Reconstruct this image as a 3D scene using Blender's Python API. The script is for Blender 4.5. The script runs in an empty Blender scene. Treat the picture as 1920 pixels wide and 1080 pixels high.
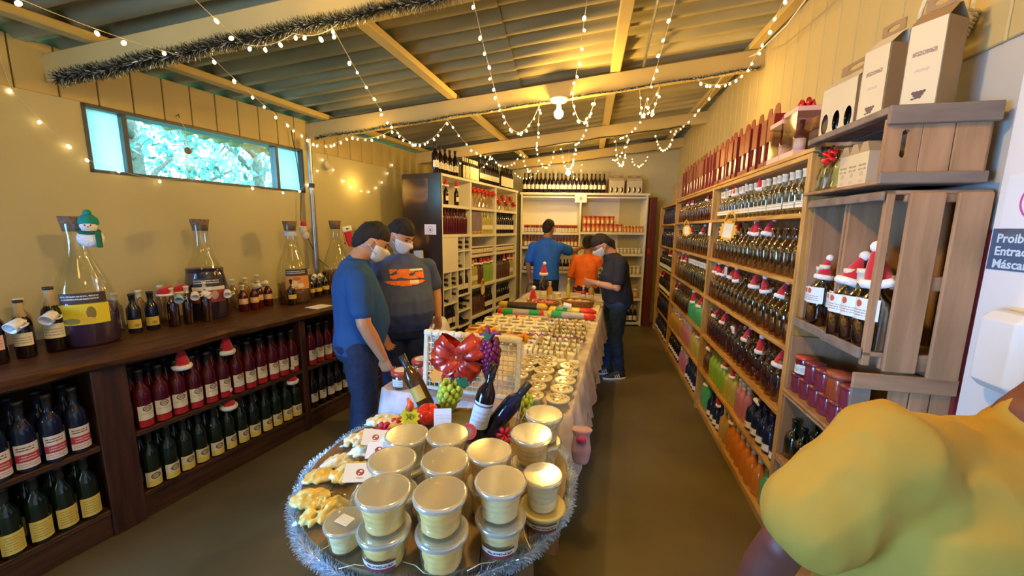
import bpy, bmesh, math, random
from mathutils import Vector, Matrix, Euler, noise
random.seed(11)
for b in (bpy.data.objects, bpy.data.meshes, bpy.data.materials):
    for o in list(b): b.remove(o)
C = bpy.context.scene.collection
SC = bpy.context.scene
R = math.radians
# ---------------------------------------------------------------- camera
cd = bpy.data.cameras.new('camera'); cam = bpy.data.objects.new('camera', cd); C.objects.link(cam)
cd.sensor_width = 36; cd.lens = 730 / 1920 * 36; cd.clip_start = .02; cd.clip_end = 200
cam.matrix_world = Matrix.Translation((0, 0, 1.65)) @ Matrix.Rotation(R(90 - 8.85), 4, 'X') @ Matrix.Rotation(R(.7), 4, 'Z')
SC.camera = cam
SC.view_settings.view_transform = 'Standard'; SC.view_settings.look = 'None'
SC.view_settings.exposure = 0.0; SC.view_settings.gamma = 1; SC.view_settings.use_curve_mapping = False
# ---------------------------------------------------------------- sky
W = bpy.data.worlds.new('world'); SC.world = W; W.use_nodes = True
bg = W.node_tree.nodes['Background']; bg.inputs[0].default_value = (.30, .76, 1.0, 1); bg.inputs[1].default_value = 13
# ---------------------------------------------------------------- lamps
def lamp(name, kind, loc, energy, color, size=.05, rot=None, size_y=None, spread=None):
    d = bpy.data.lights.new(name, kind); d.energy = energy; d.color = color
    if kind == 'AREA':
        d.size = size
        if size_y: d.shape = 'RECTANGLE'; d.size_y = size_y
        if spread: d.spread = spread
    else: d.shadow_soft_size = size
    o = bpy.data.objects.new(name, d); C.objects.link(o); o.location = loc
    if rot: o.rotation_euler = rot
    return o
WARM = (1.0, .60, .14); COOL = (.20, .46, 1.0)
lamp('bulb_and_fill_glow', 'POINT', (.385, 3.50, 2.56), 62, WARM, .05)
lamp('bulb_and_fill_glow', 'POINT', (.83, 6.2, 2.40), 26, WARM, .05)
lamp('bulb_and_fill_glow', 'POINT', (.05, .90, 2.66), 78, WARM, .06)     # fill lamp added over the barrel to brighten the tubs; no bulb there
lamp('bulb_and_fill_glow', 'POINT', (-.2, -1.7, 2.5), 8, WARM, .06)  # warm fill added behind the photographer, without a bulb of its own
for p_, e_ in (((-1.3, 3.7, 2.42), 5), ((-.35, 3.6, 2.42), 5), ((1.15, 3.4, 2.52), 6), ((1.7, 3.4, 2.7), 4), ((-.4, 5.2, 2.42), 5), ((1.3, 5.0, 2.5), 6), ((-1.7, 4.4, 2.1), 3), ((-.9, 2.0, 2.45), 4), ((-1.45, .95, 2.32), 9)):
    lamp('fairy_light_glow', 'POINT', p_, e_, WARM, .12)
# daylight through the open shop door in the left wall, behind the photographer
dl = lamp('doorway_daylight', 'AREA', (-3.55, -.95, 1.25), 175, COOL, 1.3, size_y=2.0, spread=R(125))
dl.rotation_euler = (Vector((1.0, .50, -.18))).to_track_quat('-Z', 'Z').to_euler()
# daylight through the window
wl = lamp('window_daylight', 'AREA', (-2.22, 3.18, 2.155), 1, (1, 1, 1), 1.5, size_y=.38)   # portal: only guides the sky's light through the window
wl.rotation_euler = (Vector((.925, -.38, 0))).to_track_quat('-Z', 'Z').to_euler(); wl.data.cycles.is_portal = True

# ================================================================ materials
MATS = {}
def lin(c):
    return tuple(((x/255)/12.92 if x <= 10 else (((x/255)+.055)/1.055)**2.4) for x in c[:3])
def mat(name, col, rough=.6, metal=0, var=.12, scale=6., bump=0., stretch=None, trans=0, emit=0, spec=.5, col2=None, coat=0, sheen=0, coords='Object', sss=0):
    if name in MATS: return MATS[name]
    m = bpy.data.materials.new(name); m.use_nodes = True; nt = m.node_tree; N = nt.nodes; L = nt.links
    p = N['Principled BSDF']; p.inputs['Roughness'].default_value = rough; p.inputs['Metallic'].default_value = metal
    p.inputs['Specular IOR Level'].default_value = spec
    if coat: p.inputs['Coat Weight'].default_value = coat; p.inputs['Coat Roughness'].default_value = .08
    if sheen: p.inputs['Sheen Weight'].default_value = sheen
    if sss: p.inputs['Subsurface Weight'].default_value = sss; p.inputs['Subsurface Radius'].default_value = (.02, .008, .004)
    if emit: p.inputs['Emission Color'].default_value = (*col, 1); p.inputs['Emission Strength'].default_value = emit
    tc = N.new('ShaderNodeTexCoord'); mp = N.new('ShaderNodeMapping'); no = N.new('ShaderNodeTexNoise')
    L.new(tc.outputs[coords], mp.inputs[0]); L.new(mp.outputs[0], no.inputs['Vector'])
    no.inputs['Scale'].default_value = scale; no.inputs['Detail'].default_value = 4
    if stretch: mp.inputs['Scale'].default_value = stretch
    cr = N.new('ShaderNodeValToRGB'); L.new(no.outputs['Fac'], cr.inputs[0])
    a = tuple(max(0, c*(1-var)) for c in col); b = col2 or tuple(min(1, c*(1+var)) for c in col)
    cr.color_ramp.elements[0].position = .32; cr.color_ramp.elements[1].position = .68
    cr.color_ramp.elements[0].color = (*a, 1); cr.color_ramp.elements[1].color = (*b, 1)
    L.new(cr.outputs[0], p.inputs['Base Color'])
    if bump:
        bp = N.new('ShaderNodeBump'); bp.inputs['Strength'].default_value = bump; bp.inputs['Distance'].default_value = .01
        L.new(no.outputs['Fac'], bp.inputs['Height']); L.new(bp.outputs[0], p.inputs['Normal'])
    MATS[name] = m; return m
def wood(name, col, col2, stretch=(14, 14, 1.2), rough=.65, bump=.25):
    return mat(name, col, rough, 0, .1, 3., bump, stretch, col2=col2)
def glass(name, tint, gloss=.12, rough=.03, dens=None):
    """thin clear wall: tinted see-through plus a mirror sheen that grows towards the rim"""
    if name in MATS: return MATS[name]
    m = bpy.data.materials.new(name); m.use_nodes = True; nt = m.node_tree; N = nt.nodes; L = nt.links
    N.remove(N['Principled BSDF']); out = N['Material Output']
    t = N.new('ShaderNodeBsdfTransparent'); t.inputs[0].default_value = (*tint, 1)
    g = N.new('ShaderNodeBsdfGlossy'); g.inputs[0].default_value = (1, 1, 1, 1); g.inputs['Roughness'].default_value = rough
    lw = N.new('ShaderNodeLayerWeight'); lw.inputs[0].default_value = .35
    mr = N.new('ShaderNodeMapRange'); mr.inputs[3].default_value = gloss*.45; mr.inputs[4].default_value = min(1, gloss*3.2)
    L.new(lw.outputs['Facing'], mr.inputs[0])
    mx = N.new('ShaderNodeMixShader'); L.new(mr.outputs[0], mx.inputs[0]); L.new(t.outputs[0], mx.inputs[1]); L.new(g.outputs[0], mx.inputs[2])
    if dens:   # cloudy plastic or coloured drink: part of the light is scattered by a diffuse body
        d = N.new('ShaderNodeBsdfDiffuse'); d.inputs[0].default_value = (*dens[0], 1)
        tl = N.new('ShaderNodeBsdfTranslucent'); tl.inputs[0].default_value = (*dens[0], 1)
        ad = N.new('ShaderNodeMixShader'); ad.inputs[0].default_value = .22; L.new(d.outputs[0], ad.inputs[1]); L.new(tl.outputs[0], ad.inputs[2])
        m2 = N.new('ShaderNodeMixShader'); m2.inputs[0].default_value = dens[1]
        L.new(t.outputs[0], m2.inputs[1]); L.new(ad.outputs[0], m2.inputs[2]); L.new(m2.outputs[0], mx.inputs[1])
    L.new(mx.outputs[0], out.inputs[0]); MATS[name] = m; return m
def emis(name, col, s):
    if name in MATS: return MATS[name]
    m = bpy.data.materials.new(name); m.use_nodes = True; N = m.node_tree.nodes
    p = N['Principled BSDF']; p.inputs['Base Color'].default_value = (*col, 1); p.inputs['Emission Color'].default_value = (*col, 1); p.inputs['Emission Strength'].default_value = s
    try: m.cycles.emission_sampling = 'NONE'
    except Exception: pass
    MATS[name] = m; return m
def printed(name, base, bands=(), ell=None, ring=None, lines=None, rough=.5, ax='X'):
    """flat print on a label: bands [(z0,z1,col)], ellipse [(x,z,rx,rz,col)], rings and rows of small writing, in the label's own metres"""
    if name in MATS: return MATS[name]
    m = bpy.data.materials.new(name); m.use_nodes = True; nt = m.node_tree; N = nt.nodes; L = nt.links
    p = N['Principled BSDF']; p.inputs['Roughness'].default_value = rough
    tc = N.new('ShaderNodeTexCoord'); sp = N.new('ShaderNodeSeparateXYZ'); L.new(tc.outputs['Object'], sp.inputs[0])
    def M(op, a, b=None):
        n = N.new('ShaderNodeMath'); n.operation = op
        for i, v in enumerate((a, b)):
            if v is None: continue
            if isinstance(v, (int, float)): n.inputs[i].default_value = v
            else: L.new(v, n.inputs[i])
        return n.outputs[0]
    X, Z = sp.outputs[ax], sp.outputs['Z']
    cur = None
    def over(mask, col):
        nonlocal cur
        mx = N.new('ShaderNodeMix'); mx.data_type = 'RGBA'; L.new(mask, mx.inputs[0])
        if cur is None: mx.inputs[6].default_value = (*base, 1)
        else: L.new(cur, mx.inputs[6])
        mx.inputs[7].default_value = (*col, 1); cur = mx.outputs[2]
    def inband(v, a, b): return M('MULTIPLY', M('GREATER_THAN', v, a), M('LESS_THAN', v, b))
    for z0, z1, c in bands: over(inband(Z, z0, z1), c)
    for (x, z, rx, rz, c) in (ell or ()):
        d = M('ADD', M('POWER', M('ABSOLUTE', M('DIVIDE', M('SUBTRACT', X, x), rx)), 2), M('POWER', M('ABSOLUTE', M('DIVIDE', M('SUBTRACT', Z, z), rz)), 2))
        over(M('LESS_THAN', d, 1), c)
    for (x, z, rx, rz, w, c) in (ring or ()):
        d = M('ADD', M('POWER', M('ABSOLUTE', M('DIVIDE', M('SUBTRACT', X, x), rx)), 2), M('POWER', M('ABSOLUTE', M('DIVIDE', M('SUBTRACT', Z, z), rz)), 2))
        over(inband(d, 1-w, 1), c)
    for (x0, x1, z0, z1, n, c) in (lines or ()):
        no = N.new('ShaderNodeTexNoise'); no.inputs['Scale'].default_value = 260; L.new(tc.outputs['Object'], no.inputs['Vector'])
        fr = M('FRACT', M('DIVIDE', M('SUBTRACT', Z, z0), (z1-z0)/n))
        mk = M('MULTIPLY', M('MULTIPLY', inband(X, x0, x1), inband(Z, z0, z1)), M('MULTIPLY', inband(fr, .25, .75), M('GREATER_THAN', no.outputs['Fac'], .44)))
        over(mk, c)
    if cur is not None: L.new(cur, p.inputs['Base Color'])
    else: p.inputs['Base Color'].default_value = (*base, 1)
    MATS[name] = m; return m

# ================================================================ mesh builder
I4 = Matrix.Identity(4)
def T(x, y, z=0): return Matrix.Translation((x, y, z))
def RZ(a): return Matrix.Rotation(R(a), 4, 'Z')
def RX(a): return Matrix.Rotation(R(a), 4, 'X')
def RY(a): return Matrix.Rotation(R(a), 4, 'Y')
def S(x, y=None, z=None):
    return Matrix.Diagonal((x, x if y is None else y, x if z is None else z, 1))
class MB:
    def __init__(s): s.v = []; s.f = []; s.m = []; s.s = []
    def add(s, vs, fs, mi=0, sm=False, M=None):
        b = len(s.v)
        s.v += [tuple(M @ Vector(v)) if M else tuple(v) for v in vs]
        for f in fs: s.f.append(tuple(i+b for i in f)); s.m.append(mi); s.s.append(sm)
        return s
    def box(s, x0, x1, y0, y1, z0, z1, mi=0, M=None, bev=0):
        if not bev:
            vs = [(x, y, z) for z in (z0, z1) for y in (y0, y1) for x in (x0, x1)]
            return s.add(vs, [(0,2,3,1),(4,5,7,6),(0,1,5,4),(2,6,7,3),(0,4,6,2),(1,3,7,5)], mi, False, M)
        bm = bmesh.new(); bmesh.ops.create_cube(bm, size=1)
        for v in bm.verts: v.co = Vector(((x0+x1)/2+v.co.x*(x1-x0), (y0+y1)/2+v.co.y*(y1-y0), (z0+z1)/2+v.co.z*(z1-z0)))
        bmesh.ops.bevel(bm, geom=bm.edges[:], offset=bev, segments=1, affect='EDGES', profile=.5)
        bm.verts.index_update()
        s.add([v.co[:] for v in bm.verts], [[v.index for v in f.verts] for f in bm.faces], mi, False, M); bm.free(); return s
    def lathe(s, prof, n=12, mi=0, M=None, sm=True, a0=0, a1=360, capb=True, capt=True):
        full = abs(a1-a0) >= 360; k = n if full else n+1
        vs = [(r*math.cos(R(a0+(a1-a0)*i/n)), r*math.sin(R(a0+(a1-a0)*i/n)), z) for r, z in prof for i in range(k)]
        fs = []
        for j in range(len(prof)-1):
            for i in range(n):
                i2 = (i+1) % k
                fs.append((j*k+i, j*k+i2, (j+1)*k+i2, (j+1)*k+i))
        s.add(vs, fs, mi, sm, M)
        if full:
            if capb and prof[0][0] > 1e-5: s.add(vs[:k], [tuple(range(k))[::-1]], mi, False, M)
            if capt and prof[-1][0] > 1e-5: s.add(vs[-k:], [tuple(range(k))], mi, False, M)
        return s
    def tube(s, pts, r, n=6, mi=0, M=None, sm=True, closed=False):
        pts = [Vector(p) for p in pts]; m = len(pts); vs = []; fs = []
        rr = r if isinstance(r, (list, tuple)) else [r]*m
        up = Vector((0, 0, 1)); prev = None
        for i, p in enumerate(pts):
            d = (pts[(i+1) % m]-pts[i-1]) if closed else (pts[min(i+1, m-1)]-pts[max(i-1, 0)])
            if d.length < 1e-9: d = Vector((0, 0, 1))
            d.normalize()
            if prev is None: u = d.cross(up if abs(d.z) < .9 else Vector((1, 0, 0))).normalized()
            else:
                u = prev - d*prev.dot(d)
                u = u.normalized() if u.length > 1e-6 else d.orthogonal().normalized()
            prev = u; w = d.cross(u)
            vs += [tuple(p+(u*math.cos(2*math.pi*k/n)+w*math.sin(2*math.pi*k/n))*rr[i]) for k in range(n)]
        for i in range(m if closed else m-1):
            j = (i+1) % m
            for k in range(n): fs.append((i*n+k, i*n+(k+1) % n, j*n+(k+1) % n, j*n+k))
        if not closed: fs += [tuple(range(n))[::-1], tuple(range((m-1)*n, m*n))]
        return s.add(vs, fs, mi, sm, M)
    def ball(s, c, r, n=10, mi=0, M=None, k=None, sm=True):
        r = r if isinstance(r, (list, tuple)) else (r, r, r); h = k or max(4, n*2//3)
        vs = [(c[0], c[1], c[2]-r[2])]; fs = []
        for j in range(1, h):
            t = math.pi*j/h
            for i in range(n):
                a = 2*math.pi*i/n; vs.append((c[0]+r[0]*math.sin(t)*math.cos(a), c[1]+r[1]*math.sin(t)*math.sin(a), c[2]-r[2]*math.cos(t)))
        vs.append((c[0], c[1], c[2]+r[2])); e = len(vs)-1
        for i in range(n):
            fs.append((0, 1+(i+1) % n, 1+i)); fs.append((e, e-n+i, e-n+(i+1) % n))
            for j in range(h-2): a = 1+j*n; fs.append((a+i, a+(i+1) % n, a+n+(i+1) % n, a+n+i))
        return s.add(vs, fs, mi, sm, M)
    def prism(s, poly, z0, z1, mi=0, M=None, sm=False):
        n = len(poly); vs = [(x, y, z0) for x, y in poly]+[(x, y, z1) for x, y in poly]
        fs = [tuple(range(n))[::-1], tuple(range(n, 2*n))]+[(i, (i+1) % n, n+(i+1) % n, n+i) for i in range(n)]
        return s.add(vs, fs, mi, sm, M)
    def chain(s, pts, rad, n=12, mi=0, M=None):
        """tapered limb: tube with a ball at every joint, for remeshing into one body"""
        s.tube(pts, rad, n, mi, M)
        for p, r in zip(pts, rad): s.ball(p, r, n, mi, M)
        return s
    def loft(s, rings, n=20, mi=0, M=None):
        """rings: (cx,cy,cz,rx,ry[,yaw,pitch])"""
        vs = []; fs = []
        for q in rings:
            c = Vector(q[:3]); m = Matrix.Rotation(R(q[5]) if len(q) > 5 else 0, 3, 'Z') @ Matrix.Rotation(R(q[6]) if len(q) > 6 else 0, 3, 'X')
            for i in range(n):
                a = 2*math.pi*i/n; ca, sa = math.cos(a), math.sin(a)
                e = .85
                vs.append(tuple(c+m @ Vector((q[3]*math.copysign(abs(ca)**e, ca), q[4]*math.copysign(abs(sa)**e, sa), 0))))
        for j in range(len(rings)-1):
            for i in range(n): fs.append((j*n+i, j*n+(i+1) % n, (j+1)*n+(i+1) % n, (j+1)*n+i))
        fs += [tuple(range(n))[::-1], tuple(range((len(rings)-1)*n, len(rings)*n))]
        return s.add(vs, fs, mi, True, M)
    def mesh(s, name, mats):
        me = bpy.data.meshes.new(name); me.from_pydata(s.v, [], s.f)
        for m in (mats if isinstance(mats, (list, tuple)) else [mats]): me.materials.append(m)
        me.polygons.foreach_set('material_index', s.m); me.polygons.foreach_set('use_smooth', s.s)
        me.update(); return me
def crease(me, amp, sc=(7, 7, 3.2), seed=0):
    """soft folds in cloth"""
    NN = [v.normal.copy() for v in me.vertices]
    for v, vn in zip(me.vertices, NN):
        p = Vector((v.co.x*sc[0], v.co.y*sc[1], v.co.z*sc[2]+seed)); a = noise.noise(p+Vector((0, 0, 3*noise.noise(p*.7))))
        v.co += vn*amp*(a+.6*(1-abs(noise.noise(p*1.9))*3))
    me.update(); return me
def fuse(mb, name, mats, voxel, smooth=3, dec=None):
    """the union of all pieces as ONE continuous surface"""
    me = mb.mesh(name+'_raw', [mats] if not isinstance(mats, (list, tuple)) else mats)
    o = bpy.data.objects.new('temp', me); C.objects.link(o)
    r = o.modifiers.new('r', 'REMESH'); r.mode = 'VOXEL'; r.voxel_size = voxel; r.use_smooth_shade = True
    if smooth: q = o.modifiers.new('s', 'SMOOTH'); q.factor = .5; q.iterations = smooth
    if dec: q = o.modifiers.new('d', 'DECIMATE'); q.ratio = dec
    dg = bpy.context.evaluated_depsgraph_get(); dg.update()
    m2 = bpy.data.meshes.new_from_object(o.evaluated_get(dg)); m2.name = name
    m2.materials.clear()
    for m in (mats if isinstance(mats, (list, tuple)) else [mats]): m2.materials.append(m)
    for p in m2.polygons: p.material_index = 0; p.use_smooth = True
    bpy.data.objects.remove(o); bpy.data.meshes.remove(me); return m2
# ================================================================ objects
def O(name, me, M=None, parent=None, label=None, cat=None, group=None, kind=None):
    o = bpy.data.objects.new(name, me); C.objects.link(o)
    if parent: o.parent = parent
    if M is not None: o.matrix_local = M if parent else M
    if label: o['label'] = label
    if cat: o['category'] = cat
    if group: o['group'] = group
    if kind: o['kind'] = kind
    return o
def thing(name, M, parts, label, cat, group=None):
    """parts: (name, mesh[, matrix[, children[, label]]])"""
    r = O(name, None, M, None, label, cat, group); r.empty_display_size = .05
    put(parts, r); return r
def put(parts, par):
    for p in parts:
        o = O(p[0], p[1], p[2] if len(p) > 2 else None, par, label=(p[4] if len(p) > 4 else None))
        if len(p) > 3 and p[3]: put(p[3], o)
ORD = 'zeroth first second third fourth fifth sixth seventh eighth ninth tenth eleventh twelfth thirteenth fourteenth fifteenth sixteenth seventeenth eighteenth nineteenth twentieth'.split()
TENS = {2: 'twenty', 3: 'thirty', 4: 'forty'}
def nth(n):
    if n <= 20: return ORD[n]
    return TENS[n//10]+('-'+ORD[n % 10] if n % 10 else '').replace('twenty-', '') if n % 10 else TENS[n//10][:-1]+'ieth'
def struct(name, me, M=None, parent=None):
    return O(name, me, M, parent, kind=None if parent else 'structure')
def textmesh(s, size, name='lettering', depth=.0008, bold=0, mt=None, align='LEFT'):
    c = bpy.data.curves.new(name, 'FONT'); c.body = s; c.size = size; c.extrude = depth; c.offset = bold; c.align_x = align
    c.resolution_u = 2
    o = bpy.data.objects.new('temp', c); C.objects.link(o)
    dg = bpy.context.evaluated_depsgraph_get(); dg.update()
    me = bpy.data.meshes.new_from_object(o.evaluated_get(dg)); me.name = name
    me.materials.clear(); me.materials.append(mt); bpy.data.objects.remove(o); bpy.data.curves.remove(c); return me

def roofz(x, y): return 2.46+.121*(x+2.02)-.028*(y-3.92)      # underside of the roof beams
FR = T(1.38, 1.87) @ RZ(-12.5)      # right wall shelving: x into the wall, y along it
FL = T(-2.03, 1.87) @ RZ(-22.3)     # left wall counter
FWL = T(-3.6, 0) @ RZ(-22.3)        # left wall face at x = 0
FWR = T(1.285, 0) @ RZ(-12.5)  # right wall face behind the shelving
FW = T(-.80, 4.43) @ RZ(-23.2)      # white shelving on the left
FB = T(.13, 6.6) @ RZ(-2)           # white shelving at the back
FT = T(.27, 1.682) @ RZ(-16)        # long table
FBAR = T(-.235, 1.215)              # barrel table
# ================================================================ setting
m_wall = mat('cream_wall_paint', (.53, .47, .26), .8, scale=1.2, var=.08, bump=.05)
m_plank = mat('cream_plank_paint', (.55, .43, .18), .7, scale=3, var=.08, stretch=(1, 1, .2))
m_floor = mat('worn_floor', (.11, .085, .038), .36, scale=1.3, var=.18, bump=.03, col2=(.17, .135, .065))
m_beam = mat('cream_beam_paint', (.57, .42, .14), .6, scale=2, var=.08)
m_sheet = mat('fibre_cement_sheet', (.30, .245, .11), .85, scale=3, var=.25, bump=.1, stretch=(.4, 2, 1))
m_white = mat('cool_white_paint', (.80, .80, .82), .6, scale=2, var=.04)
m_black = mat('black_metal', (.03, .035, .04), .5, var=.2)
m_steel = mat('galvanised_steel', (.35, .37, .38), .35, .8, var=.2, scale=12)
# floor
mb = MB(); nx = 30
mb.box(-6, 6, -3.5, 9, -.1, 0)
struct('floor', mb.mesh('floor', m_floor))
# left wall, built round the window and the doorway.  local x=0 is the room face, y along the wall
def wall_piece(mb, y0, y1, z0, z1, t=-.14): mb.box(t, 0, y0, y1, z0, z1)
mb = MB()
Y0, Y1 = 2.66, 4.178; Z0, Z1 = 1.955, 2.355
D0, D1 = -1.9, -.45   # open shop door
wall_piece(mb, -3.2, D0, 0, 2.36); wall_piece(mb, D0, D1, 2.1, 2.36); wall_piece(mb, D1, Y0, 0, 2.36)
wall_piece(mb, Y0, Y1, 0, Z0); wall_piece(mb, Y1, 7.6, 0, 2.36)
wleft = struct('wall_left', mb.mesh('wall_left', m_wall), FWL)
# vertical planks above the window line
pk = MB().box(-.10, -.005, .003,   .167, 2.36, 2.636, bev=.004).mesh('plank', m_plank)
k = -3.2; n = 0
while k < 7.5:
    struct('plank', pk, T(0, k), wleft); k += .17
# right wall
mb = MB(); mb.box(0, .14, -3.2, 7.9, 0, 2.262)
wright = struct('wall_right', mb.mesh('wall_right', mat('right_wall_paint', (.50, .48, .42), .8, scale=1.2, var=.06)), FWR)
for i in range(66):
    y = -3.2+i*.17
    p = (FWR @ T(0, y+.08)).translation; zt = roofz(p.x, p.y)+.175
    key = round(zt, 2)
    me = MB().box(.0, .10, .003, .167, 2.262, zt, bev=.004).mesh('plank', m_plank)
    struct('plank', me, T(-.012, y), wright)
# white painted wall face beside the crates
struct('trim_1', MB().box(-.012, .001, -2.8, 1.31, 0, 2.15, bev=.002).mesh('white_wall_panel', m_white), FWR)
# dark red edge of the backing board behind the crates
struct('trim_3', MB().box(-.024, .001, 1.318, 1.36, 0, 1.66).mesh('dark_red_board', mat('dark_red_paint', (.20, .02, .02), .5)), FWR)
# back wall and the wall behind the photographer
mb = MB(); mb.box(-3.2, 3.2, 0, .14, 0, 3.1)
struct('wall_back', mb.mesh('wall_back', m_wall), T(.13, 6.98) @ RZ(-4))
mb = MB(); mb.box(-5.2, 3, -.14, 0, 0, 3.0)
struct('wall_front', mb.mesh('wall_front', m_wall), T(0, -2.75))
# dark red post at the right end of the back shelves
mb = MB(); mb.box(0, .10, 0, .10, 0, 2.16, bev=.004)
struct('trim_4', mb.mesh('dark_post', mat('dark_red_post', (.13, .02, .015), .5)), FB @ T(2.12, -.04))

# roof: corrugated sheets over beams and purlins
def sheet_mesh(w, L):
    v = []; f = []; nY = int(w/.0225); a = .026
    xs = [0, L]
    for ix, x in enumerate(xs):
        for j in range(nY+1):
            y = w*j/nY; ph = y/.18*2*math.pi
            s = math.sin(ph); z = a*max(-1, min(1, 1.5*s))
            v.append((x, y, z)); v.append((x, y, z+.007))
    k = 2*(nY+1)
    for j in range(nY):
        a0 = 2*j; b0 = k+2*j
        f += [(a0, a0+2, b0+2, b0), (a0+1, b0+1, b0+3, a0+3)]
    for e in (0, k):
        for j in range(nY): f.append((e+2*j, e+2*j+1, e+2*j+3, e+2*j+2))
    m = MB(); m.add(v, f, 0, True); return m.mesh('roof_sheet', m_sheet)
slope = math.atan(.121)
ceil = O('ceiling', None, kind='structure')
sm_ = sheet_mesh(1.08, 3.3)
def roofM(x, y, dz):   # frame on the roof plane: x up the slope across the room, y along it
    ex = Vector((math.cos(R(-7.5)), math.sin(R(-7.5)), 0)); ex.z = .121*ex.x-.028*ex.y
    ey = Vector((math.sin(R(7.5)), math.cos(R(7.5)), 0)); ey.z = .121*ey.x-.028*ey.y
    ex.normalize(); ey.normalize(); ez = ex.cross(ey).normalized(); ey = ez.cross(ex)
    m = Matrix((ex, ey, ez)).transposed().to_4x4(); m.translation = (x, y, roofz(x, y)+dz); return m
e1 = roofM(0, 0, 0)
for j in range(11):
    for i in range(3):
        x = -4.1+i*3.1+j*1.08*.13-1.2*0; y = -3.2+j*1.07-(i*3.1)*.13+.45
        O('roof_sheet', sm_, roofM(x, y, .215+.009*(i % 2)+.004*(j % 2)), ceil)
# beams (across the room)
def beam(p0, p1, h=.145, w=.09, mi=m_beam, name='ceiling_beam'):
    p0 = Vector(p0); p1 = Vector(p1); d = p1-p0; L = d.length
    ex = d.normalized(); ey = Vector((0, 0, 1)).cross(ex).normalized(); ez = ex.cross(ey)
    M = Matrix((ex, ey, ez)).transposed().to_4x4(); M.translation = p0
    return MB().box(0, L, 0, w, 0, h, bev=.006).mesh(name, mi), M
def bpt(x, yfun): y = yfun(x); return (x, y, roofz(x, y))
B1 = lambda x: 2.345-.1405*(x+2.67)
B2 = lambda x: 3.92-.1263*(x+2.02)
B3 = lambda x: 5.49-.1228*(x+.80)
B4 = lambda x: 6.88-.1228*(x+.3)
B0 = lambda x: .70-.13*(x+2.6)
BX = [(B1, -2.64, 2.0), (B2, -1.99, 2.1), (B3, -1.5, 2.5), (B4, -.9, 2.75), (B0, -3.3, 1.4)]
for i, (f, a, b) in enumerate(BX):
    me, M = beam(bpt(a, f), bpt(b, f)); struct('trim_%d' % (5+i), me, M)
# purlins (along the room) sit on the beams
def purlin(xa, ya, xb, yb):
    return beam((xa, ya, roofz(xa, ya)+.145), (xb, yb, roofz(xb, yb)+.145), h=.045, w=.085, name='purlin')
for i, (x1, x2) in enumerate(((-2.28, -1.78), (-.88, -.50), (.66, .95), (1.78, 2.06))):
    sl = (x2-x1)/1.55
    me, M = purlin(x1-sl*3.4, -1.1, x1+sl*4.75, 7.0); struct('trim_%d' % (10+i), me, M)
# windows: frame, muntins, panes
m_frame = mat('dark_window_frame', (.06, .07, .08), .4, var=.1)
m_frost = mat('frosted_pane', (.9, .93, .95), .6, var=.02)
g_pane = glass('window_glass', (.95, .98, 1), .012, .0)
tl = bpy.data.materials.new('frosted_glass'); tl.use_nodes = True; nt = tl.node_tree; nt.nodes.remove(nt.nodes['Principled BSDF'])
t1 = nt.nodes.new('ShaderNodeBsdfTranslucent'); t1.inputs[0].default_value = (1, 1, 1, 1)
t2 = nt.nodes.new('ShaderNodeBsdfTransparent'); t2.inputs[0].default_value = (.97, .98, 1, 1); mx = nt.nodes.new('ShaderNodeMixShader'); mx.inputs[0].default_value = .12
nt.links.new(t1.outputs[0], mx.inputs[1]); nt.links.new(t2.outputs[0], mx.inputs[2]); nt.links.new(mx.outputs[0], nt.nodes['Material Output'].inputs[0])
win = O('window_1', None, FWL, kind='structure')
mb = MB(); t = .018
mb.box(-.12, .006, Y0, Y1, Z0, Z0+t); mb.box(-.12, .006, Y0, Y1, Z1-t, Z1); mb.box(-.12, .006, Y0, Y0+t, Z0, Z1); mb.box(-.12, .006, Y1-t, Y1, Z0, Z1)
struct('window_frame', mb.mesh('window_frame', m_frame), None, win)
for y in (2.858, 3.912):
    struct('mullion', MB().box(-.08, .0, y-.013, y+.013, Z0+t, Z1-t, bev=.002).mesh('mullion', m_frame), None, win)
for a, b, mt in ((Y0+t, 2.845, tl), (2.871, 3.899, g_pane), (3.925, Y1-t, tl)):
    struct('pane', MB().box(-.05, -.046, a, b, Z0+t, Z1-t).mesh('pane', mt), None, win)
# door opening lining
mb = MB(); mb.box(-.16, .01, D0-.05, D0, 0, 2.15); mb.box(-.16, .01, D1, D1+.05, 0, 2.15); mb.box(-.16, .01, D0, D1, 2.1, 2.15)
struct('door_1', mb.mesh('door_lining', m_white), FWL)
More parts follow.
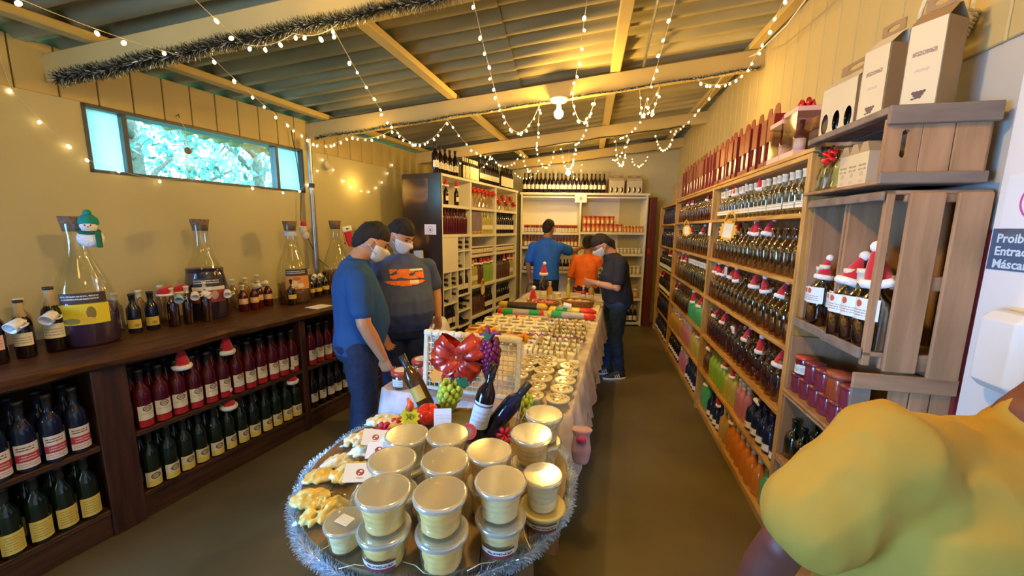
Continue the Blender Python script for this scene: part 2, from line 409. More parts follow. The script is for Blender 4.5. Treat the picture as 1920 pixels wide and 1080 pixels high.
# trees outside the window
m_leaf = mat('tree_leaves', (.10, .32, .26), .5, var=.5, scale=9, col2=(.34, .66, .55))
m_bark = mat('tree_bark', (.16, .12, .08), .9, var=.3, scale=20)
leaf = []
for ti, (ty, tx, h, s) in enumerate(((2.6, -4.2, 4.6, 1.5), (4.6, -3.9, 4.4, 1.5), (6.9, -4.6, 5.2, 1.7), (3.6, -7.6, 6.4, 2.0), (7.9, -8.6, 7.4, 2.3))):
    rnd = random.Random(ti); mb = MB()
    for q in range(3400):
        a = rnd.uniform(0, 6.28); u = rnd.uniform(-1, 1); rr = s*rnd.uniform(.35, 1)**.5
        p = Vector((rr*math.cos(a)*math.sqrt(1-u*u), rr*math.sin(a)*math.sqrt(1-u*u), h*.56+u*h*.42))
        if noise.noise(p*1.6+Vector((ti*9, 0, 0))) < -.18: continue
        m = Matrix.Translation(p) @ Euler((rnd.uniform(0, 6), rnd.uniform(0, 6), rnd.uniform(0, 6))).to_matrix().to_4x4() @ S(rnd.uniform(.05, .1))
        mb.add([(-1, 0, 0), (0, -.45, .1), (1, 0, 0), (0, .45, .1)], [(0, 1, 2, 3)], 0, False, m)
    tr = MB().tube([(0, 0, -.1), (.05, .05, h*.3), (-.05, .1, h*.6), (.1, 0, h*.85)], [.16, .13, .09, .03], 8)
    br = tr
    for q in range(6):
        a = q*1.1; br.tube([(0, .05, h*(.3+.07*q)), (math.cos(a)*s*.4, math.sin(a)*s*.4, h*(.42+.07*q)), (math.cos(a)*s*.8, math.sin(a)*s*.8, h*(.5+.07*q))], [.06, .04, .015], 6)
    lab = ['leafy tree seen through the left half of the clear window pane', 'leafy tree seen through the middle of the clear window pane', 'leafy tree seen through the right end of the window',
           'taller tree standing farther off behind the left trees outside the window', 'tallest tree standing farthest off outside the right of the window'][ti]
    thing('garden_tree', FWL @ T(tx, ty), [('foliage', mb.mesh('foliage', m_leaf)), ('trunk', br.mesh('trunk', m_bark))], lab, 'tree', 'trees outside the window')
struct('floor_outside', MB().box(-30, -.2, -12, 20, -.25, -.12).mesh('outside_ground', mat('outside_ground', (.12, .2, .08), .9)), FWL)

# pole and cables at the right end of the window
thing('metal_pole', FWL @ T(.10, 4.17), [('pipe', MB().lathe([(.022, .98), (.022, 2.45)], 12).mesh('pipe', m_steel)),
      ('pipe_clamp', MB().lathe([(.027, 2.0), (.027, 2.04)], 12).mesh('pipe_clamp', m_black)), ('base_flange', MB().lathe([(.04, .97), (.04, .985), (.024, .99)], 12).mesh('base_flange', m_steel))],
      'grey steel pipe standing on the counter at the right end of the window', 'pole')
cab = MB().tube([(.03, 4.05, 2.5), (.04, 4.08, 2.2), (.05, 4.09, 1.95), (.045, 4.07, 1.7), (.05, 4.14, 1.5), (.06, 4.22, 1.32), (.08, 4.33, 1.22)], .004, 5)
O('hanging_cable', cab.mesh('hanging_cable', m_black), FWL, None, 'thin black cable hanging beside the steel pipe at the window', 'cable')
# ================================================================ bottles, jars and other ware
m_dark = mat('dark_wine_glass', (.012, .006, .012), .08, var=.3, spec=.6)
m_darkblue = mat('dark_blue_glass', (.01, .015, .05), .08, var=.3, spec=.6)
m_darkgreen = mat('dark_green_glass', (.008, .018, .012), .08, var=.3, spec=.6)
m_redwine = mat('red_drink', (.085, .005, .014), .12, var=.2, spec=.5)
m_redband = mat('red_drink_bright', (.45, .02, .03), .15, var=.2)  # brighter copy of the red drink, as if lit through the glass
g_clear = glass('clear_glass', (.86, .84, .76), .14)
g_brown = glass('amber_tinted_glass', (.76, .62, .46), .15)
g_pink = glass('pinkish_brown_glass', (.72, .53, .48), .16)
g_jug = glass('jug_glass', (.93, .95, .90), .10)
g_olive = glass('olive_clear_glass', (.62, .62, .46), .15)
def drink(name, c, f=.55): return glass(name, tuple(min(1, x*.6+.35) for x in c), .12, dens=(c, f))
d_lime = drink('lime_drink', (.55, .85, .10)); d_green = drink('green_drink', (.15, .75, .30)); d_yellow = drink('yellow_drink', (.85, .80, .20))
d_pink = drink('pink_drink', (.90, .40, .50)); d_orange = drink('orange_drink', (.95, .33, .02), .75); d_amber = drink('amber_drink', (.80, .48, .10), .7)
d_honey = drink('honey', (.85, .30, .03), .8); d_brown = drink('brown_drink', (.22, .09, .05), .7); d_purple = drink('purple_drink', (.07, .03, .11), .9)
m_cream = mat('cream_capsule', (.80, .74, .58), .45, var=.05)
m_capred = mat('red_capsule', (.45, .02, .03), .4, var=.1)
m_capblack = mat('black_capsule', (.02, .02, .025), .4)
m_capmetal = mat('gold_lid', (.75, .55, .25), .3, .6, var=.05)
m_lidred = mat('red_lid', (.50, .06, .04), .35, var=.05)
m_lidwhite = mat('white_lid', (.80, .78, .72), .4, var=.03)
m_cork = mat('cork_stopper', (.20, .13, .09), .9, var=.3, scale=60, bump=.3)
m_felt = mat('red_felt', (.55, .015, .03), .95, var=.15, scale=60, bump=.3, sheen=.4)
m_fur = mat('white_fur', (.90, .88, .85), 1, var=.06, scale=120, bump=.6, sheen=.4)
ink = (.10, .07, .06)
l_oval = printed('label_with_oval_crest', (.80, .74, .62), ell=[(0, .062, .020, .017, (.10, .07, .06)), (0, .062, .016, .013, (.62, .52, .40))], lines=[(-.014, .014, .054, .070, 2, (.1, .07, .06)), (-.028, .028, .030, .040, 2, (.4, .3, .25))])
l_yoval = printed('cream_and_yellow_label', (.78, .70, .46), bands=[(0, .032, (.80, .62, .12))], ell=[(0.004, .058, .021, .017, (.10, .07, .05)), (.004, .058, .016, .012, (.66, .56, .32))], lines=[(-.014, .018, .050, .066, 2, (.1, .07, .05))])
l_redband = printed('white_label_with_red_band', (.82, .76, .76), bands=[(.030, .066, (.50, .04, .08))], lines=[(-.03, .02, .078, .10, 2, ink), (-.03, .03, .006, .024, 2, (.5, .3, .3)), (-.025, .025, .036, .060, 2, (.8, .6, .6))])
l_yellow = printed('yellow_label', (.82, .66, .16), lines=[(-.028, .028, .012, .085, 6, (.5, .38, .08))])
l_white = printed('white_label', (.85, .80, .68), lines=[(-.022, .022, .03, .07, 3, (.4, .32, .25))], ell=[(0, .018, .008, .008, (.5, .2, .12))])
l_pale = printed('pale_blue_label', (.78, .84, .84), ell=[(-.004, .045, .010, .010, (.55, .12, .08))], lines=[(-.025, .03, .008, .03, 3, (.35, .35, .4))])
l_cream = printed('cream_label', (.84, .78, .58), lines=[(-.03, .03, .01, .05, 3, (.45, .38, .25))])
l_pink = printed('pink_paper_label', (.80, .52, .46), lines=[(-.03, .03, .01, .05, 3, (.5, .28, .25))])
l_sun = printed('orange_label_with_round_crest', (.80, .26, .04), ell=[(0, .030, .016, .020, (.86, .74, .50)), (0, .030, .008, .010, (.75, .45, .25))])
WINE = [(.001, 0), (.034, 0), (.038, .006), (.038, .185), (.034, .205), (.019, .232), (.0145, .245), (.0145, .300), (.016, .301), (.016, .312), (.001, .312)]
def tweak(prof, sr, sz): return [(r*sr, z*sz) for r, z in prof]
SPIRIT = [(.001, 0), (.030, 0), (.034, .005), (.034, .135), (.031, .155), (.017, .180), (.0135, .190), (.0135, .232), (.0155, .233), (.0155, .240), (.001, .240)]
ROUND = [(.001, 0), (.038, 0), (.043, .006), (.043, .110), (.038, .135), (.018, .160), (.014, .168), (.014, .215), (.016, .216), (.016, .224), (.001, .224)]
FLUTE = [(.001, 0), (.024, 0), (.026, .004), (.026, .17), (.013, .21), (.011, .215), (.011, .262), (.013, .262), (.013, .27), (.001, .27)]
JAR = [(.001, 0), (.032, 0), (.035, .004), (.035, .070), (.031, .082), (.031, .088), (.001, .088)]
_k = {}
def bottle(prof, glassm, cap, label=None, lz=(.05, .14), seg=12, capz=None, liquid=None, lr=None, bandm=None):
    """list of part specs; the label faces local -Y"""
    key = (id(prof), glassm.name, cap.name, label and label.name, lz, seg, liquid and liquid[0].name, bandm and bandm.name)
    if key in _k: return _k[key]
    top = prof[-1][1]; h = top
    parts = [('glass', MB().lathe(prof, seg).mesh('bottle_glass', glassm))]
    rn = prof[-5][0]+.0014; ct = capz or h*.82
    parts.append(('cap', MB().lathe([(rn, ct), (rn+.0006, h-.012), (rn+.003, h-.011), (rn+.003, h+.002), (.001, h+.003)], 10).mesh('bottle_cap', cap)))
    rb = max(r for r, z in prof)
    if label:
        rl = (lr or rb)+.0008
        lm = MB().lathe([(rl, 0), (rl, lz[1]-lz[0])], 12, a0=-90-62, a1=-90+62)
        parts.append(('label', lm.mesh('bottle_label', label), T(0, 0, lz[0])))
    if bandm:
        rl = rb+.0006; parts.append(('lit_drink_band', MB().lathe([(rl, .008), (rl, lz[0]-.003)], 12, a0=-152, a1=-28).mesh('lit_drink_band', bandm)))  # bright patch below the label, painting drink lit through the bottle
    if liquid:
        lp = [(r*.9, z+.002) for r, z in prof if z < liquid[1]*1.0]; lp.append((.9*rb*.9, liquid[1])); lp.append((.001, liquid[1]))
        parts.append(('drink', MB().lathe(lp, seg).mesh('drink', liquid[0])))
    _k[key] = parts; return parts
_f = {}
def flat(parts):
    """one mesh of a small far bottle"""
    key = id(parts)
    if key in _f: return _f[key]
    me = bpy.data.meshes.new('small_bottle'); bm = bmesh.new(); mats = []
    for p in parts:
        t = p[1].copy()
        if len(p) > 2 and p[2] is not None: t.transform(p[2])
        n0 = len(bm.faces); bm.from_mesh(t); bm.faces.ensure_lookup_table()
        mt = p[1].materials[0]
        if mt not in mats: mats.append(mt)
        for f in bm.faces[n0:]: f.material_index = mats.index(mt)
        bpy.data.meshes.remove(t)
    bm.to_mesh(me); bm.free()
    for m in mats: me.materials.append(m)
    _f[key] = me; return me
LATER = []
def row(F, y0, y1, z, n, parts, face, noun, where, group, x=.08, x1=None, cat='bottle', single=False, jit=.004, end='nearest the camera', sc=1, skip=()):
    """n alike things standing in a row along local y (or along x when x1 is given)"""
    rnd = random.Random(int(y0*100)*31+int(z*100)*7+n)
    rb = max(v.co.x for v in parts[0][1].vertices); gap = abs((y1-y0) if x1 is None else (x1-x))/n; sw = min(sc, .95*gap/(2*rb))
    for i in range(n):
        if i in skip: continue
        t = (i+.5)/n
        px = x if x1 is None else x+(x1-x)*t
        py = y0+(y1-y0)*t if x1 is None else y0
        M = F @ T(px+rnd.uniform(-jit, jit), py+rnd.uniform(-jit, jit)*.4, z) @ RZ(face+rnd.uniform(-9, 9)) @ S(sw, sw, sc)
        lab = f"{nth(i+1)} {noun} {where}"; nm = group_name(noun); c_ = 'jar' if nm == 'jar' else cat
        size = sc*parts[0][1].vertices[-1].co.z/(M.translation-Vector((0, 0, 1.65))).length*(.35 if 'back-row' in noun else 1)
        LATER.append((size, single, nm, parts, M, lab, c_, group))
def place_rows(limit):
    """the bottles that show largest become things of their own; the packed rest behind and beyond is one mass"""
    LATER.sort(key=lambda q: -q[0]); k = 0; rest = MB(); mats = []
    for size, single, nm, parts, M, lab, c_, group in LATER:
        if nm == 'jar' or k < limit:
            k += nm != 'jar'
            if single: O(nm, flat(parts), M, None, lab, c_, group)
            else: thing(nm, M, parts, lab, c_, group)
        else:
            me = flat(parts)
            for m in me.materials:
                if m not in mats: mats.append(m)
            idx = [mats.index(m) for m in me.materials]; b = len(rest.v)
            rest.v += [tuple(M @ v.co) for v in me.vertices]
            for p in me.polygons: rest.f.append(tuple(b+i for i in p.vertices)); rest.m.append(idx[p.material_index]); rest.s.append(True)
    O('packed_bottles', rest.mesh('packed_bottles', mats), None, None, 'small bottles packed in the rear rows and on the farthest shelves', 'bottles', None, 'stuff')
def group_name(noun):
    for k in ('gift_box', 'jar', 'bottle', 'carton'):
        if k.replace('_', ' ') in noun: return {'gift_box': 'gift_box'}.get(k, k)
    return 'bottle'
# santa hat, standing on a bottle neck (origin at the brim)
hat_parts = [('felt_cone', MB().lathe([(.024, 0), (.021, .02), (.014, .045), (.006, .066), (.002, .07)], 10).mesh('felt_cone', m_felt)),
             ('fur_brim', MB().lathe([(.022, -.006), (.029, -.004), (.031, .004), (.028, .012), (.021, .012)], 12).mesh('fur_brim', m_fur)),
             ('pompom', MB().ball((.004, 0, .074), .0125, 8).mesh('pompom', m_fur))]
def hat(M, label, sc=1, lean=0):
    return thing('santa_hat', M @ RY(lean) @ S(sc), hat_parts, label, 'hat', 'red santa hats on the bottles')
def hats(F, places, where, sc=1):
    for i, (x, y, z, s, ln) in enumerate(places):
        hat(F @ T(x, y, z), f"{nth(i+1)} red santa hat {where}", s*sc*.86, ln)

# ================================================================ right wall shelving
w_shelf = wood('honey_shelf_wood', (.42, .21, .055), (.64, .37, .10), (14, 1.5, 14), .5, .15)
w_shelfv = wood('honey_shelf_upright', (.42, .21, .055), (.66, .38, .11), (14, 14, 1.2), .5, .15)
w_back = wood('shelf_back_wood', (.30, .17, .07), (.42, .25, .11), (2, 14, 1.2), .7, .1)
LV = [2.01, 1.735, 1.41, 1.07, .72, .40, .08]
D = .30; UP = [0.0, 1.62, 3.30, 4.62]
sh = O('wall_shelving', None, FR, None, 'tall honey coloured wooden shelving full of bottles along the right wall', 'shelving')
def up(y0, y1, z1=2.01): O('upright', MB().box(-.004, D, y0, y1, 0, z1, bev=.003).mesh('upright', w_shelfv), None, sh)
up(-.0, .035); up(1.60, 1.635); up(3.29, 3.32); up(4.60, 4.63, 1.99)
for b, (a, c) in enumerate(((.035, 1.60), (1.635, 3.29), (3.32, 4.60))):
    for z in LV:
        zz = z if b < 2 else z-.01
        O('shelf_board', MB().box(.0 if b < 2 else .015, D, a, c, zz-.024, zz, bev=.002).mesh('shelf_board', w_shelf), None, sh)
    O('back_panel', MB().box(D-.008, D, a, c, .08, 1.99).mesh('back_panel', w_back), None, sh)
    O('plinth', MB().box(.02, .035, a, c, 0, .056).mesh('plinth', w_shelf), None, sh)
O('top_board', MB().box(-.006, D, -.02, 3.34, 2.0105, 2.03, bev=.003).mesh('top_board', w_shelf), None, sh)
# price tags and the yellow star tags hanging on the shelf edge
m_paper = mat('white_paper', (.86, .84, .78), .7, var=.03)
m_star = mat('orange_star_card', (.90, .45, .03), .6, var=.1); 
def star_poly(r, r2, n):
    return [((r if k % 2 else r2)*math.cos(math.pi*k/n), (r if k % 2 else r2)*math.sin(math.pi*k/n)) for k in range(2*n)]
def startag(M, label, s=1, base=m_star):
    b = MB().prism(star_poly(.055, .043, 16), -.001, .001).mesh('burst_card', base)
    c = MB().box(-.026, .026, -.033, .033, .0012, .0022).mesh('price_slip', mat('price_slip_paper', (.85, .78, .55), .6))
    h = MB().tube([(-.03, .045, 0), (-.02, .075, 0), (0, .09, 0), (.02, .075, 0), (.03, .045, 0)], .006, 5).mesh('card_hat', m_star)
    thing('price_tag', M @ S(s, s*1.25, s), [('burst_card', b), ('price_slip', c), ('card_hat', h)], label, 'price tag')
tagM = lambda y, z, tilt=0: FR @ T(-.045, y, z) @ RZ(-42) @ RX(90) @ RZ(tilt)
startag(tagM(.98, 1.645, -8), 'orange starburst price tag hanging from the second shelf of the right shelving', 1.2)
startag(tagM(2.35, 1.64, 6), 'cream and orange starburst price tag in the middle bay of the right shelving', .95)
O('shelf_tag', MB().box(-.006, -.0045, 1.575, 1.66, 1.60, 1.71).mesh('shelf_tag', m_paper), FR, None, 'small white paper slip pinned on the right shelving between the two bays', 'tag')
O('shelf_tag', MB().box(-.006, -.0045, 1.04, 1.10, 1.31, 1.375).mesh('shelf_tag', mat('blue_slip', (.45, .62, .85), .6)), FR, None, 'small pale blue slip under the third shelf board of the right shelving', 'tag')
K = {
 'clear': bottle(SPIRIT, g_clear, m_cream, l_cream, (.035, .07)),
 'smoke': bottle(ROUND, g_brown, g_clear),
 'smoke2': bottle(ROUND, g_pink, g_clear),
 'brownpink': bottle(SPIRIT, g_pink, g_clear),
 'olive': bottle(ROUND, g_olive, m_cream),
 'lime': bottle(SPIRIT, d_lime, g_clear), 'green': bottle(SPIRIT, d_green, g_clear), 'yellow': bottle(SPIRIT, d_yellow, g_clear),
 'pink': bottle(SPIRIT, d_pink, m_cream), 'orange': bottle(ROUND, d_orange, m_cream), 'amber': bottle(ROUND, d_amber, m_cream),
 'dkwhite': bottle(ROUND, m_darkblue, m_darkblue, l_white, (.02, .06)),
 'dark': bottle(WINE, m_dark, m_capblack), 'darkb': bottle(SPIRIT, m_darkblue, m_capblack), 'darkc': bottle(ROUND, m_dark, m_capblack, printed('cyan_label', (.55, .72, .70)), (.02, .07)),
 'darkl': bottle(SPIRIT, m_dark, m_capblack, l_cream, (.03, .08)),
}
A = -90   # labels face the aisle
def rs(b, lv, segs, back=None):
    """fill one shelf of the right shelving: segs = [(y0,y1,n,kind,desc)]"""
    bay = ['near', 'middle', 'far'][b]; zn = ['top', 'second', 'third', 'fourth', 'fifth', 'lowest'][lv-1]
    for (y0, y1, n, kd, desc, sc) in segs:
        single = b > 0
        row(FR, y0, y1, LV[lv]+.001-(.01 if b == 2 else 0), n, K[kd], A, desc, f"from near end, {zn} shelf, {bay} right bay", f"bottles on the {zn} shelf of the {bay} right bay", x=.055, single=single, sc=sc)
        if back: row(FR, y0+.02, y1+.02, LV[lv]+.001, n, K[kd], A, desc.replace(' bottle', ' back-row bottle', 1), f"from near end, {zn} shelf, {bay} right bay", f"back row on the {zn} shelf of the {bay} right bay", x=.165, single=True, sc=sc)
rs(0, 1, [(.06, 1.58, 21, 'clear', 'clear glass bottle with pale capsule', .93)], True)
rs(0, 2, [(.06, 1.58, 17, 'smoke', 'tinted empty-looking bottle', 1.13)], True)
rs(0, 3, [(.06, 1.58, 17, 'smoke', 'brown tinted round-shouldered bottle', 1.13)], True)
rs(0, 4, [(.06, 1.58, 19, 'brownpink', 'pinkish brown slim bottle', 1.0)], True)
rs(0, 5, [(.06, .50, 5, 'dkwhite', 'dark blue bottle with white label', 1.02), (.52, .74, 3, 'pink', 'pink drink bottle', 1), (.76, .98, 3, 'yellow', 'yellow drink bottle', 1), (1.0, 1.40, 5, 'lime', 'lime green drink bottle', 1.0), (1.42, 1.58, 2, 'smoke', 'clear bottle', .95)])
rs(0, 6, [(.06, .22, 2, 'green', 'dim green drink bottle', .95), (.24, .80, 6, 'orange', 'orange drink bottle', 1.1), (.82, .98, 2, 'amber', 'amber drink bottle', 1.1), (1.0, 1.32, 4, 'dkwhite', 'dark bottle with white label', 1.05), (1.36, 1.58, 3, 'green', 'green drink bottle', 1.0)])
rs(1, 1, [(1.66, 3.27, 19, 'brownpink', 'brownish bottle', .95)])
rs(1, 2, [(1.66, 3.27, 18, 'smoke', 'tinted bottle', 1.05)], True)
rs(1, 3, [(1.75, 2.6, 9, 'olive', 'olive clear round bottle', 1.15), (2.62, 3.2, 6, 'smoke', 'tinted round bottle', 1.1)])
rs(1, 4, [(1.68, 2.35, 8, 'green', 'light green drink bottle', .95), (2.37, 3.25, 10, 'smoke', 'brown tinted bottle', 1.05)])
rs(1, 5, [(1.68, 2.15, 5, 'yellow', 'pale yellow drink bottle', 1), (2.17, 2.6, 5, 'pink', 'rosy drink bottle', 1), (2.62, 3.26, 7, 'amber', 'golden orange drink bottle', 1.1)])
rs(1, 6, [(1.68, 2.2, 6, 'dkwhite', 'dark bottle with white label', 1), (2.22, 2.6, 4, 'pink', 'salmon drink bottle', .95), (2.62, 3.26, 7, 'darkl', 'dark bottle with cream label', 1)])
rs(2, 1, [(3.4, 4.5, 10, 'darkb', 'dark blue slim bottle', .95)])
rs(2, 2, [(3.4, 4.5, 11, 'darkb', 'shiny dark bottle', 1.08)])
rs(2, 3, [(3.4, 4.5, 9, 'darkc', 'dark bottle with pale cyan label', 1.1)])
rs(2, 4, [(3.4, 4.5, 11, 'darkl', 'dark bottle with cream label', 1.05)])
rs(2, 5, [(3.4, 4.5, 11, 'darkb', 'blue-black bottle', 1.1)])
rs(2, 6, [(3.4, 4.5, 11, 'dkwhite', 'black bottle with white label', 1.0)])
hb = lambda ys, lv, h, x=.055: [(x, y, LV[lv]+h, s, ln) for y, s, ln in ys]
hats(FR, hb([(.09, .8, 20), (.72, 1.35, -8), (1.05, 1.0, 10), (1.2, 1.35, -6), (1.48, 1.1, 5)], 1, .175), 'on a clear bottle, top shelf of the near right bay')
hats(FR, hb([(.55, 1.5, 12), (.70, 1.5, -10), (.80, 1.2, 8), (1.10, 1.5, 14), (1.28, 1.4, -8), (1.43, 1.4, 6)], 2, .215), 'on a tinted bottle, second shelf of the near right bay')
hats(FR, hb([(.28, 1.4, 14), (.48, 1.4, -12), (.66, 1.6, 4), (.98, 1.5, -12), (1.12, 1.5, 16), (1.30, 1.4, 8), (1.42, 1.4, -8), (1.53, 1.4, 6)], 3, .215), 'on a brown bottle, third shelf of the near right bay')
hats(FR, hb([(.20, 1.6, 8), (.45, 1.5, -6), (.70, 1.5, 10), (.98, 1.3, 70), (1.20, 1.5, 8), (1.42, 1.6, 20)], 4, .195), 'on a pinkish bottle, fourth shelf of the near right bay')
hats(FR, hb([(.40, 1.7, 50), (.86, 1.3, -8), (1.05, 1.5, 10), (1.50, 1.6, 30)], 5, .195), 'over the bright drinks, fifth shelf of the near right bay')
hats(FR, hb([(.78, 1.3, 10), (1.08, 1.4, -20), (1.48, 1.4, 15)], 6, .195), 'on the lowest shelf of the near right bay')
hats(FR, hb([(2.0, 1.2, 8), (2.6, 1.3, -8), (2.85, 1.2, 10)], 1, .19), 'on the top shelf of the middle right bay')
hats(FR, hb([(2.1, 1.3, 8), (2.55, 1.3, -8)], 2, .20), 'on the second shelf of the middle right bay')
hats(FR, hb([(2.75, 1.4, 8), (2.90, 1.4, -8)], 3, .21), 'on the third shelf of the middle right bay')
hats(FR, hb([(1.95, 1.8, 8), (2.2, 1.8, -8), (3.1, 1.2, 10)], 4, .18), 'on the fourth shelf of the middle right bay')
hats(FR, hb([(1.9, 1.4, 8), (2.7, 1.4, -8), (3.0, 1.2, 10)], 5, .2), 'on the fifth shelf of the middle right bay')
hats(FR, hb([(3.6, 1.5, 8), (3.8, 1.2, -8)], 3, .21), 'on the third shelf of the far right bay')
hats(FR, hb([(4.2, 1.4, 8), (4.4, 1.2, -8)], 4, .21), 'on the fourth shelf of the far right bay')

# ---- top of the shelving: red bottle gift boxes in a row
m_box = mat('red_gift_carton', (.22, .010, .010), .45, var=.15)
m_boxo = mat('orange_red_foil', (.24, .035, .018), .35, .2, var=.2, scale=9, stretch=(1, 1, .3))
m_silver = mat('silvery_bottle', (.75, .72, .62), .2, .6, var=.2)
def giftbox():
    w, d, h = .052, .088, .30
    side = MB().box(-w/2, w/2, -d/2, -d/2+.002, 0, h); side.box(-w/2, w/2, d/2-.002, d/2, 0, h)
    side.box(-w/2, -w/2+.002, -d/2, d/2, 0, h*.0+.04); side.box(w/2-.002, w/2, -d/2, d/2, 0, h); side.box(-w/2, w/2, -d/2, d/2, 0, .002)
    side.box(-w/2, -w/2+.002, -d/2, d/2, h*.55, h)
    arch = [(-d/2, h), (-d/2*.8, h+.035), (-d/4, h+.062), (0, h+.070), (d/4, h+.062), (d/2*.8, h+.035), (d/2, h)]
    hd = MB(); hd.prism(arch, -.002, .002, 0, Matrix(((0, 0, 1, 0), (1, 0, 0, 0), (0, 1, 0, 0), (0, 0, 0, 1))))
    sleeve = MB().box(-w/2-.001, -w/2+.0005, -d/2+.006, d/2-.006, h*.50, h*.96)
    bt = MB().lathe(tweak(FLUTE, .9, .85), 10)
    return [('carton_side', side.mesh('carton_side', m_box)), ('arched_handle', hd.mesh('arched_handle', m_box)),
            ('foil_front', sleeve.mesh('foil_front', m_boxo)), ('boxed_bottle', bt.mesh('boxed_bottle', m_silver), T(-.002, 0, .004), [('bottle_cap', MB().lathe([(.012, .2), (.012, .235)], 8).mesh('bottle_cap', m_capred))])]
gb = giftbox()
for i in range(22):
    y = .62+i*.122
    thing('gift_box', FR @ T(.06+random.uniform(-.008, .008), y, 2.032) @ RZ(random.uniform(-7, 7)) @ S(1.05, 1.05, 1.0), gb, f"{nth(i+1)} tall red gift box with arched handle on top of the right shelving", 'gift box', 'red gift boxes on top of the shelving')
# clear boxes with pink base, red bows
g_acetate = glass('clear_acetate', (.92, .80, .80), .2, .06)
m_pinkb = mat('pink_card', (.85, .50, .42), .6, var=.05)
m_bow = mat('red_ribbon', (.62, .012, .012), .3, var=.15, spec=.7)
def bow(n=7, r=.035, name='ribbon_bow', mt=None):
    b = MB()
    for k in range(n):
        a = 6.283*k/n; e = .5+.3*(k % 2)
        pts = [(0, 0, 0), (math.cos(a)*r, math.sin(a)*r, r*e), (math.cos(a)*r*.9, math.sin(a)*r*.9, r*(e+.5)), (0, 0, r*.4)]
        b.tube(pts, [.004, r*.34, r*.3, .004], 6)
    b.ball((0, 0, r*.45), r*.3, 6)
    return b.mesh(name, mt or m_bow)
bw = bow()
for i, (y, h) in enumerate(((.475, .21), (.30, .23))):
    parts = [('acetate_cover', MB().box(-.07, .07, -.075, .075, .03, h).mesh('acetate_cover', g_acetate)), ('card_base', MB().box(-.074, .074, -.079, .079, 0, .035, bev=.002).mesh('card_base', m_pinkb)),
             ('card_lid', MB().box(-.073, .073, -.078, .078, h-.004, h+.02, bev=.002).mesh('card_lid', m_pinkb)),
             ('boxed_bottle', MB().lathe(tweak(ROUND, .9, .75), 10).mesh('boxed_bottle', m_redwine), T(0, .03, .036)), ('mug_inside', MB().lathe([(.02, 0), (.028, .002), (.028, .06), (.025, .06), (.024, .006), (.001, .005)], 12).mesh('mug_inside', m_lidwhite), T(-.03, -.035, .036))]
    if i < 2: parts.append(('ribbon_bow', bw, T(0, 0, h+.02)))
    thing('gift_box', FR @ T(.09, y+.03, 2.032), parts, ('see-through pink gift box with red bow, next to the tall red boxes', 'larger see-through pink gift box with red bow beside the grey wine carton')[i], 'gift box', 'see-through gift boxes')
# ================================================================ crates beside the camera on the right wall
w_crate = wood('weathered_crate_wood', (.30, .165, .085), (.42, .25, .14), (1.2, 6, 6), .8, .35)
w_cratev = wood('weathered_crate_slat', (.31, .17, .08), (.45, .26, .14), (7, 7, .8), .8, .35)
w_grey = wood('grey_board', (.17, .13, .11), (.26, .20, .16), (1.2, 6, 6), .8, .3)
m_stamp = mat('dark_stamp_ink', (.16, .10, .07), .9)
FC = FR @ T(0, 0)       # aisle plane of the shelving, x=0 front, wall at ~.32; y negative is towards the camera
YE = -.525              # plane of the crate ends that face the camera
XR = .295
def crate(name, parts, label): return thing(name, FC, parts, label, 'crate', 'wooden crates on the right wall')
def cb(*a, mt=w_crate, n='board', bev=.003): return (n, MB().box(*a, bev=bev).mesh(n, mt))
# top crate: end with a hand hole faces the camera, open to the aisle; its top carries the wine cartons
def board_hole(x0, x1, z0, z1, y, hx, hz, hw, hh):
    m = MB(); 
    ya, yb = y, y+.014
    m.box(x0, hx-hw, ya, yb, z0, z1); m.box(hx+hw, x1, ya, yb, z0, z1); m.box(hx-hw, hx+hw, ya, yb, z0, hz-hh); m.box(hx-hw, hx+hw, ya, yb, hz+hh, z1)
    for sx in (-1, 1):
        for sz in (-1, 1):
            c = (hx+sx*hw, hz+sz*hh); q = hw*.6
            m.add([(c[0], ya, c[1]), (c[0]-sx*q, ya, c[1]), (c[0], ya, c[1]-sz*q), (c[0], yb, c[1]), (c[0]-sx*q, yb, c[1]), (c[0], yb, c[1]-sz*q)], [(0, 1, 2), (5, 4, 3), (1, 4, 5, 2)])
    return m
x0, x1 = .005, XR
hb_ = board_hole(x0, .105, 1.815, 2.005, YE, .062, 1.925, .011, .045).mesh('end_board', w_cratev)
top = [('end_board', hb_), cb(.107, .195, YE, YE+.014, 1.815, 2.005, mt=w_cratev, n='end_board'), cb(.197, x1, YE, YE+.014, 1.815, 2.005, mt=w_cratev, n='end_board'),
       cb(x0-.005, x1+.008, YE-.016, YE+.0, 1.985, 2.045, n='end_rail', mt=w_grey), cb(x0-.010, x1-.004, YE-.02, YE, 1.795, 1.832, n='end_rail', mt=w_grey),
       cb(x0, x1, YE, -.01, 1.795, 1.808, n='bottom_board'), cb(-.0, .04, YE, -.01, 2.02, 2.045, mt=w_grey, n='top_board'), cb(.045, .16, YE, -.01, 2.032, 2.045, mt=w_grey, n='top_board'), cb(.165, x1, YE, -.01, 2.032, 2.045, mt=w_grey, n='top_board'),
       cb(XR-.012, XR, YE, -.01, 1.81, 2.03, n='back_board')]
O0 = crate('wooden_crate', top, 'topmost wooden crate with a hand hole, above the two slatted crates'); O0.location += FR.to_3x3() @ Vector((-.032, 0, .015))
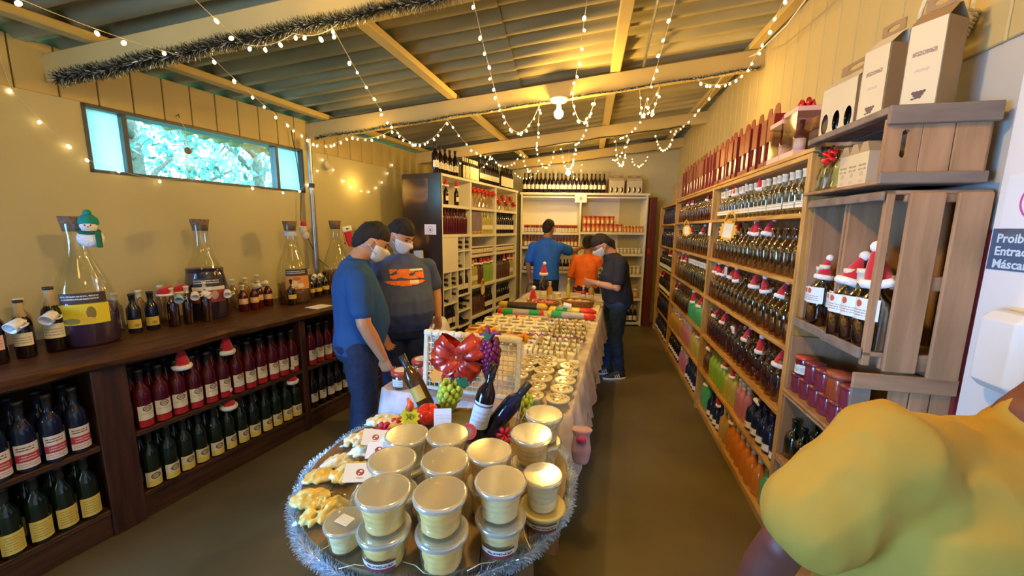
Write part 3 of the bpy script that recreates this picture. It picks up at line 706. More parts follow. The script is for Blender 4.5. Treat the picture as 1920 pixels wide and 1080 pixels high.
# two upright slatted crates with the hatted bottles
def upright(y0, y1, slats, label, lip):
    p = [cb(x0+.02, XR, y0, y0+.012, 1.20, 1.78, mt=w_cratev, n='side_board') if not slats else cb(.005, .03, y0, y0+.02, 1.17, 1.79, mt=w_cratev, n='corner_post')]
    if slats:
        p += [cb(.065, .165, YE-.012, YE+.002, 1.155, 1.782, mt=w_cratev, n='slat', bev=.004), cb(.198, .292, YE-.012, YE+.002, 1.13, 1.782, mt=w_cratev, n='slat', bev=.004)]
        p += [cb(.06, .295, YE+.002, YE+.016, 1.75, 1.79, n='end_rail'), cb(.06, .295, YE+.002, YE+.016, 1.45, 1.50, n='end_rail'), cb(.06, .295, YE+.002, YE+.016, 1.16, 1.22, n='end_rail')]
    p += [cb(x0, XR, y0, y1, 1.205, 1.222, n='bottom_board'), cb(x0, XR, y0, y1, 1.775, 1.79, n='top_board'), cb(XR-.012, XR, y0, y0+(y1-y0)*.46, 1.22, 1.775, mt=w_cratev, n='back_board'), cb(XR-.012, XR, y0+(y1-y0)*.54, y1, 1.22, 1.775, mt=w_cratev, n='back_board'),
          cb(lip, lip+.014, y0, y1, 1.195, 1.235, mt=w_grey, n='front_lip'), cb(lip, lip+.012, y0, y1, 1.755, 1.785, mt=w_grey, n='front_lip'),
          cb(x0+.02, XR, y1-.012, y1, 1.22, 1.775, mt=w_cratev, n='side_board')]
    return crate('wooden_crate', p, label)
upright(YE, -.275, True, 'tall slatted wooden crate with its two wide slats facing the camera', -.012)
upright(-.265, -.01, False, 'tall wooden crate of hatted bottles right against the end of the shelving', .0)
# lower crate with the jam jars
low = [cb(-.02, XR, YE-.012, YE, 1.085, 1.145, n='end_rail', mt=w_crate), cb(-.012, .05, YE, YE+.012, .86, 1.09, mt=w_grey, n='end_board')]
low += [cb(.105, .165, YE, YE+.012, .856, 1.10, mt=w_cratev, n='end_board'), cb(.169, .228, YE, YE+.012, .856, 1.10, mt=w_cratev, n='end_board'), cb(.232, XR, YE, YE+.012, .856, 1.10, mt=w_cratev, n='end_board'),
        cb(-.012, XR, YE, -.01, .855, .87, n='bottom_board', mt=w_crate), cb(XR-.012, XR, YE, -.01, .87, 1.10, n='back_board', mt=w_crate), cb(0, XR, -.022, -.01, .87, 1.14, n='side_board', mt=w_cratev)]
crate('wooden_crate', low, 'low wooden crate of jam jars under the slatted crates')
bot = [cb(-.012, XR, YE, YE+.012, .506, .838, mt=w_cratev, n='end_board'), cb(-.012, XR, YE, -.01, .505, .52, n='bottom_board'), cb(-.012, XR, YE, -.01, .838, .85, n='top_board'), cb(XR-.012, XR, YE, -.01, .52, .838, n='back_board'), cb(0, XR, -.022, -.01, .52, .838, n='side_board', mt=w_cratev)]
crate('wooden_crate', bot, 'wooden crate of dark green bottles below the jam jar crate')
bot = [cb(-.012, XR, YE, YE+.012, .05, .49, mt=w_cratev, n='end_board'), cb(-.012, XR, YE, -.01, .49, .502, n='top_board'), cb(XR-.012, XR, YE, -.01, .05, .49, n='back_board'), cb(0, XR, -.022, -.01, .05, .49, n='side_board', mt=w_cratev), cb(-.012, XR, YE, -.01, .03, .05, n='bottom_board')]
crate('wooden_crate', bot, 'lowest wooden crate standing on the floor behind the yellow shirt')
# bottles in the upright crates
bigb = bottle(ROUND, glass('olive_dark_glass', (.42, .40, .20), .2), m_cream, l_pale, (.085, .145), seg=14, liquid=(m_redwine, .07))
spots = [(.08, -.03, 1.14), (.06, -.10, 1.2), (.10, -.17, 1.1), (.08, -.235, 1.2), (.04, -.32, 1.22), (.045, -.395, 1.25), (.12, -.36, 1.2), (.05, -.475, 1.28)]
dsc = ['leftmost, against the shelving', 'wearing the small hat at left', 'third from the shelving end', 'between the two crates', 'left of the big pair of hats', 'bare necked with the clear stopper', 'behind the big hats', 'rightmost, beside the wide slat']
for (x, y, s), d in zip(spots, dsc):
    thing('liqueur_bottle', FC @ T(x, y, 1.2225) @ RZ(-80) @ S(s, s, s*1.02), bigb, f"olive bottle with pale label in the slatted crates, {d}", 'bottle', 'labelled bottles in the slatted crates')
for i, (x, y, z, s, ln, d) in enumerate(((.06, -.10, 1.44, 1.25, 6, 'small red santa hat at left in the slatted crates'), (.08, -.235, 1.43, 1.3, -10, 'half hidden red santa hat between the two slatted crates'), (.04, -.32, 1.445, 1.6, 18, 'large tilted santa hat, left of the big pair in the slatted crate'),
        (.13, -.36, 1.46, 1.5, -12, 'santa hat standing behind the big pair in the slatted crate'), (.05, -.475, 1.465, 1.8, -12, 'largest santa hat beside the wide slat of the crate'))):
    hat(FC @ T(x, y, z), d, s, ln)
# jam jars, two layers
jam = bottle(JAR, mat('jam', (.12, .01, .025), .12, var=.2), m_lidred, l_pale, (.012, .055), seg=12, capz=.078)
jam2 = bottle(JAR, mat('jam2', (.20, .03, .05), .12, var=.2), mat('dark_red_lid', (.2, .03, .04), .3), None, seg=12, capz=.078)
n = 0
for L_, (zz, ys) in enumerate(((.871, [-.05, -.13, -.21, -.29, -.37, -.45]), (.963, [-.07, -.16, -.25, -.43]))):
    for i, y in enumerate(ys):
        thing('jam_jar', FC @ T(.045, y, zz) @ RZ(-80) @ S(1.04), jam if (i == 0 and L_) else jam2, f"{nth(i+1)} dark jam jar from the shelving in the {['bottom', 'upper'][L_]} layer", 'jar', 'jam jars in the low crate')
thing('jam_jar', FC @ T(.05, -.34, .963) @ RZ(-80) @ S(1.25), bottle(JAR, mat('orange_jam', (.32, .06, .02), .15), mat('terracotta_lid', (.35, .08, .04), .5), None, seg=12, capz=.07), 'big orange-brown jam jar standing on top of the dark jars', 'jar', 'jam jars in the low crate')
thing('jam_jar', FC @ T(.08, -.47, .871) @ RZ(-10) @ S(1.0, 1.0, 1.5), bottle(JAR, mat('jam3', (.03, .01, .02), .12), m_lidred, l_pale, (.018, .06), seg=14), 'tall dark jar with white label seen through the gap in the jar crate', 'jar', 'jam jars in the low crate')
dg = bottle(ROUND, glass('teal_dark_glass', (.10, .20, .18), .2), m_darkgreen, None, seg=12)
for i in range(6):
    for r_ in range(2):
        thing('small_bottle', FC @ T(.05+.1*r_, -.05-.083*i, .521) @ S(.9), dg, f"{nth(i+1)} dark teal bottle from the shelving in the {['front', 'rear'][r_]} row under the jam jars", 'bottle', 'dark teal bottles in the crate')
# wrapped bottles and small cartons in the top crate
g_cello = glass('cellophane', (.90, .95, .92), .3, .08)
def cello(seed, r=.036, h=.17):
    rnd = random.Random(seed); b = MB(); prof = [(.7, 0), (1.05, .08), (1.0, .35), (.85, .6), (.35, .76), (.25, .8), (.7, .95), (1.0, 1.05)]
    vs = []; n = 14
    for rr, z in prof:
        for i in range(n):
            q = r*rr*(1+rnd.uniform(-.16, .16)); vs.append((q*math.cos(6.283*i/n), q*math.sin(6.283*i/n), h*z+rnd.uniform(-.004, .004)))
    fs = [(j*n+i, j*n+(i+1) % n, (j+1)*n+(i+1) % n, (j+1)*n+i) for j in range(len(prof)-1) for i in range(n)]
    return b.add(vs, fs).mesh('cellophane_wrap', g_cello)
cd_ = MB().box(-.026, .026, -.026, .026, 0, .125, bev=.001).mesh('carton_body', printed('carton_print', (.58, .49, .32), lines=[(-.02, .02, .055, .085, 2, (.25, .18, .12))], ell=[(0, .045, .010, .010, (.45, .36, .26)), (0, .018, .012, .007, (.5, .4, .3))]))
cl = MB().prism([(-.026, .125), (.026, .125), (.012, .162), (-.012, .162)], -.026, .026, 0, Matrix(((1, 0, 0, 0), (0, 0, 1, 0), (0, 1, 0, 0), (0, 0, 0, 1)))).mesh('carton_gable', mat('kraft_card', (.42, .30, .16), .7))
for i, y in enumerate((-.045, -.10, -.155)):
    par = [('wrapped_bottle', MB().lathe(tweak(SPIRIT, .85, .7), 10).mesh('wrapped_bottle', [glass('pale_green_glass', (.6, .75, .55), .2), g_clear, d_yellow][i])), ('cellophane_wrap', cello(i))]
    if i == 2: par.append(('ribbon_bow', bow(6, .03), T(-.03, 0, .13) @ RY(-70)))
    if i == 0: par.append(('ribbon_bow', bow(6, .03, mt=mat('black_ribbon', (.03, .03, .03), .4)), T(-.01, 0, .155)))
    thing('wrapped_bottle', FC @ T(.045, y, 1.824), par, ['cellophane wrapped bottle with dark ribbon at the shelving end of the top crate', 'cellophane wrapped clear bottle in the middle of the three wrapped ones', 'cellophane wrapped yellow bottle with red ribbon in the top crate'][i], 'bottle', 'wrapped bottles in the top crate')
for i, y in enumerate((-.215, -.275, -.335)):
    thing('small_carton', FC @ T(.045, y, 1.824) @ RZ(-85), [('carton_body', cd_), ('carton_gable', cl)], ['small kraft gift carton next to the red ribboned bottle', 'small kraft gift carton in the middle of three in the top crate', 'small kraft gift carton nearest the camera in the top crate'][i], 'carton', 'small kraft cartons in the top crate')
O('red_cloth', MB().box(.12, .27, -.47, -.21, 1.81, 1.90, bev=.02).mesh('red_cloth', m_felt), FC, None, 'bundle of red cloth lying behind the small cartons in the top crate', 'cloth')
# wine cartons on the top board
m_carton = mat('cream_carton', (.60, .53, .38), .6, var=.05); m_kraft = mat('brown_carton_inside', (.30, .19, .09), .75, var=.1)
l_grape = printed('grape_print', (.61, .54, .39), ell=[((a-(3-r)/2)*.0095, .055-.008*r, .0052, .0052, (.10, .07, .07)) for r in range(4) for a in range(4-r)][:9]+[(-.014, .036, .006, .003, (.10, .07, .07))], lines=[(-.032, .032, .165, .195, 1, (.25, .18, .15)), (-.02, .02, .115, .135, 1, (.45, .40, .34))])
M_xz = Matrix(((1, 0, 0, 0), (0, 0, 1, 0), (0, 1, 0, 0), (0, 0, 0, 1)))
def wine_carton(w, d, h, holes, win=0):
    """six-pack style carton: print faces -Y, side walls brown card, folding top with a hand hole"""
    b = [('carton_side', MB().box(-w/2, -w/2+.003, -d/2, d/2, 0, h).box(w/2-.003, w/2, -d/2, d/2, 0, h).box(-w/2, w/2, -d/2, d/2, 0, .003).mesh('carton_side', m_kraft)),
         ('carton_back', MB().box(-w/2, w/2, d/2-.003, d/2, 0, h).mesh('carton_back', m_carton))]
    if win:
        m = MB(); zs0, zs1 = h*.05, h*.50
        m.box(-w/2, w/2, -d/2, -d/2+.003, 0, zs0); m.box(-w/2, w/2, -d/2, -d/2+.003, zs1, h)
        for i in range(win):
            cx = -w/2+(i+.5)*w/win; q = w/win/2; rx = q*.62; rz = (zs1-zs0)/2; cz = (zs0+zs1)/2
            k = 16; inn = [(cx+rx*math.cos(2*math.pi*(a+.5)/k), cz+rz*.95*math.sin(2*math.pi*(a+.5)/k)) for a in range(k)]
            out = []
            for px, pz in inn:
                dx, dz = px-cx, pz-cz; s = min(q/abs(dx), rz/abs(dz)); out.append((cx+dx*s, cz+dz*s))
            vs = [(a, -d/2, c) for a, c in inn]+[(a, -d/2, c) for a, c in out]; 
            m.add(vs, [(a, (a+1) % k, k+(a+1) % k, k+a) for a in range(k)])
            for sx in (-1, 1):
                for sz in (-1, 1):
                    b3 = sorted(range(k), key=lambda i2: (out[i2][0]-(cx+sx*q))**2+(out[i2][1]-(cz+sz*rz))**2)[:2]
                    m.add([(out[b3[0]][0], -d/2, out[b3[0]][1]), (out[b3[1]][0], -d/2, out[b3[1]][1]), (cx+sx*q, -d/2, cz+sz*rz)], [(0, 1, 2)])
        b.append(('window_front', m.mesh('window_front', m_carton)))
        for i in range(win): b.append(('boxed_bottle', MB().lathe(tweak(WINE, min(1, w/win/2/.04), .72*h/.30), 10).mesh('boxed_bottle', [m_dark, m_silver][0]), T(-w/2+(i+.5)*w/win, 0, .004)))
        for i in range(win): b.append(('silver_label', MB().lathe([(min(w/win/2, .038)*.99, 0), (min(w/win/2, .038)*.99, h*.3)], 8, a0=-120, a1=-75).mesh('silver_label', m_silver), T(-w/2+(i+.5)*w/win, 0, .03)))
    else:
        b.append(('printed_front', MB().box(-w/2, w/2, -d/2, -d/2+.003, 0, h).mesh('printed_front', l_grape)))
    # gable with hand hole: sloping flaps + double handle
    g = h+.045
    gm = MB(); gm.add([(-w/2, -d/2, h), (w/2, -d/2, h), (w/2, -.004, g), (-w/2, -.004, g), (-w/2, d/2, h), (w/2, d/2, h), (w/2, .004, g), (-w/2, .004, g)], [(0, 1, 2, 3), (5, 4, 7, 6)])
    b.append(('sloping_flap', gm.mesh('sloping_flap', m_carton if holes else m_kraft)))
    hm = MB(); k = 12; hx, hz = w*.22, .010; inn = [(hx*math.cos(2*math.pi*(a+.5)/k), g+.024+hz*math.sin(2*math.pi*(a+.5)/k)) for a in range(k)]
    out = []
    for px, pz in inn:
        dx, dz = px, pz-g-.024; s = min(w*.42/abs(dx), .022/abs(dz)); out.append((dx*s, g+.024+dz*s))
    hm.add([(a, 0, c) for a, c in inn]+[(a, 0, c) for a, c in out]+[(a, .003, c) for a, c in inn]+[(a, .003, c) for a, c in out], [(a, (a+1) % k, k+(a+1) % k, k+a) for a in range(k)]+[(2*k+a, 3*k+a, 3*k+(a+1) % k, 2*k+(a+1) % k) for a in range(k)])
    b.append(('handle_flap', hm.mesh('handle_flap', m_kraft))); return b
thing('wine_carton', FC @ T(.075, -.10, 2.061) @ RZ(-82), wine_carton(.20, .11, .205, 1, 3), 'cream wine carton with three oval windows next to the pink gift box', 'carton', 'wine cartons on the crates')
thing('wine_carton', FC @ T(.085, -.285, 2.061) @ RZ(-76), wine_carton(.105, .10, .265, 1), 'cream wine carton with grape print in the middle of the crate top', 'carton', 'wine cartons on the crates')
thing('wine_carton', FC @ T(.125, -.44, 2.061) @ RZ(-60), wine_carton(.10, .10, .275, 0), 'tall cream wine carton with grape print nearest the camera on the crates', 'carton', 'wine cartons on the crates')
# wicker gift basket with a red bow behind the cartons
wick = mat('pale_wicker', (.66, .58, .40), .8, var=.2, scale=40, bump=.3)
bk = MB()
for i in range(7): bk.tube([((.07+.004*i)*math.cos(a), (.05+.003*i)*math.sin(a), .012*i+.003*math.sin(a*12+i*3)) for a in [2*math.pi*k/24 for k in range(24)]], .0055, 5, closed=True)
hnd = MB().tube([(-.09*math.cos(a), 0, .08+.14*math.sin(a)) for a in [math.pi*k/12 for k in range(13)]], .008, 6)
thing('gift_basket', FC @ T(.225, -.31, 2.335) @ S(.9) , [('basket_body', bk.mesh('basket_body', wick)), ('basket_handle', hnd.mesh('basket_handle', wick)), ('ribbon_bow', bow(6, .04), T(0, -.0, .20))], 'pale wicker gift basket with red bow on top of the wine cartons', 'basket')
# ---- signs on the white wall (right)
m_navy = mat('navy_sign', (.07, .12, .22), .5, var=.05); m_ltblue = mat('pale_blue_lettering', (.62, .76, .90), .5, var=.02); m_mag = mat('magenta_print', (.65, .08, .35), .5)
def hand_mesh(mt, s=1.0, name='hand_print'):
    b = MB(); b.lathe([(.001, 0), (.011, 0), (.011, .0006), (.001, .0006)], 14, sm=False, M=T(0, -.008))
    for a, L_, x in ((28, .020, -.009), (10, .026, -.004), (-4, .027, .002), (-18, .024, .007), (-58, .018, .010)):
        b.box(-.002, .002, 0, L_, 0, .0006, M=T(x, -.002 if a > -50 else -.012) @ RZ(a))
    return b.mesh(name, mt)
def ring_mesh(r, w, mt, slash=True, name='ring_print'):
    b = MB().lathe([(r-w, 0), (r, 0), (r, .0006), (r-w, .0006), (r-w, 0)], 28, sm=False, capb=False, capt=False)
    if slash: b.box(-w*.4, w*.4, -r+w*.5, r-w*.5, .0006, .001, M=RZ(40))
    return b.mesh(name, mt)
wallM = lambda y, z: FWR @ T(-.0125, y, z) @ RZ(-90) @ RX(90)     # sheet frame: x to the left as seen, y up, z out of the wall
sgn = [('sheet', MB().box(-.135, .135, -.095, .095, 0, .0012).mesh('sheet', mat('bluish_white_paper', (.80, .83, .90), .5, var=.01))),
       ('ring_print', ring_mesh(.058, .006, m_mag, False), T(-.03, .01, .0014)), ('hand_print', hand_mesh(m_mag, name='hand_print'), T(-.03, .01, .0014) @ S(1.2))]
thing('warning_poster', wallM(1.15, 1.735), sgn, 'white poster with magenta ring pinned on the white wall at right', 'poster')
tx = []
for i, s_ in enumerate(('Proibida a', 'Entrada sem', 'Máscara')):
    tx.append(('lettering', textmesh(s_, .0385, 'lettering', .0003, .0009, m_ltblue), T(-.128, .022-.040*i, .0014)))
thing('mask_sign', wallM(1.158, 1.60), [('plate', MB().box(-.145, .145, -.065, .065, 0, .0012).mesh('plate', m_navy))]+tx, 'navy sign with pale lettering Proibida a Entrada sem Máscara on the white wall', 'sign')
disp = MB(); disp.prism([(0, -.10), (.01, -.125), (.045, -.13), (.055, -.12), (.055, .09), (.03, .10), (.012, .06), (0, .0)], -.055, .055, 0, Matrix(((0, 0, 1, 0), (-1, 0, 0, 0), (0, 1, 0, 0), (0, 0, 0, 1))))
thing('towel_dispenser', FWR @ T(-.0125, 1.13, 1.30) @ RZ(-90), [('housing', fuse(MB().box(-.075, .075, -.085, 0, -.12, .12, bev=.025), 'housing', m_white, .005, 3)), ('mounting_plate', MB().box(-.07, .07, -.004, 0, -.11, .13, bev=.002).mesh('mounting_plate', mat('cream_plate', (.75, .65, .45), .5)))], 'white rounded dispenser mounted on the white wall below the navy sign', 'dispenser')

# ================================================================ left counter
w_slab = wood('dark_live_edge_wood', (.040, .012, .005), (.11, .040, .015), (10, 1.2, 10), .42, .3)
w_dkv = wood('dark_upright_wood', (.032, .010, .007), (.075, .026, .014), (10, 10, 1.0), .5, .3)
w_dk = wood('dark_shelf_wood', (.042, .014, .007), (.085, .034, .016), (10, 1.2, 10), .5, .25)
ct = O('wine_counter', None, FL, None, 'dark wooden counter with live-edge top and two shelves of wine along the left wall', 'counter')
# live edge slab: wavy front
rnd = random.Random(4); ny = 60; ya, yb = -1.1, 2.62; vs = []; fs = []
for i in range(ny+1):
    y = ya+(yb-ya)*i/ny; w = .055*noise.noise(Vector((y*2.1, 0, 3)))+.025*noise.noise(Vector((y*6, 1, 3)))
    for x, z in ((-.74, .98), (.0+w, .98), (.022+w, .962), (.012+w*1.2, .935), (-.03+w, .915), (-.74, .915)): vs.append((x, y, z+(.006*noise.noise(Vector((x*5, y*3, 0))) if x > -.1 else 0)))
for i in range(ny):
    for k in range(6): fs.append((i*6+k, i*6+(k+1) % 6, (i+1)*6+(k+1) % 6, (i+1)*6+k))
fs += [tuple(range(6))[::-1], tuple(range(ny*6, ny*6+6))]
O('slab_top', MB().add(vs, fs, 0, False).mesh('slab_top', w_slab), None, ct)
def cbx(n, *a, mt=w_dk): O(n, MB().box(*a, bev=.004).mesh(n, mt), None, ct)
for a, b in ((-1.1, -1.04), (-.05, .09), (1.13, 1.18), (2.54, 2.60)): cbx('upright', -.50, -.045, a, b, 0, .915, mt=w_dkv)
for a, b in ((-1.04, -.05), (.09, 1.13), (1.18, 2.54)):
    for z in (.52, .155): cbx('shelf_board', -.50, -.05, a, b, z-.03, z)
    cbx('plinth', -.10, -.06, a, b, 0, .125)
cbx('back_panel', -.51, -.50, -1.04, 2.54, 0, .915)
def cwine(label, glassm, band=None, s=1, lz=(.045, .12)): return bottle(WINE, glassm, m_capblack, label, lz, seg=12, bandm=band)
cr1 = cwine(l_redband, m_darkblue, None, lz=(.02, .13)); cr2 = cwine(l_yellow, m_darkgreen, None, lz=(.02, .115))
cr3 = cwine(l_oval, m_redwine, m_redband, lz=(.045, .125)); cr4 = cwine(l_yoval, m_darkgreen, None, lz=(.01, .095)); cr5 = cwine(l_oval, m_dark, None, lz=(.05, .12))
def rl(y0, y1, z, n, parts, noun, where, group, x=-.085, sc=1.05, back=True, drop=()):
    row(FL, y0, y1, z, n, parts, 90, noun, where, group, x=x, sc=sc, skip=drop)
    if back: row(FL, y0, y1, z, n, parts, 90, noun.replace('bottle', 'back-row bottle'), where, group+', back row', x=x-.10, sc=sc, single=True)
rl(-.84, -.07, .521, 9, cr1, 'dark wine bottle with red-banded white label', 'on the left end upper shelf', 'red-banded bottles at the left end')
rl(-.84, -.07, .156, 9, cr2, 'dark wine bottle with plain yellow label', 'on the left end lower shelf', 'yellow-labelled bottles at the left end')
rl(.11, 1.12, .521, 12, cr3, 'red wine bottle with oval crest', 'from left, upper middle shelf', 'red wine bottles on the upper middle shelf')
rl(.11, 1.12, .156, 12, cr4, 'dark bottle with yellow crest label', 'from left, lower middle shelf', 'yellow-crest bottles on the lower middle shelf')
rl(1.20, 1.95, .156, 9, cr5, 'black bottle with white crest label', 'from left, lower right shelf', 'black bottles on the lower right shelf of the counter')
rl(1.20, 1.95, .521, 9, cr3, 'red crest bottle', 'from left, upper right shelf', 'red crest bottles on the upper right shelf of the counter')
for i, (y, z, s, d) in enumerate(((.355, .80, 1.7, 'santa hat on the third red bottle of the upper counter shelf'), (.61, .815, 1.7, 'santa hat on the middle red bottles of the upper counter shelf'), (1.70, .83, 1.6, 'santa hat on a red bottle beside the man in the dark blue shirt'),
        (.59, .44, 1.7, 'santa hat on a yellow-crest bottle of the lower counter shelf'), (1.06, .44, 1.6, 'santa hat on the last yellow-crest bottles near the upright'))):
    hat(FL @ T(-.085, y, z), d, s, 6)
# jugs with stoppers on the counter
JUG = [(.001, 0), (.115, 0), (.128, .012), (.132, .17), (.128, .24), (.112, .32), (.085, .40), (.058, .47), (.046, .53), (.044, .60), (.047, .615), (.050, .66)]
def jug(level, dm, pic, s=1, extra=(), sw=1):
    dp = [(r*.96, z+.004) for r, z in JUG if z < level]+[(.125 if level < .26 else .108, level), (.001, level)]
    if level < .26: dp = [(min(r, .125), z) for r, z in dp]
    P = [('jug_glass', MB().lathe(JUG, 28, capt=False).mesh('jug_glass', g_jug)), ('drink', MB().lathe(dp, 28).mesh('drink', dm)),
         ('cork_stopper', MB().lathe([(.001, .62), (.043, .62), (.056, .70), (.001, .70)], 18).mesh('cork_stopper', m_cork))]
    if pic:
        P.append(('dark_label', MB().lathe([(.1325, .245), (.1322, .30)], 14, a0=-125, a1=-45).mesh('dark_label', printed('dark_label_print', (.05, .04, .04), lines=[(-.07, .07, .015+.245, .045+.245, 2, (.7, .68, .66))])), None))
        P.append(('picture_label', MB().lathe([(.1328, 0), (.1328, .11)], 14, a0=-128, a1=-42).mesh('picture_label', pic), T(0, 0, .13)))
    return P+list(extra)
pic1 = printed('yellow_picture', (.80, .68, .03), ell=[(.035, .06, .018, .035, (.25, .20, .05)), (-.04, .02, .035, .016, (.30, .27, .06)), (.02, .02, .03, .02, (.75, .55, .05))])
pic2 = printed('orange_picture', (.75, .32, .10), ell=[(-.02, .05, .03, .025, (.80, .62, .42)), (.03, .03, .025, .02, (.82, .70, .50)), (0, .09, .03, .012, (.5, .15, .05))])
pic3 = printed('red_white_picture', (.30, .05, .05), bands=[(.085, .11, (.75, .72, .68))], ell=[(-.03, .04, .03, .03, (.5, .12, .1)), (.04, .05, .02, .03, (.55, .35, .3))])
m_teal = mat('teal_felt', (.01, .28, .24), .95, var=.15, scale=50, bump=.3); m_dgreen = mat('dark_green_scarf', (.02, .14, .06), .95, var=.15, scale=50, bump=.3)
J = lambda x, y, s=1, f=62: FL @ T(x, y, .98) @ RZ(f) @ S(s)
thing('glass_jug', J(-.40, .10, 1.0), jug(.22, d_purple, pic1), 'big glass jug with yellow picture label at the left of the counter', 'jug', 'cork-stoppered jugs on the counter')
thing('glass_jug', J(-.47, .75, 1.0), jug(.36, mat('violet_drink', (.025, .012, .05), .15, var=.2), pic3), 'glass jug nearly full of dark violet drink, second from left', 'jug', 'cork-stoppered jugs on the counter')
thing('glass_jug', J(-.44, 1.42, 1.0), jug(.17, d_brown, pic2), 'glass jug with orange picture label, third from left', 'jug', 'cork-stoppered jugs on the counter')
thing('glass_jug', J(-.50, 1.96, 1.02), jug(.22, d_brown, None), 'glass jug behind the man, hung with the red stocking', 'jug', 'cork-stoppered jugs on the counter')
thing('glass_jug', J(-.50, 2.44, 1.02), jug(.22, d_brown, None), 'glass jug mostly hidden behind the head of the man in dark blue', 'jug', 'cork-stoppered jugs on the counter')
# snowman ornament hung on the first jug
sn = MB().ball((0, 0, -.035), (.055, .045, .05), 14); sn.ball((0, -.01, .03), (.036, .034, .032), 12)
thing('snowman_ornament', FL @ T(-.33, .135, 1.60) @ RZ(60), [('stuffed_body', fuse(sn, 'stuffed_body', m_fur, .005)), ('knitted_cap', MB().lathe([(.038, .035), (.042, .045), (.038, .07), (.02, .09), (.001, .095)], 12).ball((.0, 0, .10), .018, 8).mesh('knitted_cap', m_teal)),
     ('scarf', MB().tube([(.036*math.cos(a), -.008+.036*math.sin(a), .0+.006*math.sin(a)) for a in [2*math.pi*k/16 for k in range(16)]], .010, 6, closed=True).box(.025, .048, -.045, -.032, -.085, .0, bev=.003).mesh('scarf', m_dgreen)),
     ('eye', MB().ball((-.008, -.043, .035), .004, 6).mesh('eye', m_capblack)), ('eye', MB().ball((.014, -.042, .035), .004, 6).mesh('eye', m_capblack)), ('carrot_nose', MB().lathe([(.005, 0), (.001, .02)], 6, M=T(.003, -.043, .026) @ RX(90)).mesh('carrot_nose', mat('carrot', (.8, .25, .03), .6)))],
     'white snowman ornament with teal cap and green scarf on the first jug', 'ornament')
thing('santa_ornament', FL @ T(-.38, 1.50, 1.61) @ RZ(60), [('felt_body', fuse(MB().ball((0, 0, 0), (.03, .025, .04), 12).ball((.02, 0, -.05), (.03, .02, .035), 12), 'felt_body', mat('beige_felt', (.6, .5, .36), .95), .005)), ('red_cap', MB().ball((.005, 0, .045), (.026, .024, .03), 10).mesh('red_cap', m_felt)), ('cap_brim', MB().tube([(.026*math.cos(a), .024*math.sin(a), .022) for a in [2*math.pi*k/12 for k in range(12)]], .006, 6, closed=True).mesh('cap_brim', m_fur))],
     'small red-capped felt figure hanging on the third jug', 'ornament')
O('neck_ribbon', MB().lathe([(.050, 0), (.053, .01), (.050, .035)], 18).mesh('neck_ribbon', mat('pale_blue_ribbon', (.55, .62, .85), .5)), FL @ T(-.44, 1.42, 1.555), None, 'pale blue ribbon tied round the neck of the third jug', 'ribbon')
stk = MB(); stk.prism([(-.028, .05), (.028, .05), (.034, -.03), (.075, -.06), (.085, -.09), (.07, -.105), (.02, -.10), (-.02, -.085), (-.03, -.03)], -.014, .014, 0, M_xz)
cuf = MB().box(-.040, .040, -.022, .022, .04, .085, bev=.008)
thing('christmas_stocking', FL @ T(-.36, 1.99, 1.545) @ RZ(62) @ RY(-12) @ S(1.15), [('felt_sock', fuse(stk, 'felt_sock', m_felt, .005, 3)), ('fur_cuff', cuf.mesh('fur_cuff', m_fur)), ('white_patch', MB().ball((.052, -.016, -.055), (.018, .006, .022), 8).mesh('white_patch', m_fur)),
      ('holly_leaf', MB().ball((-.002, -.024, .065), (.014, .003, .007), 6).mesh('holly_leaf', m_dgreen)), ('bell_cord', MB().tube([(-.04, -.01, .05), (-.045, -.01, -.04)], .002, 4).ball((-.045, -.01, -.05), .010, 8).mesh('bell_cord', m_felt))], 'red christmas stocking with white cuff and holly hanging on the fourth jug', 'stocking')
# bottles and little mugs on the counter
cb_wine = bottle(WINE, m_dark, m_capblack, l_cream, (.07, .14), seg=12); 
cor = MB().lathe([(.0165, .20), (.026, .205), (.022, .235), (.0175, .25), (.0175, .30), (.0168, .302)], 10).mesh('kraft_neck_wrap', mat('kraft_wrap', (.50, .36, .20), .8, var=.1))
cbp = [x for x in cb_wine]+[('neck_wrap', cor)]
cpk = [x for x in bottle(WINE, m_dark, m_capblack, l_pink, (.07, .14), seg=12)]+[('neck_wrap', cor)]
cy = bottle(SPIRIT, m_darkblue, m_capblack, printed('small_yellow_label', (.62, .50, .10), ell=[(.01, .02, .012, .01, (.35, .25, .05))]), (.03, .085), seg=12)
cred = bottle(WINE, glass('dark_red_glass', (.42, .07, .10), .2), m_cream, None, seg=12, liquid=(m_redwine, .17)); cam_ = bottle(SPIRIT, m_redwine, m_cream, printed('orange_white_label', (.75, .45, .2), ell=[(0, .03, .018, .016, (.8, .6, .4))]), (.07, .12), seg=12)
cdark = bottle(SPIRIT, glass('dark_brown_glass', (.20, .09, .04), .2), m_capblack, printed('small_yellow_square', (.72, .52, .12)), (.06, .10), seg=12)
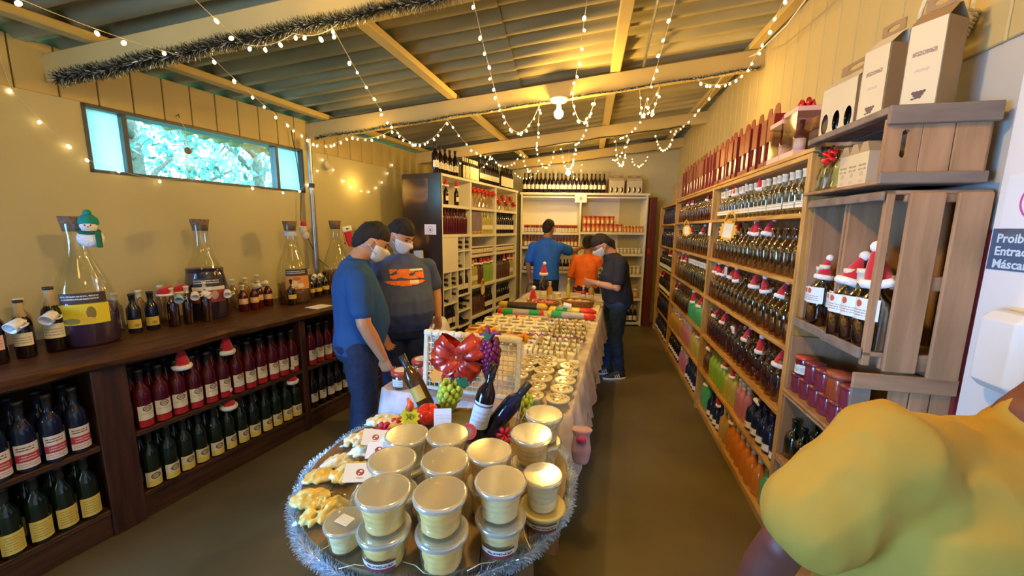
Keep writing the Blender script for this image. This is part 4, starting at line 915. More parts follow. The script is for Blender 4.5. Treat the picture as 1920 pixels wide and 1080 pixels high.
q = [(-.40, -.36, cpk, 1.0, 'leftmost counter bottle with pink paper label'), (-.34, -.25, cpk, 1.0, 'kraft-necked bottle with pink label hung with a mug, at the left of the counter'), (-.36, -.15, cbp, .92, 'dark bottle with cream label between the two hanging mugs'), (-.37, -.04, cbp, 1.08, 'kraft-necked bottle with cream label just left of the big jug'),
     (-.45, .32, cy, 1.0, 'dark bottle with yellow label just right of the first jug'), (-.45, .41, cy, 1.0, 'second yellow-labelled dark bottle beside the red hats'), (-.40, .50, cred, .82, 'slim deep red bottle under the first red hat'), (-.40, .585, cred, .82, 'slim deep red bottle under the blue mug'), (-.37, .68, cred, .88, 'cream-capped deep red bottle in front of the violet jug'),
     (-.46, .99, cam_, .95, 'small red bottle with white label right of the violet jug'), (-.45, 1.07, cam_, .95, 'small red bottle hung with a white mug, second after the violet jug'), (-.50, 1.14, cam_, 1.0, 'small bottle with orange label hung with the other white mug'), (-.50, 1.22, cam_, .95, 'small dark-capped orange label bottle left of the third jug'),
     (-.36, 1.33, cdark, 1.0, 'brown bottle with tall cream label in front of the third jug'), (-.48, 1.62, cdark, 1.0, 'brown bottle with yellow square label right of the third jug'), (-.48, 1.70, cdark, 1.0, 'brown bottle with yellow square label beside the steel pipe'), (-.5, 1.80, cdark, 1.05, 'brown bottle just left of the man on the counter')]
for (x, y, p, s, d) in q: thing('counter_bottle', FL @ T(x, y, .98) @ RZ(65) @ S(s, s, s*(.9 if p in (cam_, cdark) else 1)), p, d, 'bottle', 'bottles standing on the left counter')
for i, (x, y, s) in enumerate(((-.55, -.40, 1), (-.56, -.28, 1), (-.58, -.18, .95), (-.60, -.08, 1), (-.6, .30, .9), (-.6, .42, .9), (-.62, .55, .95), (-.62, 1.02, .9), (-.62, 1.12, .9), (-.62, 1.22, .95), (-.62, 1.6, .9), (-.62, 1.72, .95), (-.55, .92, .9))):
    O('counter_bottle', flat(bottle(SPIRIT, g_brown, m_cream)), FL @ T(x, y, .98) @ S(s*1.1), None, f"{nth(i+1)} tinted bottle from the left in the rear row on the left counter", 'bottle', 'rear bottles on the left counter')
m_porc = mat('white_porcelain', (.85, .82, .80), .2, var=.02, coat=.3); m_blue = mat('pale_blue_porcelain', (.35, .50, .72), .2, var=.03, coat=.3)
def mug(mt): 
    return [('mug_cup', MB().lathe([(.001, 0), (.019, 0), (.021, .003), (.025, .052), (.0225, .053), (.019, .006), (.001, .005)], 16).mesh('mug_cup', mt)), ('mug_handle', MB().tube([(.022, 0, .012), (.036, 0, .014), (.040, 0, .027), (.036, 0, .040), (.024, 0, .042)], .0035, 6).mesh('mug_handle', mt))]
mw, mbl = mug(m_porc), mug(m_blue)
for (x, y, z, a, s, p, d) in ((-.27, -.19, 1.165, 30, 1.15, mw, 'white mug hanging at the far left of the counter'), (-.30, -.07, 1.175, 40, 1.15, mw, 'white mug hanging on the kraft-necked bottle left of the big jug'), (-.35, .515, 1.17, 60, 1, mbl, 'pale blue mug hanging under the red hats'),
     (-.345, .605, 1.175, 60, 1, mw, 'white mug right of the blue mug'), (-.33, .665, 1.175, 120, 1, mw, 'white mug in front of the violet jug, with its handle left'), (-.31, .79, 1.165, 60, 1, mw, 'white mug hanging over the red picture label'),
     (-.42, 1.08, 1.17, -60, .95, mw, 'white mug left of the third jug, handle to the left'), (-.44, 1.16, 1.18, -50, .95, mw, 'white mug left of the third jug, nearer to it'), (-.44, 1.63, 1.18, 30, .9, mw, 'left one of the two white mugs beside the steel pipe'), (-.44, 1.69, 1.18, 30, .9, mw, 'right one of the two white mugs beside the steel pipe')):
    thing('hanging_mug', FL @ T(x, y, z) @ RZ(a) @ RX(115) @ T(0, 0, -.025) @ S(s), p, d, 'mug', 'little mugs hanging on the counter bottles')
for (x, y, d) in ((-.42, .475, 'red felt hat draped over the bottles left of the violet jug'), (-.44, .57, 'second red felt hat, touching the violet jug')):
    b = MB().ball((0, 0, .02), (.040, .035, .028), 12).ball((.02, 0, .035), (.025, .02, .02), 10)
    thing('felt_hat', FL @ T(x, y, 1.195) @ RZ(65), [('felt_crown', fuse(b, 'felt_crown', m_felt, .005)), ('fur_brim', MB().tube([(.036*math.cos(a), .032*math.sin(a), 0) for a in [2*math.pi*k/14 for k in range(14)]], .008, 6, closed=True).mesh('fur_brim', m_fur))], d, 'hat', 'red felt hats on the counter')
O('paper_sheet', MB().box(-.16, -.02, 1.28, 1.44, .981, .983).mesh('paper_sheet', m_paper), FL @ RZ(0), None, 'cream paper sheet lying on the counter near the man', 'paper')
O('paper_card', MB().box(-.06, .0, 1.50, 1.58, .981, .984).mesh('paper_card', mat('pink_paper', (.85, .75, .75), .6)), FL, None, 'small pinkish card on the counter edge near the man', 'paper')
# hanging round ornament over the window
thing('round_ornament', FWL @ T(.10, 3.15, 2.16), [('disc', MB().lathe([(.001, -.004), (.022, -.003), (.024, 0), (.022, .003), (.001, .004)], 14, M=RY(90)).mesh('disc', mat('brown_disc', (.25, .15, .08), .7))), ('cord', MB().tube([(0, 0, .024), (-.02, .01, .15), (-.06, 0, .23)], .0015, 4).mesh('cord', m_paper)), ('hook', MB().tube([(-.095, 0, .24), (-.06, 0, .25), (-.055, 0, .225)], .003, 4).mesh('hook', m_black))], 'small brown disc ornament hanging in front of the window', 'ornament')
thing('round_ornament', FWL @ T(.08, 2.20, 2.18), [('disc', MB().lathe([(.001, -.01), (.045, -.008), (.05, 0), (.045, .008), (.001, .01)], 14, M=RY(90)).mesh('disc', mat('pale_plaster', (.6, .52, .38), .8))), ('cord', MB().tube([(0, 0, .05), (-.01, 0, .12), (-.06, 0, .24)], .0015, 4).mesh('cord', m_black))], 'pale round ornament hanging on the wall left of the window', 'ornament')
thing('round_ornament', FWL @ T(.06, 4.42, 2.25), [('disc', MB().lathe([(.001, -.01), (.04, -.008), (.044, 0), (.04, .008), (.001, .01)], 14, M=RY(90)).mesh('disc', mat('pale_plaster', (.6, .52, .38), .8))), ('cord', MB().tube([(0, 0, .044), (-.01, 0, .12), (-.04, 0, .24)], .0015, 4).mesh('cord', m_black))], 'pale round ornament hanging on the wall right of the steel pipe', 'ornament')
# ================================================================ white shelving, left
m_ws = mat('white_shelf_paint', (.80, .77, .66), .5, scale=2, var=.04)
ws = O('white_shelving', None, FW, None, 'white painted shelving with wine cubbies along the left wall behind the men', 'shelving')
def wb(par, n, *a, mt=m_ws): return O(n, MB().box(*a, bev=.003).mesh(n, mt), None, par)
XD = -.36
for y in (0, .665, 1.40, 2.17): wb(ws, 'upright', XD, 0, y, y+.03, 0, 2.205)
wb(ws, 'top_board', XD, .006, -.01, 2.23, 2.205, 2.235)
wb(ws, 'back_panel', XD-.012, XD, 0, 2.2, 0, 2.2)
for z in (1.90, 1.56): wb(ws, 'shelf_board', XD, .004, .03, .665, z-.035, z)
wb(ws, 'cubby_divider', XD, 0, .335, .355, .40, 1.525); wb(ws, 'cubby_panel', -.012, -.002, .03, .335, 1.13, 1.525)
wb(ws, 'cubby_divider', XD, 0, .50, .515, .93, 1.525)
for z in (1.36, 1.13, .80, .60, .40): wb(ws, 'cubby_shelf', XD, 0, .355, .665, z-.018, z)
for z in (1.13, .93, .74, .42, .12): wb(ws, 'cubby_shelf', XD, 0, .03, .335, z-.018, z)
wb(ws, 'cubby_divider', XD, 0, .18, .195, .74, 1.13)
wb(ws, 'cubby_shelf', XD, 0, .355, .665, .10, .12)
for a, b in ((.695, 1.40), (1.43, 2.17)):
    for z in (1.90, 1.555, 1.285, .87, .46, .12): wb(ws, 'shelf_board', XD, .004, a, b, z-.035, z)
# dark picture panel on the end of the shelving
def pic_mat(name, cols, scale, pos):
    m = bpy.data.materials.new(name); m.use_nodes = True; nt = m.node_tree; N = nt.nodes; L = nt.links; p = N['Principled BSDF']; p.inputs['Roughness'].default_value = .25
    tc = N.new('ShaderNodeTexCoord'); no = N.new('ShaderNodeTexNoise'); no.inputs['Scale'].default_value = scale; no.inputs['Detail'].default_value = 1.5; no.inputs['Distortion'].default_value = .8
    L.new(tc.outputs['Object'], no.inputs['Vector']); cr = N.new('ShaderNodeValToRGB'); L.new(no.outputs['Fac'], cr.inputs[0])
    while len(cr.color_ramp.elements) < len(cols): cr.color_ramp.elements.new(.5)
    for e, c, q in zip(cr.color_ramp.elements, cols, pos): e.position = q; e.color = (*c, 1)
    L.new(cr.outputs[0], p.inputs['Base Color']); return m
m_pic = pic_mat('dim_cellar_photo', [(.015, .01, .01), (.05, .02, .012), (.20, .09, .02), (.03, .05, .055)], 2.2, [.30, .46, .58, .68])
pnl = thing('picture_panel', FW, [('dark_panel', MB().box(-.52, .01, -.02, -.002, 0, 2.235, bev=.002).mesh('dark_panel', mat('dark_glossy_panel', (.03, .018, .016), .25))), ('cellar_photo', MB().box(-.505, -.16, -.0215, -.020, .9, 2.18).mesh('cellar_photo', m_pic))],
            'tall dark panel with a dim brown cellar picture closing the end of the white shelves', 'panel')
m_redpr = mat('dark_red_print', (.30, .03, .04), .6)
def handsign(M, lab):
    thing('hand_sign', M, [('sheet', MB().box(-.075, .075, -.055, .055, 0, .001).mesh('sheet', mat('cool_paper', (.80, .80, .86), .6, var=.01))), ('ring_print', ring_mesh(.036, .0025, m_redpr, False), T(0, 0, .0012)), ('hand_print', hand_mesh(m_redpr), T(0, -.004, .0012) @ S(.9))], lab, 'sign')
handsign(FW @ T(-.135, -.024, 1.615) @ RX(90) @ S(1.05), 'white sign with a red open hand on the dark panel behind the two men')
# things stacked beside the panel: white bin and a pale folder stand
thing('swing_bin', T(-.80, 4.02) @ S(1.05), [('bin_body', MB().lathe([(.001, 0), (.12, 0), (.15, .40), (.155, .42), (.001, .42)], 20).mesh('bin_body', m_lidwhite)), ('bin_lid', MB().lathe([(.158, .42), (.158, .46), (.13, .60), (.09, .66), (.001, .67)], 20).mesh('bin_lid', m_lidwhite)), ('swing_flap', MB().box(-.06, .06, -.14, -.10, .50, .59, bev=.006).mesh('swing_flap', mat('grey_flap', (.55, .53, .48), .5)))], 'white swing-lid bin standing beside the man in the printed shirt', 'bin')
thing('folder_stand', FW @ T(-.16, -.13, .0), [('pale_folder', MB().box(-.05, .05, -.02, .03, .93, 1.38, bev=.004, M=RY(-3)).mesh('pale_folder', mat('pale_blue_card', (.50, .55, .66), .5))), ('stand_leg', MB().lathe([(.015, 0), (.015, .93)], 8).mesh('stand_leg', m_black)), ('stand_tray', MB().box(-.14, .14, -.06, .06, .90, .93, bev=.004).mesh('stand_tray', m_white)), ('stand_foot', MB().lathe([(.001, 0), (.12, 0), (.12, .015), (.001, .02)], 16).mesh('stand_foot', m_black))], 'pale folder standing upright on a white tray against the dark panel', 'stand')
# wares on the white shelves (front faces +x)
w_lab = bottle(WINE, m_dark, m_capblack, l_white, (.06, .13), seg=10); w_dark = bottle(WINE, m_dark, m_capblack, None, seg=10)
j_lab = bottle(JAR, mat('brown_preserve', (.22, .10, .05), .2), m_lidwhite, l_cream, (.015, .06), seg=10, capz=.078)
yb_ = bottle(WINE, d_yellow, m_cream, l_cream, (.06, .12), seg=10); gb_ = bottle(WINE, d_lime, g_clear, seg=10); bb_ = bottle(WINE, d_brown, m_capblack, seg=10)
FF = 90
def rw(y0, y1, z, n, parts, noun, where, group, x=-.055, sc=1.0): row(FW, y0, y1, z+.001, n, parts, FF, noun, where, group, x=x, single=True, sc=sc)
rw(.05, .64, 1.56, 9, bottle(WINE, m_redwine, m_redwine, None, seg=10), 'dark red bottle', 'second shelf, bay next to the picture panel', 'dark red bottles by the panel', sc=1.0)
for i, y in enumerate((.07, .19, .42)):
    O('bottle', flat(w_lab), FW @ T(-.06, y, 1.901) @ RZ(FF) @ S(.78), None, f"{nth(i+1)} of three hatted dark bottles on the top shelf beside the panel", 'bottle', 'hatted bottles on the white shelving'); hat(FW @ T(-.06, y, 2.115), f"{nth(i+1)} of three santa hats on the top shelf beside the panel", 1.25, 5)
lie = Matrix.Rotation(R(90), 4, 'Y')
n = 0
for (y, z) in ((.43, 1.36), (.43, 1.42), (.59, 1.36), (.59, 1.42), (.42, 1.13), (.44, .60), (.60, .66), (.52, .60), (.10, .93), (.27, .93), (.10, .99), (.26, .99), (.10, .74), (.27, .80), (.52, .40), (.58, .40), (.45, .40)):
    n += 1; O('bottle', flat(w_dark), FW @ T(-.31, y, z+.041) @ lie, None, f"{nth(n)} dark wine bottle lying in the cubbies of the white shelving", 'bottle', 'wine bottles lying in the cubbies')
rw(.37, .655, .80, 5, w_lab, 'dark bottle with white label', 'right cubby column of the white shelving', 'bottles standing in the right cubby')
rw(.05, .325, .42, 5, w_lab, 'dark bottle with white label', 'left cubby column of the white shelving', 'bottles standing in the left cubby')
hat(FW @ T(-.06, .20, .72), 'santa hat on a bottle low in the left cubby', 1.3, 5)
rw(.37, .655, .12, 5, w_dark, 'dark bottle', 'bottom of the right cubby column', 'dark bottles at the cubby bottom')
thing('dark_bowl', FW @ T(-.12, .56, 1.131), [('bowl', MB().lathe([(.001, .02), (.03, .02), (.035, 0), (.04, .0), (.05, .04), (.09, .10), (.085, .10), (.05, .05), (.001, .045)], 16).mesh('bowl', m_black))], 'dark metal bowl in the cubby above the standing bottles', 'bowl')
wrapped = [('wrapped_bottle', bottle(SPIRIT, d_amber, m_cream, l_cream, (.03, .09), seg=10)[0][1]), ('cellophane_wrap', cello(9, .042, .22))]
for b, (a, c, k) in enumerate(((.70, 1.39, 6), (1.44, 2.15, 5))):
    for i in range(k):
        y = a+(c-a)*(i+.5)/k
        thing('gift_bottle', FW @ T(-.06, y, 1.901) @ RZ(90), wrapped+[('ribbon_bow', bow(6, .036), T(0, -.03, .205 if b == 0 else (.17 if i % 2 else .10)) @ RX(60))], f"{nth(i+1)} cellophane gift bottle with red bow, {['middle', 'far'][b]} bay top shelf", 'bottle', 'red-bowed gift bottles')
O('purple_box', MB().box(-.30, -.03, .71, 1.02, 1.575, 1.85, bev=.004).mesh('purple_box', mat('greyish_purple', (.22, .16, .22), .6)), FW, None, 'greyish purple box on the second shelf of the middle white bay', 'box')
rw(.71, 1.02, 1.556, 6, bottle(JAR, d_amber, m_cream, None, seg=8), 'tiny amber jar', 'in front of the purple box', 'tiny amber jars', x=-.02, sc=.35)
rw(1.05, 1.38, 1.556, 5, yb_, 'pale yellow bottle with cream label', 'right of the purple box', 'pale yellow bottles on the white shelving')
rw(1.46, 2.14, 1.556, 9, w_lab, 'black bottle with white label', 'second shelf of the far white bay', 'black bottles on the far white bay')
rw(.72, 1.38, 1.286, 9, j_lab, 'small preserve jar', 'third shelf, middle white bay', 'preserve jars of the middle white bay', sc=1.15); rw(1.46, 2.14, 1.286, 9, j_lab, 'small preserve jar', 'third shelf, far white bay', 'preserve jars of the far white bay', sc=1.1)
rw(.72, .92, .871, 3, yb_, 'yellow drink bottle', 'hat shelf of the middle white bay', 'yellow bottles on the hat shelf', sc=1.1); rw(.93, 1.08, .871, 2, bb_, 'brown drink bottle', 'hat shelf of the middle white bay', 'brown bottles on the hat shelf', sc=1.1)
rw(1.09, 1.39, .871, 5, gb_, 'lime green bottle', 'hat shelf of the middle white bay', 'green bottles on the hat shelf', sc=1.1); rw(1.46, 2.0, .871, 7, bb_, 'brown tall bottle', 'hat shelf of the far white bay', 'brown bottles on the far hat shelf', sc=1.1); rw(2.0, 2.15, .871, 2, yb_, 'yellow bottle', 'right end of the far hat shelf', 'yellow bottles at the far end', sc=1.1)
for i, (y, s) in enumerate(((.74, 1.4), (.88, 1.5), (1.0, 1.6), (1.12, 1.4), (1.22, 1.5), (1.34, 1.4), (1.78, 1.5), (1.95, 1.6), (2.1, 1.3))): hat(FW @ T(-.055, y, 1.15), f"{nth(i+1)} santa hat from the left on the hat shelf of the white shelving", s, (-1)**i*10)
rw(.72, 1.12, .461, 7, bb_, 'dark brown bottle', 'fifth shelf of the middle white bay', 'brown bottles on the fifth shelf'); rw(1.13, 1.38, .461, 4, w_lab, 'dark labelled bottle', 'fifth shelf of the middle white bay', 'dark bottles on the fifth shelf'); rw(1.47, 2.0, .461, 7, w_lab, 'dark labelled bottle', 'fifth shelf of the far white bay', 'dark bottles in the far bay')
rw(.72, 1.38, .121, 9, w_dark, 'dark bottle', 'lowest shelf of the middle white bay', 'dark bottles on the lowest white shelf'); rw(1.46, 2.1, .121, 8, w_dark, 'dark bottle', 'lowest shelf of the far white bay', 'dark bottles low in the far bay')
startag(FW @ T(.012, .98, .80) @ RZ(90) @ RX(90), 'cream and orange starburst price tag on the white shelving', 1.3)
# bottles on top of the white shelving
for i, (y, s) in enumerate(((.0, 1.05), (.10, .98), (.20, .98), (.30, .95), (.42, 1.0))):
    thing('wine_bottle', FW @ T(-.09, y+.03, 2.2355) @ RZ(60) @ S(s), w_lab, f"{nth(i+1)} of five big dark bottles on the near top end of the white shelving", 'bottle', 'big bottles over the picture panel')
rw(.58, 1.0, 2.2355, 8, bottle(WINE, m_dark, m_cream, printed('tall_cream_label', (.75, .68, .45), lines=[(-.02, .02, .05, .12, 2, ink)]), (.02, .20), seg=10), 'cream-sleeved bottle', 'on top of the white shelving', 'cream-sleeved bottles on top', x=-.07, sc=.85)
rw(1.02, 1.62, 2.2355, 11, w_lab, 'dark bottle with white label', 'on top of the middle white bay', 'dark bottles on top of the white shelving', x=-.07)
rw(1.70, 2.16, 2.2355, 9, bottle(WINE, m_dark, m_capblack, l_cream, (.03, .17), seg=10), 'dark bottle with tall cream label', 'on top of the far white bay', 'cream-labelled bottles on top of the far bay', x=-.07)
# ================================================================ white shelving at the back
bs = O('back_shelving', None, FB, None, 'wide white shelving across the back wall behind the standing customers', 'shelving')
for x in (0, .975, 2.06): wb(bs, 'upright', x, x+.03, 0, .32, 0, 2.19)
wb(bs, 'top_board', -.02, 2.11, -.008, .32, 2.19, 2.225); wb(bs, 'back_panel', 0, 2.09, .32, .332, 0, 2.19); wb(bs, 'top_board', .03, 2.06, .0, .02, 2.14, 2.165)
for a, b, zs in ((.03, .975, (1.575, 1.335, .93, .50, .06)), (1.005, 2.06, (1.59, 1.235, .885, .475, .06))):
    for z in zs: wb(bs, 'shelf_board', a, b, -.004, .32, z-.04, z)
rb_ = lambda x0, x1, z, n, parts, noun, where, group, y=.05, sc=1.0: row(FB, y, 0, z+.001, n, parts, 0, noun, where, group, x=x0, x1=x1, single=True, sc=sc)
jr = bottle(JAR, mat('dark_red_jam', (.18, .03, .02), .2), m_lidred, l_cream, (.006, .055), seg=10, capz=.070); jh = bottle(JAR, d_honey, m_lidred, printed('round_cream_label', (.72, .22, .03), ell=[(0, .028, .018, .022, (.85, .76, .58))]), (.006, .066), seg=10, capz=.078)
jo = bottle(JAR, d_honey, m_capmetal, l_sun, (.005, .06), seg=10, capz=.078); jp = bottle(JAR, mat('pale_preserve', (.55, .45, .28), .3), m_lidwhite, l_cream, (.02, .06), seg=10, capz=.078)
bo = bottle(SPIRIT, mat('dark_red_sauce', (.25, .06, .02), .2), mat('orange_cap', (.75, .25, .04), .4), l_cream, (.02, .11), seg=10, capz=.14)
rb_(.06, .96, 1.575, 17, jr, 'dark red jar with cream label', 'top shelf of the left back bay', 'dark red jars on the back shelving', sc=1.35)
rb_(.06, .96, 1.335, 16, bo, 'orange-capped bottle', 'second shelf of the left back bay', 'orange-capped bottles', sc=.80)
rb_(.06, .90, .93, 14, bottle(SPIRIT, m_dark, m_capblack, l_cream, (.02, .09), seg=10), 'dark bottle with cream label', 'third shelf of the left back bay', 'dark bottles in the left back bay', sc=.8)
hat(FB @ T(.62, .05, 1.12), 'santa hat on a dark bottle beside the elbow of the man in blue', 1.2, 0)
rb_(1.03, 1.70, 1.59, 9, jh, 'honey jar with round label', 'lower layer of the right back bay', 'lower honey jars', sc=1.45); rb_(1.03, 1.56, 1.72, 7, jh, 'stacked honey jar', 'upper layer of the right back bay', 'upper honey jars', sc=1.45)
rb_(1.72, 2.04, 1.59, 6, jo, 'squat orange jar with gold lid', 'right end of the back top shelf', 'squat orange jars', sc=1.25)
rb_(1.62, 2.04, 1.235, 7, jp, 'pale preserve jar', 'second shelf, right back bay', 'pale jars second shelf back', sc=1.0); rb_(1.10, 1.5, .885, 5, jp, 'pale tall jar', 'third shelf, left part of right back bay', 'pale tall jars left', sc=1.5)
rb_(1.62, 2.04, .885, 6, jp, 'pale tall jar', 'third shelf, right end of the back', 'pale tall jars right', sc=1.6); rb_(1.55, 2.02, .475, 6, bottle(JAR, d_orange, m_lidwhite, l_cream, (.02, .06), seg=10), 'orange jar', 'fourth shelf, right back bay', 'orange jars low at the back', sc=1.8)
rb_(1.45, 2.03, .06, 8, bottle(SPIRIT, m_dark, m_capmetal, l_cream, (.03, .10), seg=10), 'dark round-label bottle', 'lowest shelf, right back bay', 'dark bottles at the bottom back', sc=1.15)
rb_(.02, 1.40, 2.225, 20, w_lab, 'wine bottle with white label', 'in the row on top of the back shelving', 'wine bottles on top of the back shelving', y=.08)
for i, x in enumerate((1.57, 1.86)):
    thing('wine_carton', FB @ T(x, .10, 2.2265), wine_carton(.25, .12, .20, 1, 3), ['left cream wine carton with oval windows on top of the back shelving', 'right cream wine carton with oval windows on top of the back shelving'][i], 'carton', 'cartons on the back shelving')
handsign(FB @ T(.985, -.012, 2.14) @ RX(90) @ S(1.3), 'white sign with a hand print at the top middle of the back shelving')
for i, (y, z) in enumerate(((3.45, .30), (3.72, .26), (3.95, .28))):
    thing('storage_carton', FR @ T(.14, y, 2.002) @ RZ(90), [('carton_body', MB().box(-.10, .10, -.08, .08, 0, z, bev=.003).mesh('carton_body', mat('brown_cardboard', (.36, .25, .12), .8))), ('carton_flap', MB().box(-.10, .10, -.08, .0, z, z+.006, M=I4).mesh('carton_flap', mat('brown_cardboard', (.36, .25, .12), .8)))], ['brown carton on top of the far right bay, nearest of three', 'brown carton on top of the far right bay, middle of three', 'brown carton on top of the far right bay, farthest of three'][i], 'carton', 'brown cartons on the far right bay')
# white cable channel / small things on the post
O('post_box', MB().box(2.11, 2.16, -.06, -.04, 1.24, 1.33, bev=.003).mesh('post_box', m_capred), FB, None, 'small red box fixed on the dark post right of the back shelves', 'box')
# ================================================================ long table with its cloth
m_cloth = mat('patterned_tablecloth', (.62, .52, .60), .85, scale=7, var=.3, col2=(.80, .74, .78)); m_clothp = mat('cloth_plum_checks', (.30, .10, .17), .85, var=.2)
w_tab = wood('table_board', (.25, .13, .06), (.36, .20, .10))
TL, TW = 3.50, 1.0
tb = [('table_top', MB().box(-TW+.01, -.01, .01, TL-.01, .765, .792, bev=.003).mesh('table_top', w_tab))]
for x in (-.93, -.07):
    for y in (.08, 1.75, 3.42): tb.append(('leg', MB().box(x-.03, x+.03, y-.03, y+.03, 0, .765, bev=.004).mesh('leg', w_tab)))
thing('display_table', FT, tb, 'long trestle table under the patterned cloth, in the middle of the shop', 'table')
# cloth: top sheet plus hanging folds
mb = MB(); hang = .30; per = []
N_ = 150
def edgept(t):
    P_ = 2*(TW+TL); d = t*P_
    if d < TL: return (0, d, 1, 0)
    d -= TL
    if d < TW: return (-d, TL, 0, 1)
    d -= TW
    if d < TL: return (-TW, TL-d, -1, 0)
    return (-TW+(d-TL), 0, 0, -1)
vs = []
for k, (o, z) in enumerate(((0, .797), (.008, .792), (.014, .70), (.02, .60), (.024, .50))):
    for i in range(N_):
        x, y, nx_, ny_ = edgept(i/N_); w = (.5+.5*math.sin(i*1.9+math.sin(i*.7)*1.3))*.030*max(0, k-1)/3*2
        vs.append((x+nx_*(o+w), y+ny_*(o+w), z+(.012*math.sin(i*.9) if k == 4 else 0)))
fs = [tuple(range(N_))]
for k in range(4):
    for i in range(N_): fs.append((k*N_+i, (k+1)*N_+i, (k+1)*N_+(i+1) % N_, k*N_+(i+1) % N_))
mb.add(vs, fs, 0, True); mb.s[0] = False
cl_o = O('tablecloth', mb.mesh('tablecloth', m_cloth), FT, None, 'pale mauve patterned cloth draped over the long display table', 'tablecloth')
band = MB()
for i in (8, 18, 28, 38, 48, 58, 98, 108, 118, 126, 137, 141, 145, 149):
    x, y, nx_, ny_ = edgept(i/N_)
    tx_, ty_ = -ny_, nx_
    band.add([(x+nx_*.055+tx_*a, y+ny_*.055+ty_*a, z) for a, z in ((-.035, .52), (.035, .52), (.035, .60), (-.035, .60))], [(0, 1, 2, 3)])
O('cloth_square', band.mesh('cloth_square', m_clothp), None, cl_o)
Z = .798
# ---- tubs with nuts: three columns to the right
m_ctub = glass('milky_tub', (.90, .88, .80), .08, .2, dens=((.86, .78, .52), .72)); g_lid = glass('clear_lid', (.95, .95, .92), .10, .16)
m_cheese = mat('pale_cheese', (.90, .70, .36), .5, scale=25, var=.10, bump=.15); m_cheesey = mat('yellow_cheese', (.86, .54, .15), .5, scale=25, var=.12, bump=.2)
m_cream_ch = mat('white_cheese', (.92, .84, .60), .55, scale=18, var=.06, bump=.1); m_orange_w = mat('orange_wax', (.85, .36, .03), .3, var=.12)
m_walnut = mat('mixed_nuts', (.42, .17, .05), .6, scale=80, var=.5, col2=(.75, .50, .25))
nutb = MB(); rnd = random.Random(2)
for i in range(26):
    a = rnd.uniform(0, 6.28); r_ = .036*math.sqrt(rnd.random()); nutb.ball((r_*math.cos(a), r_*math.sin(a), .052+rnd.uniform(-.002, .004)), (rnd.uniform(.006, .010), .007, .006), 6)
nutm = nutb.mesh('nut_topping', m_walnut)
tubp = [('tub_body', MB().lathe([(.001, 0), (.044, 0), (.050, .048)], 20, capt=False).mesh('tub_body', m_ctub)), ('cream_cheese', MB().lathe([(.001, .003), (.041, .003), (.046, .046), (.001, .050)], 16).mesh('cream_cheese', m_cream_ch)),
        ('nut_topping', nutm), ('tub_rim', MB().lathe([(.047, .048), (.054, .049), (.055, .056), (.049, .059), (.047, .056)], 20).mesh('tub_rim', m_cream)), ('tub_lid', MB().lathe([(.001, .0605), (.046, .060), (.049, .058)], 18, capb=False).mesh('tub_lid', g_lid))]
tubs = []
for r_, y in enumerate((-.0, .115, .23, .345, .46)):
    for c_, x in enumerate((-.065, -.19, -.315)):
        if (c_ == 2 and r_ < 2): continue
        tubs.append((x+random.uniform(-.006, .006), y+.04+random.uniform(-.006, .006), r_, c_))
for (x, y, r_, c_) in tubs:
    thing('cheese_tub', FT @ T(x, y, Z) @ RZ(random.uniform(0, 360)) @ S(1.06), tubp, f"white tub of cheese with nuts, {nth(r_+1)} row from the camera, {['right', 'middle', 'left'][c_]} column", 'tub', 'nut-topped cheese tubs on the long table')
blu = printed('blue_and_white_wrapper', (.80, .86, .90), bands=[(-.012, .012, (.10, .40, .65))], ell=[(0, .022, .012, .008, (.85, .9, .95))])
for i, x in enumerate((-.055, -.135)):
    thing('wrapped_cheese', FT @ T(x, .60, Z) @ RZ(8), [('cheese_block', MB().box(-.034, .034, -.03, .03, 0, .05, bev=.006).mesh('cheese_block', m_cream_ch)), ('blue_label', MB().box(-.026, .026, -.024, .024, .0503, .0515).mesh('blue_label', blu))], ['square white cheese with blue label, right one behind the nut tubs', 'square white cheese with blue label, left one behind the nut tubs'][i], 'cheese')
for i, x in enumerate((-.22, -.31)):
    thing('cheese_tub', FT @ T(x, .60, Z) @ S(1.15, 1.15, .95), tubp[:2]+[('salad_topping', nutm)]+tubp[3:], ['wider cheese tub behind the nut tubs, next to the blue labelled cheese', 'wider cheese tub behind the nut tubs, at the left'][i], 'tub')
# ---- wrapped cheese wedges standing in rows
g_film = glass('cling_film', (.98, .98, .96), .045, .14)
def wedge(seed, green=0):
    rnd = random.Random(seed); w, h, t = .052, .062, .022
    poly = [(-w/2, 0), (w/2, 0), (w/2*.9, h*.8), (0, h), (-w/2*.9, h*.85)]
    m = MB(); m.prism(poly, -t/2, t/2, 0, M_xz)
    f = MB(); pf = [(x*1.12, z*1.1+.0) for x, z in poly]; f.prism(pf, -t/2-.004, t/2+.004, 0, M_xz)
    for k in range(5): a = rnd.uniform(-.02, .02); f.add([(a, -t/2-.004, h*.9), (a+.012, t/2, h*1.25), (a-.012, t/2+.003, h*1.2)], [(0, 1, 2)])
    return [('cheese_slice', m.mesh('cheese_slice', [m_cream_ch, m_cheese, mat('herb_cheese', (.58, .56, .30), .5, scale=50, var=.4)][green])), ('cling_film', f.mesh('cling_film', g_film))]
WD = [wedge(i, i % 3 if i > 2 else 0) for i in range(6)]
n = 0
